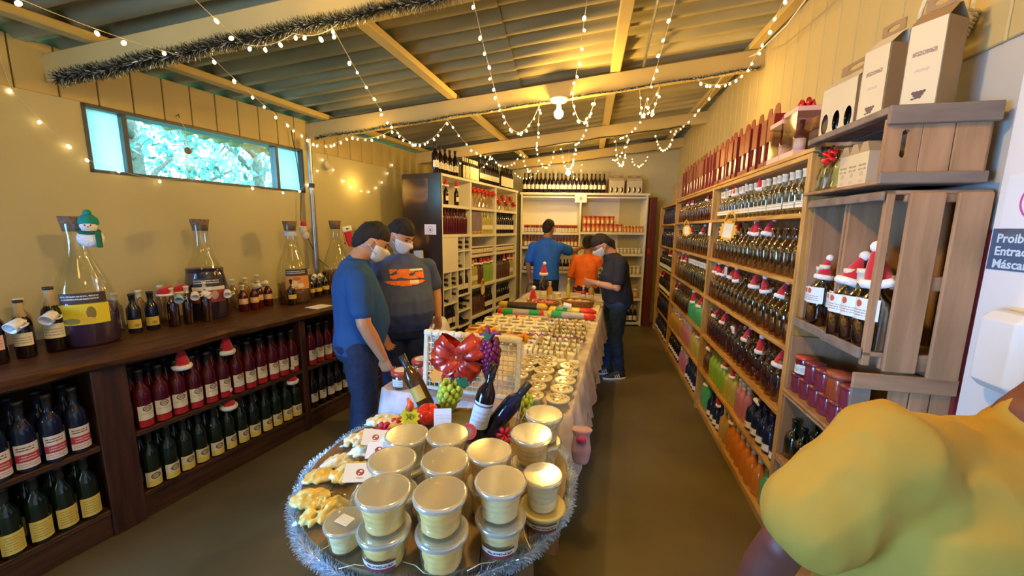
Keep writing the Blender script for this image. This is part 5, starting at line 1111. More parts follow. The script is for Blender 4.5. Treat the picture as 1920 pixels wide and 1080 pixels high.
for r_, (y, xa, xb, k, kinds) in enumerate(((.73, -.40, -.06, 10, (0, 0)), (.82, -.42, -.05, 11, (0, 1)), (.93, -.44, -.06, 11, (0, 3)), (1.04, -.42, -.05, 11, (1, 3)), (1.15, -.40, -.05, 11, (1, 5)), (1.27, -.42, -.05, 11, (5, 4)), (1.39, -.40, -.05, 11, (4, 5)), (1.52, -.42, -.06, 11, (1, 4)), (1.65, -.42, -.05, 11, (4, 1)))):
    for i in range(k):
        x = xa+(xb-xa)*(i+.5)/k; n += 1
        thing('cheese_wedge', FT @ T(x, y+random.uniform(-.012, .012), Z) @ RZ(90+random.uniform(-22, 22)) @ RX(random.uniform(-14, 14)) @ S(1.05), WD[kinds[(i//3) % 2]], f"{nth(i+1)} wrapped cheese wedge from the left, {nth(r_+1)} row behind the nut tubs", 'cheese', 'wrapped cheese wedges on the right of the table')
m_purp = mat('purple_ribbon', (.28, .04, .20), .35)
for i, (x, y, a) in enumerate(((-.36, 1.0, 10), (-.18, .98, -8), (-.08, 1.0, -50))):
    rb = MB()
    pts = [(k*.011-.07, .010*math.sin(k*1.6), .085+.008*math.cos(k*1.6)) for k in range(14)]
    rb.tube(pts, .0045, 5); O('purple_ribbon', rb.mesh('purple_ribbon', m_purp), FT @ T(x, y, Z) @ RZ(a), None, ['curled purple ribbon lying over the wedges at the left', 'curled purple ribbon lying over the middle of the wedges', 'purple ribbon strip slanting down the right of the wedges'][i], 'ribbon')
# ---- round cheeses
def wheel(mw_, r=.055, h=.042, lab=True, mt=None):
    P = [('cheese_body', MB().lathe([(.001, 0), (r*.88, 0), (r, h*.25), (r, h*.75), (r*.88, h), (.001, h)], 20).mesh('cheese_body', mw_))]
    if lab: P.append(('round_label', MB().lathe([(.001, h+.001), (r*.62, h+.001)], 18, sm=False).mesh('round_label', mt)))
    return P
m_dlab = printed('dark_round_label', (.22, .16, .10), ring=[(0, 0, .034, .034, .25, (.75, .66, .45))], lines=[(-.02, .02, -1, 1, 30, (.7, .6, .4))])
m_dlab = mat('dark_round_print', (.12, .08, .05), .5, scale=90, var=.8, col2=(.55, .46, .30))
m_llab = mat('light_round_print', (.55, .45, .28), .5, scale=90, var=.5, col2=(.85, .78, .58))
worange, wwhite, wlight = wheel(m_orange_w, .058, .05, True, m_dlab), wheel(m_cream_ch, .055, .045, True, m_dlab), wheel(m_cheese, .055, .045, True, m_llab)
k = 0
for r_, (y, xs, P, nm) in enumerate(((.98, (-.90, -.77), wlight, 'pale yellow round cheese with light label'), (1.10, (-.92, -.80, -.67, -.55, -.44), worange, 'orange waxed round cheese'), (1.215, (-.94, -.82), worange, 'orange waxed round cheese'), (1.33, (-.93, -.81, -.69, -.57, -.45), wwhite, 'white round cheese with dark label'),
        (1.45, (-.90, -.78, -.66, -.54, -.44), wwhite, 'white round cheese with dark label'), (1.57, (-.93, -.81, -.69, -.57, -.46), wwhite, 'white round cheese with dark label'), (1.69, (-.90, -.78, -.66, -.54), wheel(m_cream_ch, .055, .045, True, mat('pinkish_print', (.6, .3, .22), .5)), 'white round cheese with pinkish label'),
        (.86, (-.93, -.81), wlight, 'pale yellow round cheese'), (.74, (-.94, -.82), wheel(m_cream_ch, .05, .05, False), 'plain white round cheese'), (.60, (-.93, -.82, -.71), wheel(m_cream_ch, .055, .06, False), 'plain white round cheese'), (.46, (-.90, -.79, -.68, -.57), wheel(m_cream_ch, .052, .06, False), 'plain white round cheese'), (.33, (-.92, -.80, -.69, -.58), wheel(m_cream_ch, .055, .05, False), 'plain white round cheese'), (1.215, (-.69, -.57, -.46), wwhite, 'white round cheese with dark label'))):
    for i, x in enumerate(xs):
        thing('round_cheese', FT @ T(x, y+random.uniform(-.008, .008), Z) @ RZ(random.uniform(-40, 40)), P, f"{nm}, {nth(i+1)} from left, {nth(r_+1)} batch on the table", 'cheese', 'round cheeses on the left half of the table')
# large pale plate lying over low stack
thing('pale_platter', FT @ T(-.60, .865, Z+.02), [('platter', MB().lathe([(.001, .03), (.125, .03), (.140, .042), (.140, .046), (.12, .040), (.001, .040)], 32).mesh('platter', mat('pale_green_platter', (.72, .76, .52), .35, var=.02))), ('platter_foot', MB().lathe([(.08, -.02), (.07, .03)], 20).mesh('platter_foot', m_cream_ch))], 'large pale round platter behind the wicker rack', 'platter')
# ---- big packaged salamis
def salami(cols, L=.40, r=.034, seed=0):
    P = []; x = -L/2
    for i, (w, c) in enumerate(cols):
        x2 = x+w*L; pr = [(r*(1 if x > -L/2+.01 else .35), x), (r*1.02, x+(x2-x)*.3), (r, x+(x2-x)*.7), (r*(1 if x2 < L/2-.01 else .35), x2)]
        P.append(('wrapper_band', MB().lathe(pr, 12, M=RY(90)).mesh('wrapper_band', c))); x = x2
    return P
c_red, c_green, c_grey, c_yel, c_blk, c_gold = (mat(n_, c, .3, var=.15) for n_, c in (('red_wrap', (.65, .03, .02)), ('green_wrap', (.02, .38, .10)), ('grey_film', (.42, .40, .38)), ('yellow_wrap', (.85, .60, .05)), ('dark_wrap', (.06, .03, .02)), ('gold_wrap', (.65, .42, .06))))
for (x, y, z, a, cols, d, L) in ((-.74, 1.90, .035, 2, [(.13, c_red), (.22, c_green), (.35, c_grey), (.22, c_green), (.08, c_red)], 'long salami in red, green and clear wrapping at the left', .46), (-.74, 1.99, .085, 0, [(.2, c_gold), (.6, c_blk), (.2, c_gold)], 'dark brown package with gold ends lying behind the left salami', .50),
        (-.25, 1.93, .035, -2, [(.10, c_yel), (.22, c_green), (.45, c_grey), (.23, c_red)], 'salami in green, clear and red wrapping at the right', .46), (-.25, 2.02, .06, 3, [(.15, c_yel), (.25, c_green), (.25, c_yel), (.35, c_red)], 'yellow and red wrapped salami behind the right one', .46), (-.60, 1.79, .02, 4, [(.35, mat('pink_wrap', (.7, .05, .12), .3)), (.65, c_grey)], 'thin package with bright pink end in front of the salamis', .36)):
    thing('wrapped_salami', FT @ T(x, y, Z+z) @ RZ(a) @ S(1, 1.15, 1 if z < .08 else 1), salami(cols, L, .034 if z > .03 else .02), d, 'salami', 'packaged salamis across the table')
O('crumpled_paper', MB().box(-.04, .04, -.02, .02, 0, .035, M=RX(30) @ RY(12), bev=.004).mesh('crumpled_paper', m_paper), FT @ T(-.30, 2.0, Z+.10), None, 'crumpled white paper slip on the right salamis', 'paper')
# ---- wicker baskets and tasting things at the far end
w_bask = mat('brown_wicker', (.34, .16, .05), .7, scale=60, var=.4, bump=.5)
def basket(rx, ry, h):
    b = MB()
    for i in range(6): b.tube([((rx-.02+.004*i)*math.cos(a), (ry-.02+.004*i)*math.sin(a), h*i/5+.004*math.sin(a*14+i*3.1)) for a in [2*math.pi*k/28 for k in range(28)]], h/10, 5, closed=True)
    for k in range(28): a = 2*math.pi*k/28; b.tube([((rx-.02)*math.cos(a), (ry-.02)*math.sin(a), 0), (rx*math.cos(a), ry*math.sin(a), h)], .003, 4)
    b.lathe([(.001, .004), (1, .004)], 20, M=S(rx-.02, ry-.02, 1)); return b.mesh('woven_body', w_bask)
candy = MB(); rnd = random.Random(8)
for i in range(40): a = rnd.uniform(0, 6.28); q_ = math.sqrt(rnd.random())*.85; candy.box(-.022, .022, -.012, .012, -.006, .006, M=T(.15*q_*math.cos(a), .10*q_*math.sin(a), .05+rnd.uniform(0, .025)) @ Euler((rnd.uniform(-.6, .6), rnd.uniform(-.6, .6), rnd.uniform(0, 3))).to_matrix().to_4x4(), bev=.003)
thing('wicker_basket', FT @ T(-.60, 2.33, Z), [('woven_body', basket(.17, .12, .075))], 'brown wicker basket filled with pink packets, left one', 'basket')
O('pink_packets', candy.mesh('pink_packets', mat('pink_packet', (.75, .22, .30), .4, scale=30, var=.4)), FT @ T(-.60, 2.33, Z), None, 'pink packets heaped in the left wicker basket', 'packets', kind='stuff')
thing('wicker_basket', FT @ T(-.25, 2.47, Z), [('woven_body', basket(.17, .11, .085))], 'wicker basket with pale packets, right one by the hands of the woman in black', 'basket')
O('pale_packets', candy.mesh('pale_packets', mat('pale_packet', (.80, .66, .35), .4, scale=30, var=.3)), FT @ T(-.25, 2.47, Z), None, 'pale packets heaped in the right wicker basket', 'packets', kind='stuff')
sml = bottle(SPIRIT, d_amber, m_cream, l_white, (.03, .09), seg=10)
for i, (x, y, s, P, d) in enumerate(((-.80, 2.50, .8, bottle(JAR, glass('salt_glass', (.8, .8, .78), .2), m_capmetal, l_white, (.02, .06), seg=10), 'glass jar with metal lid near the red shopping basket'), (-.66, 2.62, 1.25, bottle(WINE, glass('olive_bottle', (.4, .36, .12), .2), m_cream, l_cream, (.03, .12), seg=10), 'tall olive bottle wearing the red hat on the far table end'),
        (-.60, 2.70, 1.0, sml, 'small amber bottle beside the tall hatted bottle'), (-.52, 2.74, 1.2, bottle(JAR, mat('white_cream', (.8, .76, .62), .4), m_lidwhite, l_cream, (.01, .06), seg=10), 'white jar in the middle of the far table end'), (-.40, 2.80, 1.0, bottle(FLUTE, d_yellow, m_capmetal, None, seg=10), 'slim yellow bottle with gold top on the far table end'),
        (-.38, 2.62, .9, jo, 'small honey jar between the baskets'), (-.30, 2.70, .9, jp, 'pale tasting jar right of the honey jar'), (-.22, 2.75, .85, bottle(SPIRIT, m_capred, m_lidwhite, l_white, (.04, .13), seg=10), 'red and white labelled bottle by the orange blouse'), (-.47, 2.60, .8, jp, 'pale tasting jar left of the honey jar'), (-.14, 2.85, 1.0, sml, 'small bottle at the far right table end'))):
    thing('tasting_bottle' if i in (1, 2, 4, 7, 9) else 'tasting_jar', FT @ T(x, y, Z) @ S(s), P, d, 'bottle' if i in (1, 2, 4, 7, 9) else 'jar')
hat(FT @ T(-.66, 2.62, Z+.33), 'santa hat on the tall olive bottle at the far table end', 1.7, 0); hat(FT @ T(-.74, 2.45, Z+.05), 'red santa hat standing next to the metal lidded jar', 2.0, 0)
thing('tasting_jar', FT @ T(-.74, 2.45, Z), bottle(JAR, m_redwine, m_capred, None, seg=10), 'dark jar under the santa hat on the far table end', 'jar')
for i in range(3):
    thing('plastic_cup', FT @ T(-.12-.06*i, 2.62+.05*(i % 2), Z), [('cup_body', MB().lathe([(.001, 0), (.024, 0), (.034, .05), (.036, .051)], 14).mesh('cup_body', m_lidwhite))], ['white plastic cup nearest the table edge by the woman in black', 'middle white plastic cup by the right basket', 'third white plastic cup beside the small jars'][i], 'cup', 'white plastic cups')
for r_ in range(6): thing('cheese_packet', FT @ T(-.06, 2.68-.09*r_, Z) @ RZ(6), [('pale_packet', MB().box(-.045, .045, -.03, .03, 0, .02, bev=.006).mesh('pale_packet', m_cream_ch))], f"{nth(r_+1)} pale flat packet from the far end along the right table edge", 'packet', 'flat packets along the right table edge')
# ---- white wicker rack standing at the near end of the table
m_rack = mat('whitewashed_wicker', (.78, .72, .55), .8, scale=50, var=.12, bump=.4)
RW_, RH = .50, .305
rk = thing('wicker_rack', FT @ T(-.765, .055, Z) @ RZ(0) @ RX(-6), [('post', MB().box(-.012, .012, -.012, .012, 0, RH, bev=.004).mesh('post', m_rack)), ('post', MB().box(RW_-.012, RW_+.012, -.012, .012, 0, RH, bev=.004).mesh('post', m_rack)),
     ('top_rail', MB().box(-.014, RW_+.014, -.014, .014, RH-.012, RH+.016, bev=.005).mesh('top_rail', m_rack)), ('bottom_rail', MB().box(0, RW_, -.009, .009, .01, .028, bev=.003).mesh('bottom_rail', m_rack))], 'whitewashed wicker rack standing behind the red bow', 'rack')
for k in range(1, 19): O('upright_wire', MB().tube([(RW_*k/19, .0015*(-1)**k, .02), (RW_*k/19, .0015*(-1)**k, RH)], .0030, 5).mesh('upright_wire', m_rack), None, rk)
for k in range(1, 12): O('cross_wire', MB().tube([(0, -.003*(-1)**k, RH*k/12), (RW_, -.003*(-1)**k, RH*k/12)], .0034, 5).mesh('cross_wire', m_rack), None, rk)
for k in range(12): O('rail_binding', MB().lathe([(.021, -.012), (.022, 0), (.021, .012)], 8, M=T(RW_*(k+.5)/12, 0, RH) @ RY(90)).mesh('rail_binding', m_rack), None, rk)
# red bow: four big satin loops
m_satin = mat('red_foil_ribbon', (.50, .006, .008), .2, scale=14, var=.35, spec=.8, bump=.3, col2=(.70, .06, .02))
def loop(L, w, tw, seed):
    rnd = random.Random(seed); v = []; f = []; n, m = 18, 7
    for i in range(n+1):
        t = i/n; a = math.pi*2*t; x = L*(.5-.5*math.cos(a)); y = -.30*L*math.sin(a)-.02*math.sin(math.pi*t)
        ww = w*(.18+.82*math.sin(math.pi*t)**.7)
        for j in range(m):
            s_ = (j/(m-1)-.5); cr = .012*math.sin(s_*14+a*1.5)+.006*rnd.uniform(-1, 1)
            v.append((x+abs(s_)*-.02, y+cr, s_*ww*2+tw*x))
    for i in range(n):
        for j in range(m-1): f.append((i*m+j, i*m+j+1, (i+1)*m+j+1, (i+1)*m+j))
    return MB().add(v, f, 0, True).mesh('ribbon_loop', m_satin)
bM = FT @ T(-.53, -.03, 1.035) 
lp = []
for i, (a, L_) in enumerate(((150, .135), (35, .145), (-32, .13), (-145, .145), (-95, .10))):
    lp.append(('ribbon_loop', loop(L_, .062, .0, i), RY(-a)))
lp.append(('bow_knot', MB().ball((0, -.02, 0), (.022, .02, .026), 10).mesh('bow_knot', m_satin)))
lp.append(('ribbon_tail', MB().tube([(0, -.02, 0), (-.03, -.04, -.06), (-.02, -.03, -.12)], [.008, .014, .010], 6).mesh('ribbon_tail', m_satin)))
thing('ribbon_bow', bM, lp, 'big red foil bow tied to the front of the wicker rack', 'bow')
# grapes
def grapes(mt, n, rx, rz, r=.010, seed=0, leafy=False):
    rnd = random.Random(seed); P = []; me = MB().ball((0, 0, 0), (r, r, r*1.25), 8).mesh('grape', mt)
    k = 0; z = 0
    for i in range(n):
        t = i/n; w = rx*(.35+.65*math.sin(math.pi*min(1, .22+t*.8)))*(1-.35*t); a = i*2.4
        P.append(('grape', me, T(w*math.cos(a)*rnd.uniform(.7, 1), w*math.sin(a)*rnd.uniform(.7, 1), -rz*t)))
    P.append(('stem', MB().tube([(0, 0, .03), (.003, 0, -.02), (0, 0, -rz*.9)], .003, 5).mesh('stem', m_dgreen))); return P
m_pg = mat('purple_grape', (.16, .012, .07), .22, var=.2, spec=.6); m_gg = mat('green_grape', (.45, .60, .08), .25, var=.15, sss=.1)
gp = grapes(m_pg, 110, .050, .20, .0135, 1)
gp.append(('crown_petal', MB().tube([(0, 0, .0), (.02, -.005, .04), (.055, -.01, .035)], [.010, .012, .005], 6).tube([(0, 0, 0), (-.02, 0, .03), (-.05, -.01, .025)], [.010, .012, .005], 6).tube([(0, 0, 0), (-.012, 0, .05), (-.016, 0, .07)], [.010, .011, .005], 6).mesh('crown_petal', mat('plum_velvet', (.20, .02, .10), .5))))
gp.append(('vine_leaf', MB().box(-.03, .0, -.012, -.010, -.02, .03, M=RY(20)).mesh('vine_leaf', m_dgreen)))
thing('grape_bunch', FT @ T(-.375, -.03, 1.13), gp, 'dark purple artificial grapes hanging on the wicker rack right of the bow', 'grapes')
thing('grape_bunch', T(-.245, 1.50, 1.02) @ RY(6), grapes(m_gg, 62, .052, .125, .0125, 3)+[('vine_leaf', MB().box(.03, .075, -.02, -.018, -.02, .02, M=RY(-20)).mesh('vine_leaf', m_dgreen)), ('dry_leaf', MB().prism(star_poly(.032, .022, 5), -.001, .001, 0, T(-.06, -.01, .03) @ RX(80)).mesh('dry_leaf', mat('orange_leaf', (.8, .38, .06), .6)))], 'green artificial grapes below the red bow', 'grapes')
thing('grape_bunch', T(.06, 1.50, .965), grapes(m_gg, 34, .032, .10, .0115, 5), 'smaller green grapes to the right of the leaning wine bottles', 'grapes')
# jars at the left of the near end
pj = [('jar_glass', MB().lathe([(.001, 0), (.048, 0), (.052, .006), (.052, .062), (.047, .07)], 20).mesh('jar_glass', g_clear)), ('pickles', fuse(MB().ball((0, 0, .03), (.045, .045, .028), 12).ball((.02, -.02, .035), .02, 8).ball((-.02, -.02, .03), .02, 8), 'pickles', mat('pickle', (.50, .36, .12), .4, var=.3, scale=30), .006)),
      ('screw_lid', MB().lathe([(.050, .066), (.056, .068), (.057, .084), (.052, .088), (.001, .088)], 22).mesh('screw_lid', m_lidred)), ('lid_print', MB().lathe([(.001, .0890), (.040, .0885)], 20, sm=False).mesh('lid_print', mat('pale_lid_print', (.70, .72, .80), .4, var=.1, scale=60))), ('jar_label', MB().lathe([(.0526, 0), (.0526, .035)], 10, a0=-140, a1=-70).mesh('jar_label', printed('pale_jar_label', (.72, .74, .80), lines=[(-.03, .03, .0, .03, 3, (.4, .4, .5))])), T(0, 0, .018))]
for (x, y, s, d) in ((-.90, .05, 1.0, 'red-lidded pickle jar at the near left corner of the table'), (-.87, .22, 1.1, 'wide red-lidded jar behind the corner jar'), (-.775, .12, 1.0, 'red-lidded jar beside the left post of the wicker rack'), (-.70, .26, 1.0, 'red-lidded jar seen through the wicker rack, left'), (-.62, .15, .95, 'red-lidded jar seen through the rack behind the bow'), (-.60, .29, 1.0, 'red-lidded jar farther behind the rack')):
    thing('pickle_jar', FT @ T(x, y, Z) @ RZ(16) @ S(s, s, s*1.1), pj, d, 'jar', 'red-lidded jars at the near left of the table')
thing('pickle_jar', FT @ T(-.66, .055+.05, Z) @ S(.75), [(*pj[0],), (*pj[1],), ('screw_lid', MB().lathe([(.050, .066), (.056, .068), (.057, .084), (.001, .088)], 20).mesh('screw_lid', mat('cyan_lid', (.35, .62, .70), .4)))], 'small jar with pale cyan lid behind the rack', 'jar')
# ================================================================ barrel table in the foreground
w_bar = wood('barrel_wood', (.13, .085, .045), (.26, .175, .09), (9, 1.2, 9), .55, .25)
BR = .425; Zb = .85
bar = thing('barrel_table', FBAR, [('barrel_body', MB().lathe([(.001, .06), (.25, .06), (.30, .25), (.325, .45), (.30, .66), (.26, .80), (.001, .80)], 28).mesh('barrel_body', w_bar)), ('hoop', MB().lathe([(.305, .22), (.312, .24), (.319, .27)], 28).mesh('hoop', m_black)), ('hoop', MB().lathe([(.319, .62), (.310, .65), (.303, .68)], 28).mesh('hoop', m_black)), ('foot_ring', MB().lathe([(.27, 0), (.27, .06), (.001, .06)], 24).mesh('foot_ring', m_black))], 'round wooden barrel table in the foreground with a plank top', 'table')
xs = [-.425, -.31, -.19, -.075, .045, .165, .285, .425]
for a, b in zip(xs, xs[1:]):
    a_, b_ = a+.0015, b-.0015; pts = []
    for k in range(9): x = a_+(b_-a_)*k/8; pts.append((x, -math.sqrt(max(0, BR*BR-x*x))))
    for k in range(9): x = b_-(b_-a_)*k/8; pts.append((x, math.sqrt(max(0, BR*BR-x*x))))
    O('plank', MB().prism(pts, .805, Zb-.001).mesh('plank', w_bar), None, bar)
# silver tinsel round the rim
def tinsel(path, r, n, seed, mats, closed=False, w=.0022):
    rnd = random.Random(seed); m = MB(); P = [Vector(p) for p in path]; k = len(P)
    seg = k if closed else k-1
    for i in range(n):
        q = rnd.random()*seg; a = P[int(q) % k]; b = P[(int(q)+1) % k]; c = a.lerp(b, q-int(q)); d = (b-a).normalized()
        v = Vector((rnd.gauss(0, 1), rnd.gauss(0, 1), rnd.gauss(0, 1))); v -= d*v.dot(d)*.6; v.normalize(); L_ = r*rnd.uniform(.6, 1.15); s_ = v.cross(d).normalized()*w if v.cross(d).length > .01 else Vector((w, 0, 0))
        e = c+v*L_
        m.add([c-s_, c+s_, e+s_*.6, e-s_*.6], [(0, 1, 2, 3)], rnd.randrange(len(mats)))
    return m
m_tin = mat('silver_tinsel', (.72, .80, .92), .35, .5, var=.1); m_tinw = mat('white_tinsel', (.80, .86, .96), .5, 0, var=.05); m_tin2 = mat('silver_tinsel_bright', (.9, .92, .95), .12, 1, var=.05)
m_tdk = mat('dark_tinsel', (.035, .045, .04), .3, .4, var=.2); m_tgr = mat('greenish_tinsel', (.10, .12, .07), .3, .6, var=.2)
circ = [((BR+.012)*math.cos(2*math.pi*k/60), (BR+.012)*math.sin(2*math.pi*k/60), .826+.006*math.sin(k*1.3)) for k in range(60)]
tg = O('tinsel_garland', None, FBAR, None, 'silver tinsel garland wound round the rim of the barrel table', 'garland')
O('garland_cord', MB().tube(circ, .004, 5, closed=True).mesh('garland_cord', m_tin), None, tg)
O('tinsel_strands', tinsel(circ, .025, 20000, 3, [m_tin, m_tin2, m_tinw], True, .0010).mesh('tinsel_strands', [m_tin, m_tin2, m_tinw]), None, tg, kind='stuff')
# plastic tubs of cheese in stacks
g_tub = glass('clear_plastic_tub', (.96, .95, .90), .09, .12, dens=((.88, .80, .55), .06)); g_tlid = glass('frosted_plastic_lid', (.98, .98, .96), .035, .14, dens=((.96, .90, .70), .45))
r1, r0, hh = .0565, .047, .088
def cheesebody(seed, mt):
    rnd = random.Random(seed); m = MB(); n = 22; lv = 14; vs = []
    for j in range(lv+1):
        t = j/lv
        for i in range(n):
            a = 6.283*i/n; rr = (r0+(r1-r0)*t)*(.88+.06*math.sin(j*2.1+seed+1.5*math.sin(a+seed))+.03*noise.noise(Vector((math.cos(a)*1.5, math.sin(a)*1.5, t*5+seed*3)))*2); vs.append((rr*math.cos(a), rr*math.sin(a), .004+t*(hh-.014)))
    fs = [(j*n+i, j*n+(i+1) % n, (j+1)*n+(i+1) % n, (j+1)*n+i) for j in range(lv) for i in range(n)]
    b = len(vs); vs.append((0, 0, hh-.008)); fs += [(lv*n+i, lv*n+(i+1) % n, b) for i in range(n)]
    m.add(vs, fs, 0, True); m.ball((rnd.uniform(-.015, .015), rnd.uniform(-.015, .015), hh-.016), (.035, .03, .012), 12); return m.mesh('braided_cheese', mt)
lid_m = MB().lathe([(r1+.001, hh-.010), (r1+.006, hh-.008), (r1+.0065, hh+.003), (r1+.003, hh+.006), (r1-.003, hh+.005), (r1-.006, hh-.001), (.001, hh+.0)], 30).mesh('tub_lid', g_tlid)
rimm = MB().lathe([(r1+.0065, hh-.006), (r1+.008, hh+.001), (r1+.0065, hh+.005), (r1+.002, hh+.006)], 30).mesh('lid_rim', glass('lid_rim_plastic', (.9, .92, .92), .4, .12, dens=((.92, .92, .90), .35)))
tub_m = MB().lathe([(.001, 0), (r0, 0), (r0+.002, .002), (r1, hh-.008), (r1, hh)], 28, capt=False).mesh('tub_wall', g_tub)
tlab = MB().lathe([(r0+.003, 0), (r0+.0065, .030)], 14, a0=-150, a1=-50).mesh('tub_label', printed('tub_label_print', (.70, .66, .60), bands=[(0, .010, (.22, .03, .04)), (.024, .03, (.12, .05, .03))], lines=[(-.03, .03, .010, .022, 1, (.15, .08, .06))]))
def tub(seed, mt, lab=False):
    P = [('tub_wall', tub_m), ('braided_cheese', cheesebody(seed, mt)), ('tub_lid', lid_m), ('lid_rim', rimm)]
    if lab: P.append(('tub_label', tlab, T(0, 0, .014)))
    return P
tspec = [(-.075, -.135, 2, 0, 0), (.048, -.130, 2, 0, 0), (.175, -.215, 2, 0, 0), (.298, -.120, 2, 1, 0), (.345, .005, 2, 1, 0), (-.078, -.262, 2, 0, 0), (.062, -.262, 2, 1, 0), (-.085, -.395, 2, 2, 1), (.072, -.405-.0, 2, 2, 0), (.213, -.345, 2, 1, 1)]
names = ['back left', 'back, second from left,', 'middle, right of centre,', 'right, by the bottles,', 'farthest right', 'middle left', 'centre', 'front left', 'front centre', 'front right']
tspec[7] = (-.062, -.385, 2, 2, 1); tspec[8] = (.074, -.392, 2, 2, 0)
for (x, y, nn, kd, lb), nm in zip(tspec, names):
    for k in range(nn):
        thing('cheese_bucket', FBAR @ T(x+random.uniform(-.003, .003), y, Zb+.0955*k) @ RZ(random.uniform(-15, 15)), tub(int(abs(x)*1000)+k, [m_cheese, m_cheese, mat('buttery_cheese', (.90, .58, .18), .5, scale=25, var=.12, bump=.2)][kd], lb and k == 0),
              f"{['lower', 'upper'][k]} clear tub of cheese in the {nm} stack on the barrel", 'tub', 'lidded cheese tubs on the barrel')
thing('cheese_bucket', FBAR @ T(.325, -.255, Zb+.052) @ S(.85, .85, 1), tub(33, m_cream_ch), 'upper smaller tub at the right edge of the barrel stacks', 'tub', 'lidded cheese tubs on the barrel')
thing('cheese_bucket', FBAR @ T(.327, -.253, Zb) @ S(1.0, 1.0, .56), [('tub_wall', tub_m), ('braided_cheese', cheesebody(5, m_cheese)), ('lid_rim', MB().lathe([(r1, hh-.004), (r1+.008, hh), (r1, hh+.006)], 28).mesh('yellow_rim', mat('yellow_rim', (.75, .60, .20), .4))), ('tub_label', tlab, T(0, 0, .01) @ S(1, 1, 1.6))], 'low tub with yellow rim under the small tub at the right barrel edge', 'tub', 'lidded cheese tubs on the barrel')
thing('cheese_bucket', FBAR @ T(-.175, -.345, Zb+.006) @ RX(0) @ S(.80, .80, .72), tub(8, m_cheese)+[('price_sticker', MB().box(-.025, .025, -.018, .018, hh+.006, hh+.008, bev=.0005, M=RZ(-25)).mesh('price_sticker', printed('sticker_print', (.8, .8, .76), bands=[(0, .1, (.7, .7, .64))])), T(.0, .0, 0))], 'small squat cheese tub with a price sticker at the front left of the barrel', 'tub', 'lidded cheese tubs on the barrel')
# straw wisps
for i, (x, y, a) in enumerate(((.18, -.40, 20), (.02, -.415, -30), (-.22, -.36, 60), (.28, -.30, 100), (-.36, -.20, -60), (-.12, -.41, 5))):
    O('straw_wisp', MB().tube([(-.045, 0, .003), (-.01, .006, .006), (.02, .002, .004), (.045, .012, .003)], .0014, 4).mesh('straw_wisp', mat('straw', (.80, .68, .42), .7)), FBAR @ T(x, y, Zb) @ RZ(a), None, ['straw wisp right of the front centre tub', 'straw wisp under the front centre tub', 'straw wisp beside the squat tub', 'straw wisp at the right rim of the barrel', 'long straw wisp at the left rim of the barrel', 'straw wisp in front of the front left stack'][i], 'straw', 'straw wisps on the barrel')
# bags of cheese pieces
m_popc = mat('cheese_chunks', (.84, .64, .20), .6, scale=40, var=.15, bump=.3); m_popw = mat('pale_cheese_chunks', (.85, .80, .58), .6, scale=40, var=.1, bump=.3)
def bag(seed, L, w, h, mt):
    rnd = random.Random(seed); m = MB()
    for i in range(110):
        a = rnd.uniform(0, 6.28); q_ = math.sqrt(rnd.random()); r_ = rnd.uniform(.006, .0125)
        m.ball((L*.42*q_*math.cos(a), w*.42*q_*math.sin(a), .012+h*.8*(1-q_*q_)*rnd.random()), (r_, r_*.8, r_*.8), 6, M=None)
    ch = fuse(m, 'cheese_pieces', mt, .0040, 1)
    f = MB(); n = 26; vs = []
    for j, (k, z) in enumerate(((1.0, 0), (1.08, h*.25), (.98, h*.7), (.7, h*1.05), (.35, h*1.18))):
        for i in range(n):
            a = 6.283*i/n; q_ = k*(1+rnd.uniform(-.06, .06)); ex = 1.18 if (abs(math.cos(a)) > .9 and j < 2) else 1
            vs.append((L*.5*q_*ex*math.cos(a), w*.5*q_*math.sin(a), z+rnd.uniform(0, .005)))
    fs = [(j*n+i, j*n+(i+1) % n, (j+1)*n+(i+1) % n, (j+1)*n+i) for j in range(4) for i in range(n)]; fs.append(tuple(range(4*n, 5*n)))
    f.add(vs, fs, 0, True)
    return [('cheese_pieces', ch), ('plastic_bag', f.mesh('plastic_bag', g_film))]
for i, (x, y, a, L_, w, h, mt, z, d) in enumerate(((-.27, .235, 15, .15, .09, .03, m_popw, .02, 'flat bag of pale cheese at the far left rim of the barrel'), (-.31, .12, 35, .15, .10, .035, m_popw, .01, 'bag of pale cheese strips, second from the back on the left rim'), (-.20, .15, 60, .13, .09, .04, m_popw, .03, 'bag of pale cheese leaning towards the price cards'), (-.335, -.01, 25, .13, .08, .03, m_popw, .0, 'flat bag half way along the left rim of the barrel'),
        (-.245, .015, 20, .14, .10, .04, m_popw, .03, 'bag of cheese under the printed paper cards'), (-.37, -.09, 20, .10, .07, .025, m_popc, .0, 'small bag of yellow cheese at the outer left rim'), (-.265, -.085, 15, .15, .10, .045, m_popc, .01, 'bag of yellow cheese knots left of the tub stacks'), (-.345, -.19, 10, .12, .09, .03, m_popc, .0, 'bag of cheese pieces at the lower left rim of the barrel'), (-.275, -.245, 40, .15, .11, .05, m_popc, .0, 'largest bag of yellow cheese knots beside the small squat tub'), (-.19, -.175, 70, .11, .08, .05, m_popw, .0, 'bag of cheese pressed against the front left tubs'))):
    thing('cheese_bag', FBAR @ T(x, y, Zb+z) @ RZ(a) @ RX(random.uniform(-6, 6)), bag(i+20, L_, w, h, mt), d, 'bag', 'bags of cheese on the barrel')
m_card = printed('card_with_red_stamp', (.74, .77, .84), ell=[(0, 0, .011, .010, (.28, .03, .06)), (.002, .003, .004, .003, (.74, .77, .84)), (-.003, -.004, .003, .002, (.7, .72, .8))], lines=[(-.012, .012, -.02, -.013, 1, (.3, .1, .12))])
def card(w, h): 
    b = MB().box(-w/2, w/2, -.0008, .0008, -h/2, h/2)
    return b.mesh('printed_card', m_card)
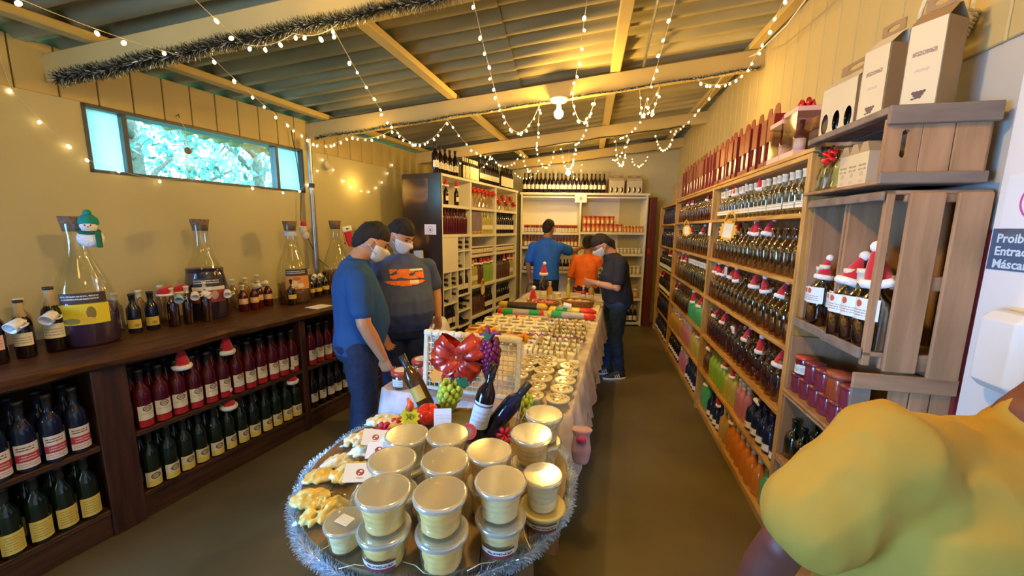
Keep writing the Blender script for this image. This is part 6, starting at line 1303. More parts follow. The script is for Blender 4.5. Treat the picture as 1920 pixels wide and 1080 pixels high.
for (x, y, z, e, w, h, d) in ((-.215, -.005, .95, (-55, 10, 10), .085, .055, 'white card with red stamp lying on the cheese bags at the back'), (-.165, -.06, .955, (-60, 0, -40), .07, .045, 'small white card tilted beside the middle left tubs'), (-.185, -.215, .965, (-62, 5, 12), .085, .055, 'white card with dark red stamp leaning on the front bags'), (-.15, -.16, 1.0, (-60, 0, 5), .07, .05, 'plain white card behind the front left stack')):
    O('paper_card', card(w, h), FBAR @ T(x, y, z) @ Euler([R(q_) for q_ in e]).to_matrix().to_4x4(), None, d, 'card', 'printed cards among the cheese bags')
# dressed display behind the tubs: bottles, apples, tags
wb1 = [('bottle_glass', MB().lathe(tweak(WINE, .95, .95), 20).mesh('bottle_glass', m_dark)), ('pale_blue_label', MB().lathe([(.0368, 0), (.0368, .10)], 16, a0=-165, a1=-15).mesh('pale_blue_label', printed('pale_blue_bottle_label', (.62, .74, .90), bands=[(.086, .092, (.1, .12, .2))], lines=[(-.03, .03, .02, .07, 3, (.45, .55, .72))])), T(0, 0, .055)), ('red_cap', MB().lathe([(.0165, .245), (.0165, .30), (.001, .30)], 12).mesh('red_cap', m_dark))]
thing('wine_bottle', T(-.135, 1.37, Zb+.01) @ RZ(5) @ RY(14), wb1, 'dark wine bottle with pale blue label leaning in the centre display', 'bottle')
wb2 = [('bottle_glass', MB().lathe(tweak(WINE, .9, .8), 18).mesh('bottle_glass', m_darkblue)), ('cap', MB().lathe([(.0155, .20), (.0155, .25), (.001, .25)], 12).mesh('cap', m_capblack))]
thing('wine_bottle', T(-.085, 1.40, Zb+.02) @ RZ(0) @ RY(38), wb2, 'dark blue bottle leaning right beside the pale blue labelled bottle', 'bottle')
thing('wine_bottle', T(-.345, 1.52, Zb+.06) @ RZ(-20) @ RY(-30), [('bottle_glass', MB().lathe(tweak(SPIRIT, 1, 1), 16).mesh('bottle_glass', mat('brown_bottle', (.07, .03, .01), .1))),
      ('gold_label', MB().lathe([(.0345, 0), (.0345, .06)], 12, a0=-150, a1=-30).mesh('gold_label', mat('gold_foil_label', (.55, .38, .08), .4)), T(0, 0, .04)), ('cap', MB().lathe([(.015, .19), (.016, .24), (.001, .24)], 10).mesh('cap', m_capblack))], 'brown bottle with gold label tilted left behind the yellow star tag', 'bottle')
apple = [('apple_skin', MB().lathe([(.001, .008), (.016, .0), (.034, .012), (.040, .036), (.034, .058), (.016, .064), (.004, .054), (.001, .052)], 20).mesh('apple_skin', mat('glossy_red_apple', (.70, .03, .02), .12, var=.2, scale=12, coat=.5))), ('apple_stalk', MB().tube([(0, 0, .05), (.004, 0, .075)], .002, 5).mesh('apple_stalk', m_bark))]
thing('red_apple', T(-.315, 1.405, Zb+.055) @ RX(12) @ S(1.05), apple, 'glossy red apple left of the white price slip', 'apple')
thing('red_apple', T(-.365, 1.44, Zb+.03) @ S(.8), apple, 'smaller dim red apple behind the yellow star tag', 'apple')
thing('display_stand', T(-.22, 1.47, Zb), [('draped_cloth', fuse(MB().ball((0, 0, .01), (.21, .09, .05), 16).ball((-.10, .02, .03), (.10, .07, .05), 14).ball((.13, .0, .01), (.09, .07, .04), 14), 'draped_cloth', mat('olive_plum_cloth', (.10, .05, .05), .8, scale=9, var=.5, col2=(.20, .20, .08)), .008, 4))], 'dark folded cloth mound under the bottles, apples and grapes', 'cloth')
stg = MB().prism(star_poly(.036, .027, 14), -.001, .001, 0, M_xz @ S(1, 1.35, 1)); 
thing('price_tag', T(-.365, 1.325, Zb+.115) @ RZ(10), [('burst_card', stg.mesh('burst_card', mat('yellow_star_card', (.92, .70, .02), .5, var=.05))), ('chili_top', MB().tube([(-.002, -.004, .030), (.004, -.006, .052), (-.006, -.004, .075)], [.014, .012, .004], 8).mesh('chili_top', mat('orange_red_card', (.85, .12, .02), .45))),
      ('handwriting', MB().tube([(-.012, -.003, .012), (-.006, -.003, .0), (-.012, -.003, -.008)], .0012, 4).tube([(-.002, -.003, .012), (.004, -.003, .006), (-.002, -.003, -.002), (.005, -.003, -.010)], .0012, 4).tube([(.010, -.003, .010), (.014, -.003, .0), (.010, -.003, -.006)], .0012, 4).mesh('handwriting', m_capblack))], 'yellow starburst price tag with a red chili top in front of the apples', 'price tag')
thing('price_slip', T(-.25, 1.345, Zb+.105) @ RZ(4) @ RX(-10), [('white_slip', MB().box(-.032, .032, -.0008, .0008, -.032, .032).mesh('white_slip', printed('slip_print', (.80, .82, .88), lines=[(-.025, .028, -.01, .012, 2, (.66, .68, .76))])))], 'white square price slip between the apple and the green grapes', 'price slip')
thing('round_red_tag', T(-.15, 1.30, Zb+.075) @ RX(-8), [('red_disc', MB().lathe([(.001, 0), (.030, 0), (.030, .004), (.001, .004)], 20, sm=False, M=RX(90)).mesh('red_disc', mat('coral_red', (.70, .10, .08), .4))), ('pink_centre', MB().lathe([(.001, .0045), (.018, .0045)], 18, sm=False, M=RX(90)).mesh('pink_centre', mat('salmon', (.80, .35, .28), .5)))], 'small round coral red tag at the foot of the pale blue labelled bottle', 'tag')
for i, (x, y, z) in enumerate(((-.46, 1.33, .06), (-.43, 1.38, .05), (-.02, 1.32, .05))):
    O('red_flower', bow(6, .026, 'red_flower', mat('raspberry_fabric', (.60, .02, .08), .5)), T(x, y, Zb+z) @ RX(60), None, ['raspberry red fabric flower at the back left of the barrel', 'raspberry red fabric flower behind the price cards', 'small red fabric flower right of the dark blue bottle'][i], 'flower', 'red fabric flowers in the display')
O('dry_twigs', MB().tube([(0, 0, 0), (.01, 0, .08), (.03, 0, .13)], .002, 4).tube([(.01, 0, 0), (.0, 0, .09), (.01, 0, .14)], .002, 4).tube([(.02, 0, 0), (.03, 0, .07), (.05, 0, .11)], .002, 4).tube([(-.01, 0, 0), (-.01, 0, .08), (-.0, 0, .12)], .002, 4).mesh('dry_twigs', mat('dry_twig', (.45, .28, .12), .8)), T(.03, 1.37, Zb), None, 'bunch of dry twigs right of the leaning bottles', 'twigs')
thing('cloth_gift_bag', T(.315, 1.60, .62) @ RZ(-12), [('bag_body', fuse(MB().loft([(0, 0, 0, .035, .028), (0, 0, .06, .045, .034), (0, 0, .13, .035, .025), (0, 0, .16, .05, .03)], 16), 'bag_body', mat('lilac_fabric', (.50, .32, .46), .8, scale=14, var=.25), .006)), ('bow_tie', MB().ball((0, -.028, .12), (.022, .012, .018), 8).mesh('bow_tie', mat('magenta_satin', (.6, .05, .22), .4)))], 'lilac cloth bundle with a magenta knot hanging from the table corner', 'bundle')
# ================================================================ lamps, string lights, tinsel
e_big = emis('lit_bulb', (1, .93, .72), 30); e_sm = emis('lit_fairy_bulb', (1, .76, .34), 9)
m_sock = mat('white_socket', (.8, .78, .7), .4)
bulbp = [('socket', MB().lathe([(.02, .05), (.022, .09), (.001, .095)], 14).mesh('socket', m_sock)), ('glass_globe', MB().ball((0, 0, 0), .040, 20).lathe([(.02, .03), (.018, .055)], 14).mesh('glass_globe', e_big))]
for nm_, loc, ring in (('bright round bulb under the middle beam', (.385, 3.56, 2.625), 1), ('bright round bulb hanging before the back shelving', (.85, 6.25, 2.50), 0)):
    P = list(bulbp)
    if ring: P.append(('ceiling_rose', MB().lathe([(.001, .13), (.075, .125), (.08, .115), (.06, .095), (.001, .092)], 24).mesh('ceiling_rose', m_sock)))
    else: P.append(('cord', MB().tube([(0, 0, .09), (0, 0, .34)], .003, 5).mesh('cord', m_sock)))
    o = thing('light_bulb', T(*loc), P, nm_, 'lamp')
m_wire = mat('clear_fairy_wire', (.62, .55, .36), .4)
fb = MB().ball((0, 0, -.020), (.0088, .0088, .0118), 8).mesh('fairy_bulb', e_sm); fs_ = MB().tube([(0, 0, 0), (0, 0, -.012)], .0028, 4).mesh('bulb_holder', m_wire)
def fairy(pts, label, n, sag=.0, seg=14, drop=None, seed=0):
    rnd = random.Random(seed+len(label)); P = [Vector(p) for p in pts]; path = []
    for a, b in zip(P, P[1:]):
        for k in range(seg):
            t = k/seg; q = a.lerp(b, t); q.z -= sag*4*t*(1-t)*(1 if len(P) == 2 else .6); path.append(q)
    path.append(P[-1])
    root = O('fairy_lights', None, T(*path[0]), None, label, 'string lights', 'fairy light strings')
    inv = -path[0]
    O('wire', MB().tube([p+inv for p in path], .0016, 4).mesh('wire', m_wire), None, root)
    L = len(path)-1
    for i in range(n):
        t = (i+.5+rnd.uniform(-.18, .18))/n*L; k = int(t); p = path[k].lerp(path[min(k+1, L)], t-k)
        M = T(*(p+inv)) @ Euler((rnd.uniform(-.7, .7), rnd.uniform(-.7, .7), 0)).to_matrix().to_4x4() @ S(rnd.uniform(.85, 1.15))
        b = O('fairy_bulb', fb, M, root)
def bp(f, x, dz=-.03, dy=-.02): return (x, f(x)+dy, roofz(x, f(x))+dz)
FS = [([bp(B0, -1.85), bp(B1, -1.73)], 'string of lights sagging from the upper left corner to the nearest beam', 9, .09),
      ([bp(B0, -1.0), bp(B1, -1.38)], 'second string of lights at the upper left ending on the nearest beam', 8, .06),
      ([bp(B1, -1.38), bp(B1, -1.1), bp(B1, -.86)], 'short string of lights along the tinsel of the nearest beam', 7, .05),
      ([bp(B1, -1.60), bp(B2, -1.93)], 'string from the nearest beam to the left end of the second beam', 9, .03),
      ([bp(B1, -.90), bp(B2, -1.11)], 'string from the nearest beam to the second beam, left of centre', 9, .03),
      ([bp(B2, -1.95), bp(B2, -1.55), bp(B2, -1.11)], 'scalloped string along the left part of the second beam', 14, .09),
      ([bp(B2, -1.11), bp(B2, -.60)], 'hanging loop of lights under the second beam over the white shelving', 13, .17),
      ([bp(B1, -.20), bp(B2, -.115)], 'string left of the ceiling purlins running straight to the middle of the second beam', 9, .03),
      ([bp(B2, -.115), bp(B2, .22)], 'deep loop of lights left of the bright bulb', 11, .20),
      ([bp(B1, .33), bp(B2, .50)], 'string running right of the bright bulb to the second beam', 9, .03),
      ([bp(B2, .50), bp(B2, .70)], 'small dense loop right of the bright bulb', 9, .19),
      ([bp(B1, .73), bp(B2, 1.14)], 'string running to the right third of the second beam', 8, .03),
      ([bp(B2, 1.06), bp(B2, 1.12, -.10), bp(B2, 1.22)], 'tight cluster of lights hanging under the right third of the second beam', 15, .28),
      ([bp(B1, 1.22), bp(B2, 1.88)], 'rightmost string running down to the second beam by the right wall', 9, .04),
      ([bp(B2, 1.88), bp(B2, 1.52)], 'short bright string along the right end of the second beam', 9, .06),
      ([bp(B2, -.60), bp(B3, -.30)], 'string from the second beam to the third beam above the dark bottles', 8, .10),
      ([bp(B2, .22), bp(B3, .30)], 'string from the second to the third beam at the bright bulb', 9, .10),
      ([bp(B2, .70), bp(B3, .80)], 'string from the second to the third beam right of the bright bulb', 9, .10),
      ([bp(B2, 1.22), bp(B3, 1.35)], 'string from the second to the third beam near the right shelving', 9, .10),
      ([bp(B2, 1.70), bp(B3, 1.95)], 'string from the second to the third beam along the right wall', 9, .12),
      ([bp(B3, -.75), bp(B3, -.30)], 'loop of lights over the top of the white shelving', 11, .18),
      ([bp(B3, -.30), bp(B3, .12)], 'second loop of lights over the corner of the white shelving', 10, .16),
      ([bp(B3, .30), bp(B3, .55)], 'third loop under the third beam', 10, .24),
      ([bp(B3, .62), bp(B3, .82)], 'narrow cluster under the third beam in the middle', 12, .30),
      ([bp(B3, 1.30), bp(B3, 1.46)], 'narrow cluster under the third beam at the right', 14, .34),
      ([bp(B3, 1.78), bp(B3, 2.02)], 'loop under the third beam next to the right wall', 12, .22),
      ([bp(B3, .12), bp(B4, .30)], 'string from the third to the farthest beam, left', 8, .12), ([bp(B3, .8), bp(B4, .95)], 'string from the third to the farthest beam, middle', 8, .12), ([bp(B3, 1.46), bp(B4, 1.6)], 'string from the third to the farthest beam, right', 8, .12),
      ([bp(B4, .0), bp(B4, .45)], 'loop of lights on the farthest beam at the left', 9, .14), ([bp(B4, .95), bp(B4, 1.15)], 'cluster on the farthest beam by the hanging bulb', 10, .26), ([bp(B4, 1.9), bp(B4, 2.2)], 'loop on the farthest beam above the cartons', 9, .18),
      ([(-2.66, 2.15, 2.60), (-2.69, 2.215, 2.34), (-2.62, 2.31, 2.16), (-2.57, 2.44, 2.02), (-2.49, 2.62, 1.965)], 'string of lights hanging on the wall left of the window', 6, .0),
      ([(-2.49, 2.62, 1.965), (-2.28, 3.12, 2.08), (-2.05, 3.62, 1.95), (-1.95, 3.95, 2.15)], 'thin string hanging across the window', 7, .10),
      ([(-1.93, 3.95, 2.15), (-1.91, 4.06, 2.33), (-1.84, 4.23, 2.17), (-1.76, 4.41, 2.05), (-1.68, 4.6, 2.04), (-1.61, 4.78, 2.12), (-1.54, 4.94, 2.29), (-1.50, 5.05, 2.45)], 'garland of lights on the wall right of the steel pipe', 11, .0)]
for i, (pts, lab, n, sag) in enumerate(FS): fairy(pts, lab, n, sag, seed=i)
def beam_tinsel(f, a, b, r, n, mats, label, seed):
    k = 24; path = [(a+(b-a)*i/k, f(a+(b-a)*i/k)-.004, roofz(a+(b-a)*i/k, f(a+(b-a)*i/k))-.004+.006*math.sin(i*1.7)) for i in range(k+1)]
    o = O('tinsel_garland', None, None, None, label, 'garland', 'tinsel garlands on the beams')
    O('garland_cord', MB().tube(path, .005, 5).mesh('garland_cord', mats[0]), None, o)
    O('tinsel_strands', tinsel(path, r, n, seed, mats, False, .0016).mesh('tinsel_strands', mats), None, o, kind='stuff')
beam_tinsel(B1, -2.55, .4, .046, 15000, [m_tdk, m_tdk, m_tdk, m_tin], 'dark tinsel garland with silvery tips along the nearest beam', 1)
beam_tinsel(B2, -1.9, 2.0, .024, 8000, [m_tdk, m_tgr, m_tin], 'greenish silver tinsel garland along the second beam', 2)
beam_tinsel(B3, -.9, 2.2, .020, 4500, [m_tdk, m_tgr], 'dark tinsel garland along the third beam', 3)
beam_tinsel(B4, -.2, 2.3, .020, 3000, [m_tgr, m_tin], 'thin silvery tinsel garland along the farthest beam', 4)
# conduit beside the third purlin
O('conduit_pipe', MB().tube([(.76-.3, 1.0, roofz(.46, 1.0)+.13), (.76, 2.2, roofz(.76, 2.2)+.13), (1.06, 3.45, roofz(1.06, 3.45)+.13)], .010, 8).mesh('conduit_pipe', m_steel), None, None, 'thin grey conduit running along the ceiling purlin to the bulb', 'pipe')
O('loose_cable', MB().tube([(1.46, 1.75, roofz(1.56, 1.75)+.1), (1.56, 2.2, roofz(1.6, 2.2)-.02), (1.66, 2.6, roofz(1.66, 2.6)-.05), (1.78, 3.1, roofz(1.8, 3.1)-.01), (1.84, 3.3, roofz(1.84, 3.3)+.05)], .005, 5).mesh('loose_cable', m_sock), None, None, 'loose white cable under the roof by the right wall', 'cable')
# ================================================================ people
m_skin = mat('tan_skin', (.50, .24, .12), .5, scale=5, var=.08, sss=.08); m_skin2 = mat('brown_skin', (.36, .17, .09), .5, scale=5, var=.08, sss=.06)
m_hair = mat('black_hair', (.016, .011, .009), .85, scale=60, var=.5, stretch=(1, 1, .2), bump=.4); m_mask = mat('white_face_mask', (.74, .68, .62), .8, var=.03)
m_jeans = mat('dark_denim', (.012, .022, .060), .85, scale=30, var=.25); m_eye = mat('dark_eye', (.02, .015, .01), .2)
def headr(d):
    x, y, z = d
    a = .077-(.016*max(0, -z)**1.3); b = .096; c = .118
    r = 1/math.sqrt((x/a)**2+(y/b)**2+(z/c)**2)
    def g(px, py, pz, amp, s): q = Vector((px, py, pz)).normalized(); return amp*math.exp(-(1-q.dot(Vector(d)))/s)
    r += g(0, 1, -.16, .020, .012)+g(0, 1, -.02, .008, .012)+g(0, 1, -.85, .010, .05)+g(0, 1, -.48, .005, .02)
    for s in (-1, 1): r += g(s*.36, 1, .10, -.009, .02)+g(s*.34, 1, .30, .004, .02)+g(s*.6, .8, -.2, .003, .05)
    return r
def headsurf(fun, n=48, h=36):
    m = MB(); vs = []; fs = []
    for j in range(h+1):
        t = math.pi*j/h
        for i in range(n):
            a = 2*math.pi*i/n; d = Vector((math.sin(t)*math.cos(a), math.sin(t)*math.sin(a), -math.cos(t))); vs.append(tuple(d*fun(d)))
    for j in range(h):
        for i in range(n): fs.append((j*n+i, j*n+(i+1) % n, (j+1)*n+(i+1) % n, (j+1)*n+i))
    return m.add(vs, fs, 0, True)
def hairfun(length=0, front=.42):
    def f(d):
        r = headr(d); line = front-.62*max(0, -d.y)*1.0 if True else 0
        # hairline: high on the forehead, dropping to the nape behind the ears
        yy = d.y; hz = front if yy > .50 else (front-(.50-yy)*.35 if yy > -.25 else front-.2625-(-.25-yy)*2.4)
        e = d.z-hz+.05*noise.noise(d*11); k = max(0, min(1, e/.07)); q = max(0, min(1, e/.55)); q = q*q*(3-2*q)
        return r-.006*(1-k)+k*(.0025+.013*q+.006*q*noise.noise(d*6)+.0025*noise.noise(d*22))
    return f
def maskfun(d):
    r = headr(d); w = abs(d.x)
    k = max(0, min(1, (.02-d.z)/.06))*max(0, min(1, (d.y-.30)/.12))*max(0, min(1, (d.z+.93)/.08))
    return r*.95*(1-k)+k*(r+.006+.008*math.exp(-w*w/.05))
def hand(mb, M, side, curl=35, spread=6, s=1.0):
    """hand frame: z up the forearm, fingers along -z, palm faces +y; side=+1 right hand (thumb towards -x)"""
    M = M @ S(s)
    mb.loft([(0, 0, .005, .026, .019), (0, 0, -.03, .036, .017), (0, 0, -.07, .042, .015), (0, 0, -.092, .040, .012)], 14, 0, M)
    for k, (x, L_, r_) in enumerate(((-.030, .070, .0085), (-.010, .078, .009), (.011, .073, .0088), (.030, .058, .0078))):
        x *= side; a = 0; p = Vector((x, 0, -.080)); pts = [Vector((x*.8, 0, -.06)), p.copy()]
        for q in (.42, .33, .25):
            a += R(curl); p = p+Vector((R(spread)*x*8*q*.3, math.sin(a)*L_*q, -math.cos(a)*L_*q)); pts.append(p.copy())
        mb.chain([tuple(v) for v in pts], [r_*1.1, r_*1.05, r_, r_*.92, r_*.8], 8, 0, M)
    mb.chain([(-.022*side, .004, -.020), (-.044*side, .014, -.045), (-.050*side, .028, -.070), (-.044*side, .038, -.088)], [.013, .0115, .0100, .0085], 8, 0, M)
def aim(p, d, palm):
    """frame at p with -z along d and +y towards palm"""
    z = -Vector(d).normalized(); y = Vector(palm); y = (y-z*y.dot(z)).normalized(); x = y.cross(z)
    m = Matrix((x, y, z)).transposed().to_4x4(); m.translation = Vector(p); return m
def person(M, J, label, mats, opts):
    """local frame: x to the person's right, y forward, z up; J holds the joints"""
    g = opts.get; sk = mats['skin']; B = MB(); V = Vector
    fat = g('fat', 1.0)
    hp, ch, nk, hd = V(J['hip']), V(J['chest']), V(J['neck']), V(J['head'])
    # body under the clothes
    B.chain([hp, (hp+ch)/2, ch, nk], [.115*fat, .115*fat, .12*g('fat', .9), .052], 14)
    B.chain([nk-V((0, 0, .03)), nk, nk.lerp(hd, .45)], [.066, .060, .058], 14)
    HM = T(*hd) @ RZ(g('yaw', 0)) @ RX(-g('nod', 0)) @ RY(g('tilt', 0)) @ S(g('hs', 1.0))
    B.add(*(lambda m: (m.v, m.f, 0, True, HM))(headsurf(headr)))
    for s in (-1, 1): B.ball((0, 0, 0), (.008, .019, .030), 10, 0, HM @ T(s*.078, -.008, -.005) @ RZ(s*-14))
    for s, k in ((1, 'r'), (-1, 'l')):
        sh_, el, wr = V(J['sh'+k]), V(J['el'+k]), V(J['wr'+k]); ar = g('arm', 1.0)
        B.chain([sh_, sh_.lerp(el, .5), el, el.lerp(wr, .35), wr], [.050*ar, .046*ar, .038*ar, .039*ar, .026*ar], 14)
        hM = aim(wr, J.get('hd'+k, wr-el), J.get('palm'+k, (-s*.6, .4, 0))); hand(B, hM, s, g('curl'+k, 30), 6, g('hands', 1.0))
        hi, kn, an = V(J['hi'+k]), V(J['kn'+k]), V(J['an'+k])
        B.chain([hi, kn, an], [.075, .048, .034], 12)
    body = fuse(B, 'body', sk, .0075, 2)
    P = [('body', body)]
    # hair, mask, eyes
    hf = headsurf(hairfun(front=g('hairline', .42)))
    if g('hair_extra'): g('hair_extra')(hf)
    P.append(('hair', hf.mesh('hair', mats.get('hair', m_hair)), HM))
    if g('mask', True):
        P.append(('face_mask', headsurf(maskfun).mesh('face_mask', m_mask), HM))
        for s in (-1, 1): P.append(('mask_loop', MB().tube([(s*.062, .052, -.012), (s*.076, .020, .014), (s*.082, -.010, .022)], .0020, 5).tube([(s*.058, .055, -.055), (s*.076, .015, -.035), (s*.083, -.014, -.020)], .0020, 5).mesh('mask_loop', m_mask), HM))
    for s in (-1, 1):
        P.append(('eye', MB().ball((s*.031, .0815, .012), (.013, .008, .006), 10).mesh('eye', m_eye), HM))
        P.append(('eyebrow', MB().tube([(s*.014, .094, .030), (s*.030, .092, .034), (s*.048, .078, .030)], [.003, .0035, .002], 5).mesh('eyebrow', m_hair), HM))
    if g('glasses'):
        G = MB()
        for s in (-1, 1): G.tube([(s*.032+.021*math.cos(a), .101, .010+.015*math.sin(a)) for a in [2*math.pi*k/14 for k in range(14)]], .0018, 5, closed=True); G.tube([(s*.053, .100, .013), (s*.078, .05, .016), (s*.083, -.01, .012)], .0018, 5)
        G.tube([(-.011, .102, .012), (.011, .102, .012)], .0018, 5); P.append(('eyeglasses', G.mesh('eyeglasses', m_black), HM))
    # shirt
    Sx = MB(); tr = J['torso']   # rings (x,y,z,rx,ry,yaw,pitch)
    Sx.loft(tr, 28)
    top = tr[-1]
    for s, k in ((1, 'r'), (-1, 'l')):
        sh_, el, wr = V(J['sh'+k]), V(J['el'+k]), V(J['wr'+k]); ln = g('sleeve', .62); sr = g('sleever', .068)
        Sx.chain([nk-V((0, 0, .055)), nk.lerp(sh_, .5)-V((0, 0, .035)), sh_+V((0, 0, .004))], [.062, .060, sr*.92], 14)
        if ln <= 1: Sx.chain([sh_.lerp(ch, .25), sh_, sh_.lerp(el, ln)], [sr, sr, sr*.94], 16)
        else: Sx.chain([sh_, sh_.lerp(el, .5), el, el.lerp(wr, .5), el.lerp(wr, ln-1)], [sr, sr*.9, sr*.80, sr*.66, sr*.60], 16)
    Sx.chain([nk-V((0, 0, .05)), nk-V((0, 0, .012))], [.085, .064], 16)
    P.append(('shirt' if not g('blouse') else 'blouse', crease(fuse(Sx, 'shirt', mats['shirt'], .0085, 3), g('folds', .0045), seed=M.translation.x*9)))
    # trousers
    if not g('nolegs'):
        Tn = MB(); Tn.loft(J['pelvis'], 24)
        for k in 'rl':
            hi, kn, an = V(J['hi'+k]), V(J['kn'+k]), V(J['an'+k]); lr = g('leg', 1.0)
            Tn.chain([hi, hi.lerp(kn, .5), kn, kn.lerp(an, .45), an+V((0, 0, .03))], [.098*lr, .088*lr, .068*lr, .062*lr, .052*lr], 16)
        P.append(('trousers', crease(fuse(Tn, 'trousers', mats['pants'], .010, 3), .0055, (6, 6, 5))))
        for s, k in ((1, 'r'), (-1, 'l')):
            an = V(J['an'+k]); sM = T(an.x, an.y, 0) @ RZ(g('toe', 8)*-s)
            up_ = MB().loft([(0, .055, .022, .043, .130), (0, .050, .045, .042, .120), (0, .02, .070, .040, .085), (0, -.01, .095, .038, .055), (0, -.015, .115, .036, .045)], 18)
            sub = [('shoe_sole', MB().loft([(0, .055, .0, .045, .135), (0, .055, .024, .047, .137)], 20).mesh('shoe_sole', m_lidwhite))]
            if g('stripes'):
                st_ = MB()
                for q in range(3): st_.box(-.0465, .0465, .0+q*.022, .010+q*.022, .03, .075, M=RX(-18))
                sub.append(('shoe_stripes', st_.mesh('shoe_stripes', m_lidwhite)))
            P.append(('shoe', up_.mesh('shoe', m_black), sM, sub))
    P += g('extra', [])
    return thing('person', M, P, label, 'person')
def stand(h=1.70, w=1.0, hipx=.095, foot=.10, dy=0):
    s = h/1.72
    return {'hip': (0, 0, .93*s), 'chest': (0, 0, 1.25*s), 'neck': (0, .0, 1.44*s), 'head': (0, .035, 1.60*s), 'shr': (.182*w, 0, 1.34*s), 'shl': (-.182*w, 0, 1.34*s), 'elr': (.24*w, -.02, 1.09*s), 'ell': (-.24*w, -.02, 1.09*s),
            'wrr': (.24*w, .06, .85*s), 'wrl': (-.24*w, .06, .85*s), 'hir': (hipx, 0, .88*s), 'hil': (-hipx, 0, .88*s), 'knr': (foot, .02, .48*s), 'knl': (-foot, .02, .48*s), 'anr': (foot, -.02, .09), 'anl': (-foot, -.02, .09)}
def facing(x, y, a): return T(x, y) @ RZ(a-90)
m_dkblue = mat('dark_teal_blue_tee', (.012, .065, .20), .85, scale=6, var=.15); m_greyblue = mat('grey_blue_tee', (.06, .085, .20), .85, scale=6, var=.12); m_polo = mat('bright_blue_polo', (.01, .13, .72), .75, scale=8, var=.10)
m_orangeb = mat('orange_blouse', (.85, .16, .01), .7, scale=10, var=.12); m_blackt = mat('black_tee', (.012, .013, .020), .85, scale=8, var=.2); m_yel = mat('yellow_shirt', (.38, .235, .028), .85, scale=5, var=.12)
# --- man in dark blue tee
J = stand(1.70, 1.06)
J.update({'neck': (0, .015, 1.43), 'head': (0, .115, 1.545), 'shr': (.19, .0, 1.325), 'shl': (-.19, .02, 1.325), 'elr': (.245, .015, 1.06), 'wrr': (.235, .12, .83), 'ell': (-.25, .05, 1.07), 'wrl': (-.22, .20, .86), 'hdr': (.0, .25, -1), 'hdl': (.1, .3, -1), 'chest': (0, 0, 1.23)})
J['torso'] = [(0, .0, .84, .185, .150), (0, .015, .92, .19, .165), (0, .035, 1.02, .19, .175), (0, .03, 1.12, .19, .165), (0, .01, 1.24, .20, .150), (0, -.005, 1.34, .205, .120, 0, 5), (0, .0, 1.40, .15, .085), (0, .01, 1.435, .085, .070)]
J['pelvis'] = [(0, 0, .80, .17, .135), (0, -.005, .88, .185, .145), (0, .005, .96, .175, .14)]
person(facing(-1.02, 2.50, 28), J, 'man in dark blue t-shirt and white mask looking down, at the left of the table', {'skin': m_skin, 'shirt': m_dkblue, 'pants': m_jeans}, {'yaw': -6, 'nod': 30, 'fat': 1.1, 'curlr': 42, 'arm': 1.15, 'sleever': .076, 'sleeve': .66, 'hs': 1.06, 'leg': 1.1})
# --- man in printed grey blue tee
m_print = mat('orange_print', (.85, .20, .03), .8, scale=30, var=.15)
J = stand(1.73, 1.12)
J.update({'neck': (0, .01, 1.43), 'head': (.01, .075, 1.575), 'shr': (.205, 0, 1.325), 'shl': (-.205, 0, 1.325), 'ell': (-.275, .0, 1.10), 'wrl': (-.265, .09, .96), 'elr': (.27, -.02, 1.12), 'wrr': (.27, .08, .94), 'hdl': (0, .1, -1), 'wrl': (-.27, .10, .96)})
J['ell'] = (-.275, -.02, 1.13); J['wrl'] = (-.265, .09, .935)
J['torso'] = [(0, .0, .84, .21, .17), (0, .04, .92, .225, .21), (0, .075, 1.01, .23, .235), (0, .07, 1.10, .225, .225), (0, .035, 1.21, .215, .185), (0, .01, 1.32, .21, .145), (0, .0, 1.39, .15, .095), (0, .01, 1.435, .085, .070)]
J['pelvis'] = [(0, 0, .78, .18, .15), (0, .01, .88, .205, .175), (0, .01, .95, .20, .17)]
def decal(poly, th=.002):   # a patch of print curved onto the chest
    m = MB(); n = 22; vs = []; 
    return m
def chestpatch(x0, x1, z0, z1, fn, mt, name='shirt_print'):
    """patch laid over the front of the shirt, shaped by fn(u,v)"""
    m = MB(); n, h = 44, 26; vs = []; keep = {}
    for j in range(h+1):
        for i in range(n+1):
            x = x0+(x1-x0)*i/n; z = z0+(z1-z0)*j/h
            rs = J['torso']; k = max(0, min(len(rs)-2, next((q for q in range(len(rs)-1) if rs[q+1][2] >= z), len(rs)-2))); a, b = rs[k], rs[k+1]; t = (z-a[2])/(b[2]-a[2])
            cy = a[1]+(b[1]-a[1])*t; rx = a[3]+(b[3]-a[3])*t; ry = a[4]+(b[4]-a[4])*t
            q = min(.98, abs(x)/rx); y = cy+ry*math.sqrt(1-q**(2/.85) if q > 0 else 1)**.85 if q < .98 else cy
            vs.append((x, y+.006, z))
    fs = []
    for j in range(h):
        for i in range(n):
            u, v = (i+.5)/n, (j+.5)/h
            if fn(u, v): a = j*(n+1)+i; fs.append((a, a+1, a+n+2, a+n+1))
    m.add(vs, fs, 0, True); return m.mesh(name, mt)
sw = lambda u, v: (abs(v-(.22+.30*(u-.5)**2)) < .13*(1-(2*u-1)**4)) or (v > .42 and v < .92 and noise.noise(Vector((u*6, v*4, 2))) > -.18 and abs(u-.45) < .42)
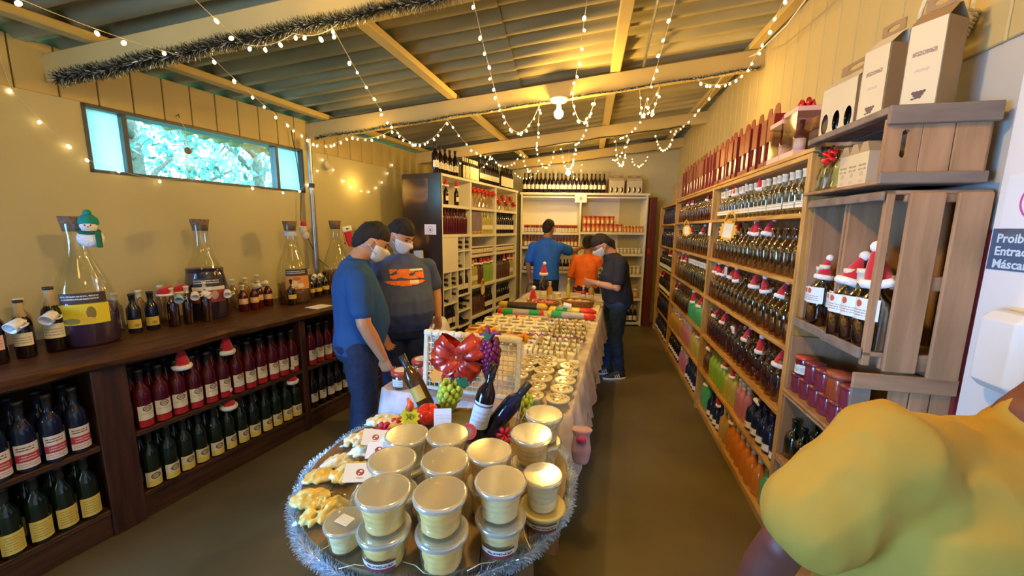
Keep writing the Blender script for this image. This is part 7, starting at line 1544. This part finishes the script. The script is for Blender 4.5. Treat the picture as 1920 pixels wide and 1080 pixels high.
person(facing(-.875, 3.06, -66), J, 'heavy man in grey-blue t-shirt with orange print, standing behind the other man', {'skin': m_skin, 'shirt': m_greyblue, 'pants': m_jeans}, {'yaw': 42, 'nod': 30, 'fat': 1.3, 'arm': 1.1, 'sleever': .074, 'sleeve': .70, 'hs': 1.08, 'leg': 1.2,
       'extra': [('shirt_print', chestpatch(-.15, .15, 1.20, 1.34, sw, m_print)), ('white_print', chestpatch(-.135, -.04, 1.315, 1.33, lambda u, v: True, m_lidwhite, 'white_print')), ('white_print', chestpatch(-.10, -.03, 1.225, 1.25, lambda u, v: True, m_lidwhite, 'white_print'))]})
# --- man in bright blue polo, seen from behind
J = stand(1.76, 1.05)
J.update({'head': (.02, .05, 1.645), 'neck': (0, .01, 1.49), 'elr': (.36, .16, 1.30), 'wrr': (.50, .36, 1.36), 'hdr': (.4, .9, .1), 'palmr': (-.4, 0, -.8), 'ell': (-.27, .0, 1.13), 'wrl': (-.25, .05, .89), 'hdl': (0, .0, -1)})
J['torso'] = [(0, 0, .90, .195, .145), (0, .0, 1.0, .19, .145), (0, 0, 1.12, .19, .14), (0, 0, 1.28, .205, .135), (0, 0, 1.40, .205, .11), (0, .0, 1.455, .14, .08), (0, .01, 1.49, .08, .065)]
J['pelvis'] = [(0, 0, .82, .165, .13), (0, 0, .92, .18, .14), (0, 0, .98, .17, .13)]
col = ('polo_collar', MB().tube([(.068*math.cos(a), .01+.062*math.sin(a), 1.485-.012*math.sin(a)) for a in [2*math.pi*k/18 for k in range(18)]], .014, 7, closed=True).mesh('polo_collar', m_polo))
person(facing(.50, 5.72, 80), J, 'man in bright blue polo shirt seen from behind, reaching to the back shelves', {'skin': m_skin2, 'shirt': m_polo, 'pants': mat('navy_trousers', (.010, .014, .035), .85, scale=20, var=.2)}, {'yaw': -25, 'nod': 6, 'sleever': .078, 'sleeve': .72, 'curll': 60, 'hairline': .40, 'extra': [col]})
bkt = MB().lathe([(.001, 0), (.10, 0), (.14, .18), (.148, .185), (.148, .20), (.135, .20), (.098, .01), (.001, .01)], 4, sm=False, M=RZ(45) @ S(1.25, .9, 1))
thing('shopping_basket', T(.33, 5.62, .52) @ RZ(12), [('basket_body', bkt.mesh('basket_body', mat('red_plastic', (.70, .02, .02), .35, var=.08))), ('basket_handle', MB().tube([(-.13, 0, .19), (-.10, 0, .30), (0, 0, .345), (.10, 0, .30), (.13, 0, .19)], .007, 6).mesh('basket_handle', m_capblack))], 'red plastic shopping basket in the hand of the man in the blue polo', 'basket')
# --- woman in orange
J = stand(1.54, .86)
J.update({'neck': (0, .01, 1.29), 'head': (0, .035, 1.435), 'shr': (.165, 0, 1.215), 'shl': (-.165, 0, 1.215), 'elr': (.22, .06, 1.0), 'wrr': (.12, .26, .93), 'ell': (-.24, .02, .99), 'wrl': (-.14, .22, .88), 'hdr': (-.3, 1, -.1), 'hdl': (.4, 1, -.2)})
J['torso'] = [(0, 0, .76, .18, .14), (0, 0, .84, .17, .13), (0, 0, .94, .15, .115), (0, 0, 1.08, .165, .125), (0, 0, 1.20, .165, .10), (0, .0, 1.25, .12, .075), (0, .01, 1.285, .072, .058)]
J['pelvis'] = [(0, 0, .72, .16, .13), (0, 0, .80, .175, .14), (0, 0, .86, .16, .13)]
def bun(m): m.ball((0, -.10, .045), (.052, .042, .050), 12)
person(facing(1.05, 5.45, 62), J, 'woman in long-sleeved orange blouse with her dark hair in a bun', {'skin': m_skin2, 'shirt': m_orangeb, 'pants': m_jeans}, {'blouse': True, 'sleeve': 1.85, 'sleever': .062, 'nod': 14, 'hair_extra': bun, 'hairline': .30, 'hs': .98, 'fat': .72})
# --- woman in black
J = stand(1.66, .95, foot=.075)
J.update({'hip': (0, -.02, .93), 'neck': (0, .075, 1.385), 'head': (0, .185, 1.475), 'chest': (0, .02, 1.22), 'shr': (.17, .03, 1.30), 'shl': (-.17, .03, 1.30), 'elr': (.205, .02, 1.03), 'wrr': (.09, .245, 1.045), 'ell': (-.20, .06, 1.04), 'wrl': (-.06, .27, 1.08), 'hdr': (-.25, 1, .0), 'hdl': (.3, 1, .0), 'palmr': (-.9, 0, .3), 'palml': (.9, 0, .3)})
J['torso'] = [(0, -.02, .86, .185, .155), (0, -.01, .94, .185, .16), (0, .02, 1.05, .175, .16), (0, .045, 1.16, .175, .165), (0, .03, 1.25, .18, .135, 0, -8), (0, .04, 1.325, .15, .095, 0, -12), (0, .07, 1.375, .08, .065, 0, -15)]
J['pelvis'] = [(0, -.01, .80, .165, .13), (0, -.02, .88, .18, .14), (0, -.01, .96, .17, .135)]
J['knr'] = (.08, .03, .47); J['knl'] = (-.08, .0, .47); J['anr'] = (.085, .03, .09); J['anl'] = (-.07, -.06, .09)
def ponytail(m): m.chain([(0, -.085, .0), (0, -.105, -.045), (0, -.075, -.11), (0, -.03, -.17)], [.034, .032, .026, .012], 10)
person(facing(1.14, 4.20, 184), J, 'woman in black t-shirt, jeans, glasses and white mask standing right of the table', {'skin': m_skin, 'shirt': m_blackt, 'pants': mat('blue_jeans', (.012, .035, .11), .85, scale=30, var=.3)}, {'nod': 38, 'glasses': True, 'hair_extra': ponytail, 'hairline': .36, 'sleever': .070, 'sleeve': .68, 'leg': 1.0, 'stripes': True, 'curlr': 45, 'curll': 45, 'toe': 4,
       'extra': [('wristwatch', MB().tube([(.031*math.cos(a), 0, .031*math.sin(a)) for a in [2*math.pi*k/14 for k in range(14)]], .007, 6, closed=True, M=T(-.085, .225, 1.072) @ RZ(-25)).mesh('wristwatch', m_capmetal)), ('shirt_print', chestpatch(-.06, .06, 1.12, 1.24, lambda u, v: noise.noise(Vector((u*5, v*5, 7))) > .0, mat('greenish_print', (.20, .20, .10), .8), 'shirt_print'))]})
thing('held_packet', T(.84, 4.15, 1.06), [('packet', MB().box(-.03, .03, -.02, .02, -.02, .02, bev=.006).mesh('packet', mat('brown_packet', (.4, .2, .08), .5)))], 'small brown packet held in the hands of the woman in black', 'packet')
# --- person in yellow, very near the camera on the right
J = stand(1.50, 1.0)
J.update({'hip': (.0, -.02, .80), 'chest': (.02, .03, 1.08), 'neck': (.12, .06, 1.315), 'head': (.27, .10, 1.42), 'shr': (.20, .03, 1.26), 'shl': (-.15, .02, 1.262), 'ell': (-.315, .0, 1.085), 'wrl': (-.335, .08, .86), 'elr': (.36, .10, 1.02), 'wrr': (.3, .3, .95), 'hdl': (0, .3, -1), 'hdr': (-.1, 1, -.1)})
J['torso'] = [(0, -.02, .70, .22, .17), (.0, .0, .82, .22, .175), (0, .0, .95, .215, .17), (.01, .01, 1.08, .215, .16), (.02, .02, 1.18, .215, .14), (.04, .03, 1.265, .19, .10), (.09, .045, 1.305, .11, .075)]
J['pelvis'] = [(0, -.02, .66, .17, .15), (0, -.02, .74, .185, .16), (0, -.02, .82, .175, .15)]
J['hir'] = (.095, -.02, .74); J['hil'] = (-.095, -.02, .74); J['knr'] = (.10, .02, .41); J['knl'] = (-.10, .02, .41)
person(facing(.815, .60, 84), J, 'person in loose yellow shirt very near the camera at the lower right', {'skin': mat('shaded_skin', (.13, .035, .022), .55, scale=5, var=.1), 'shirt': m_yel, 'pants': mat('plum_trousers', (.10, .02, .035), .9)}, {'mask': True, 'nod': 20, 'tilt': 20, 'sleever': .088, 'sleeve': .72, 'hairline': .36, 'folds': .007, 'fat': .82})  # skin colour darkened to stand in for the shadow on the arm
place_rows(228)
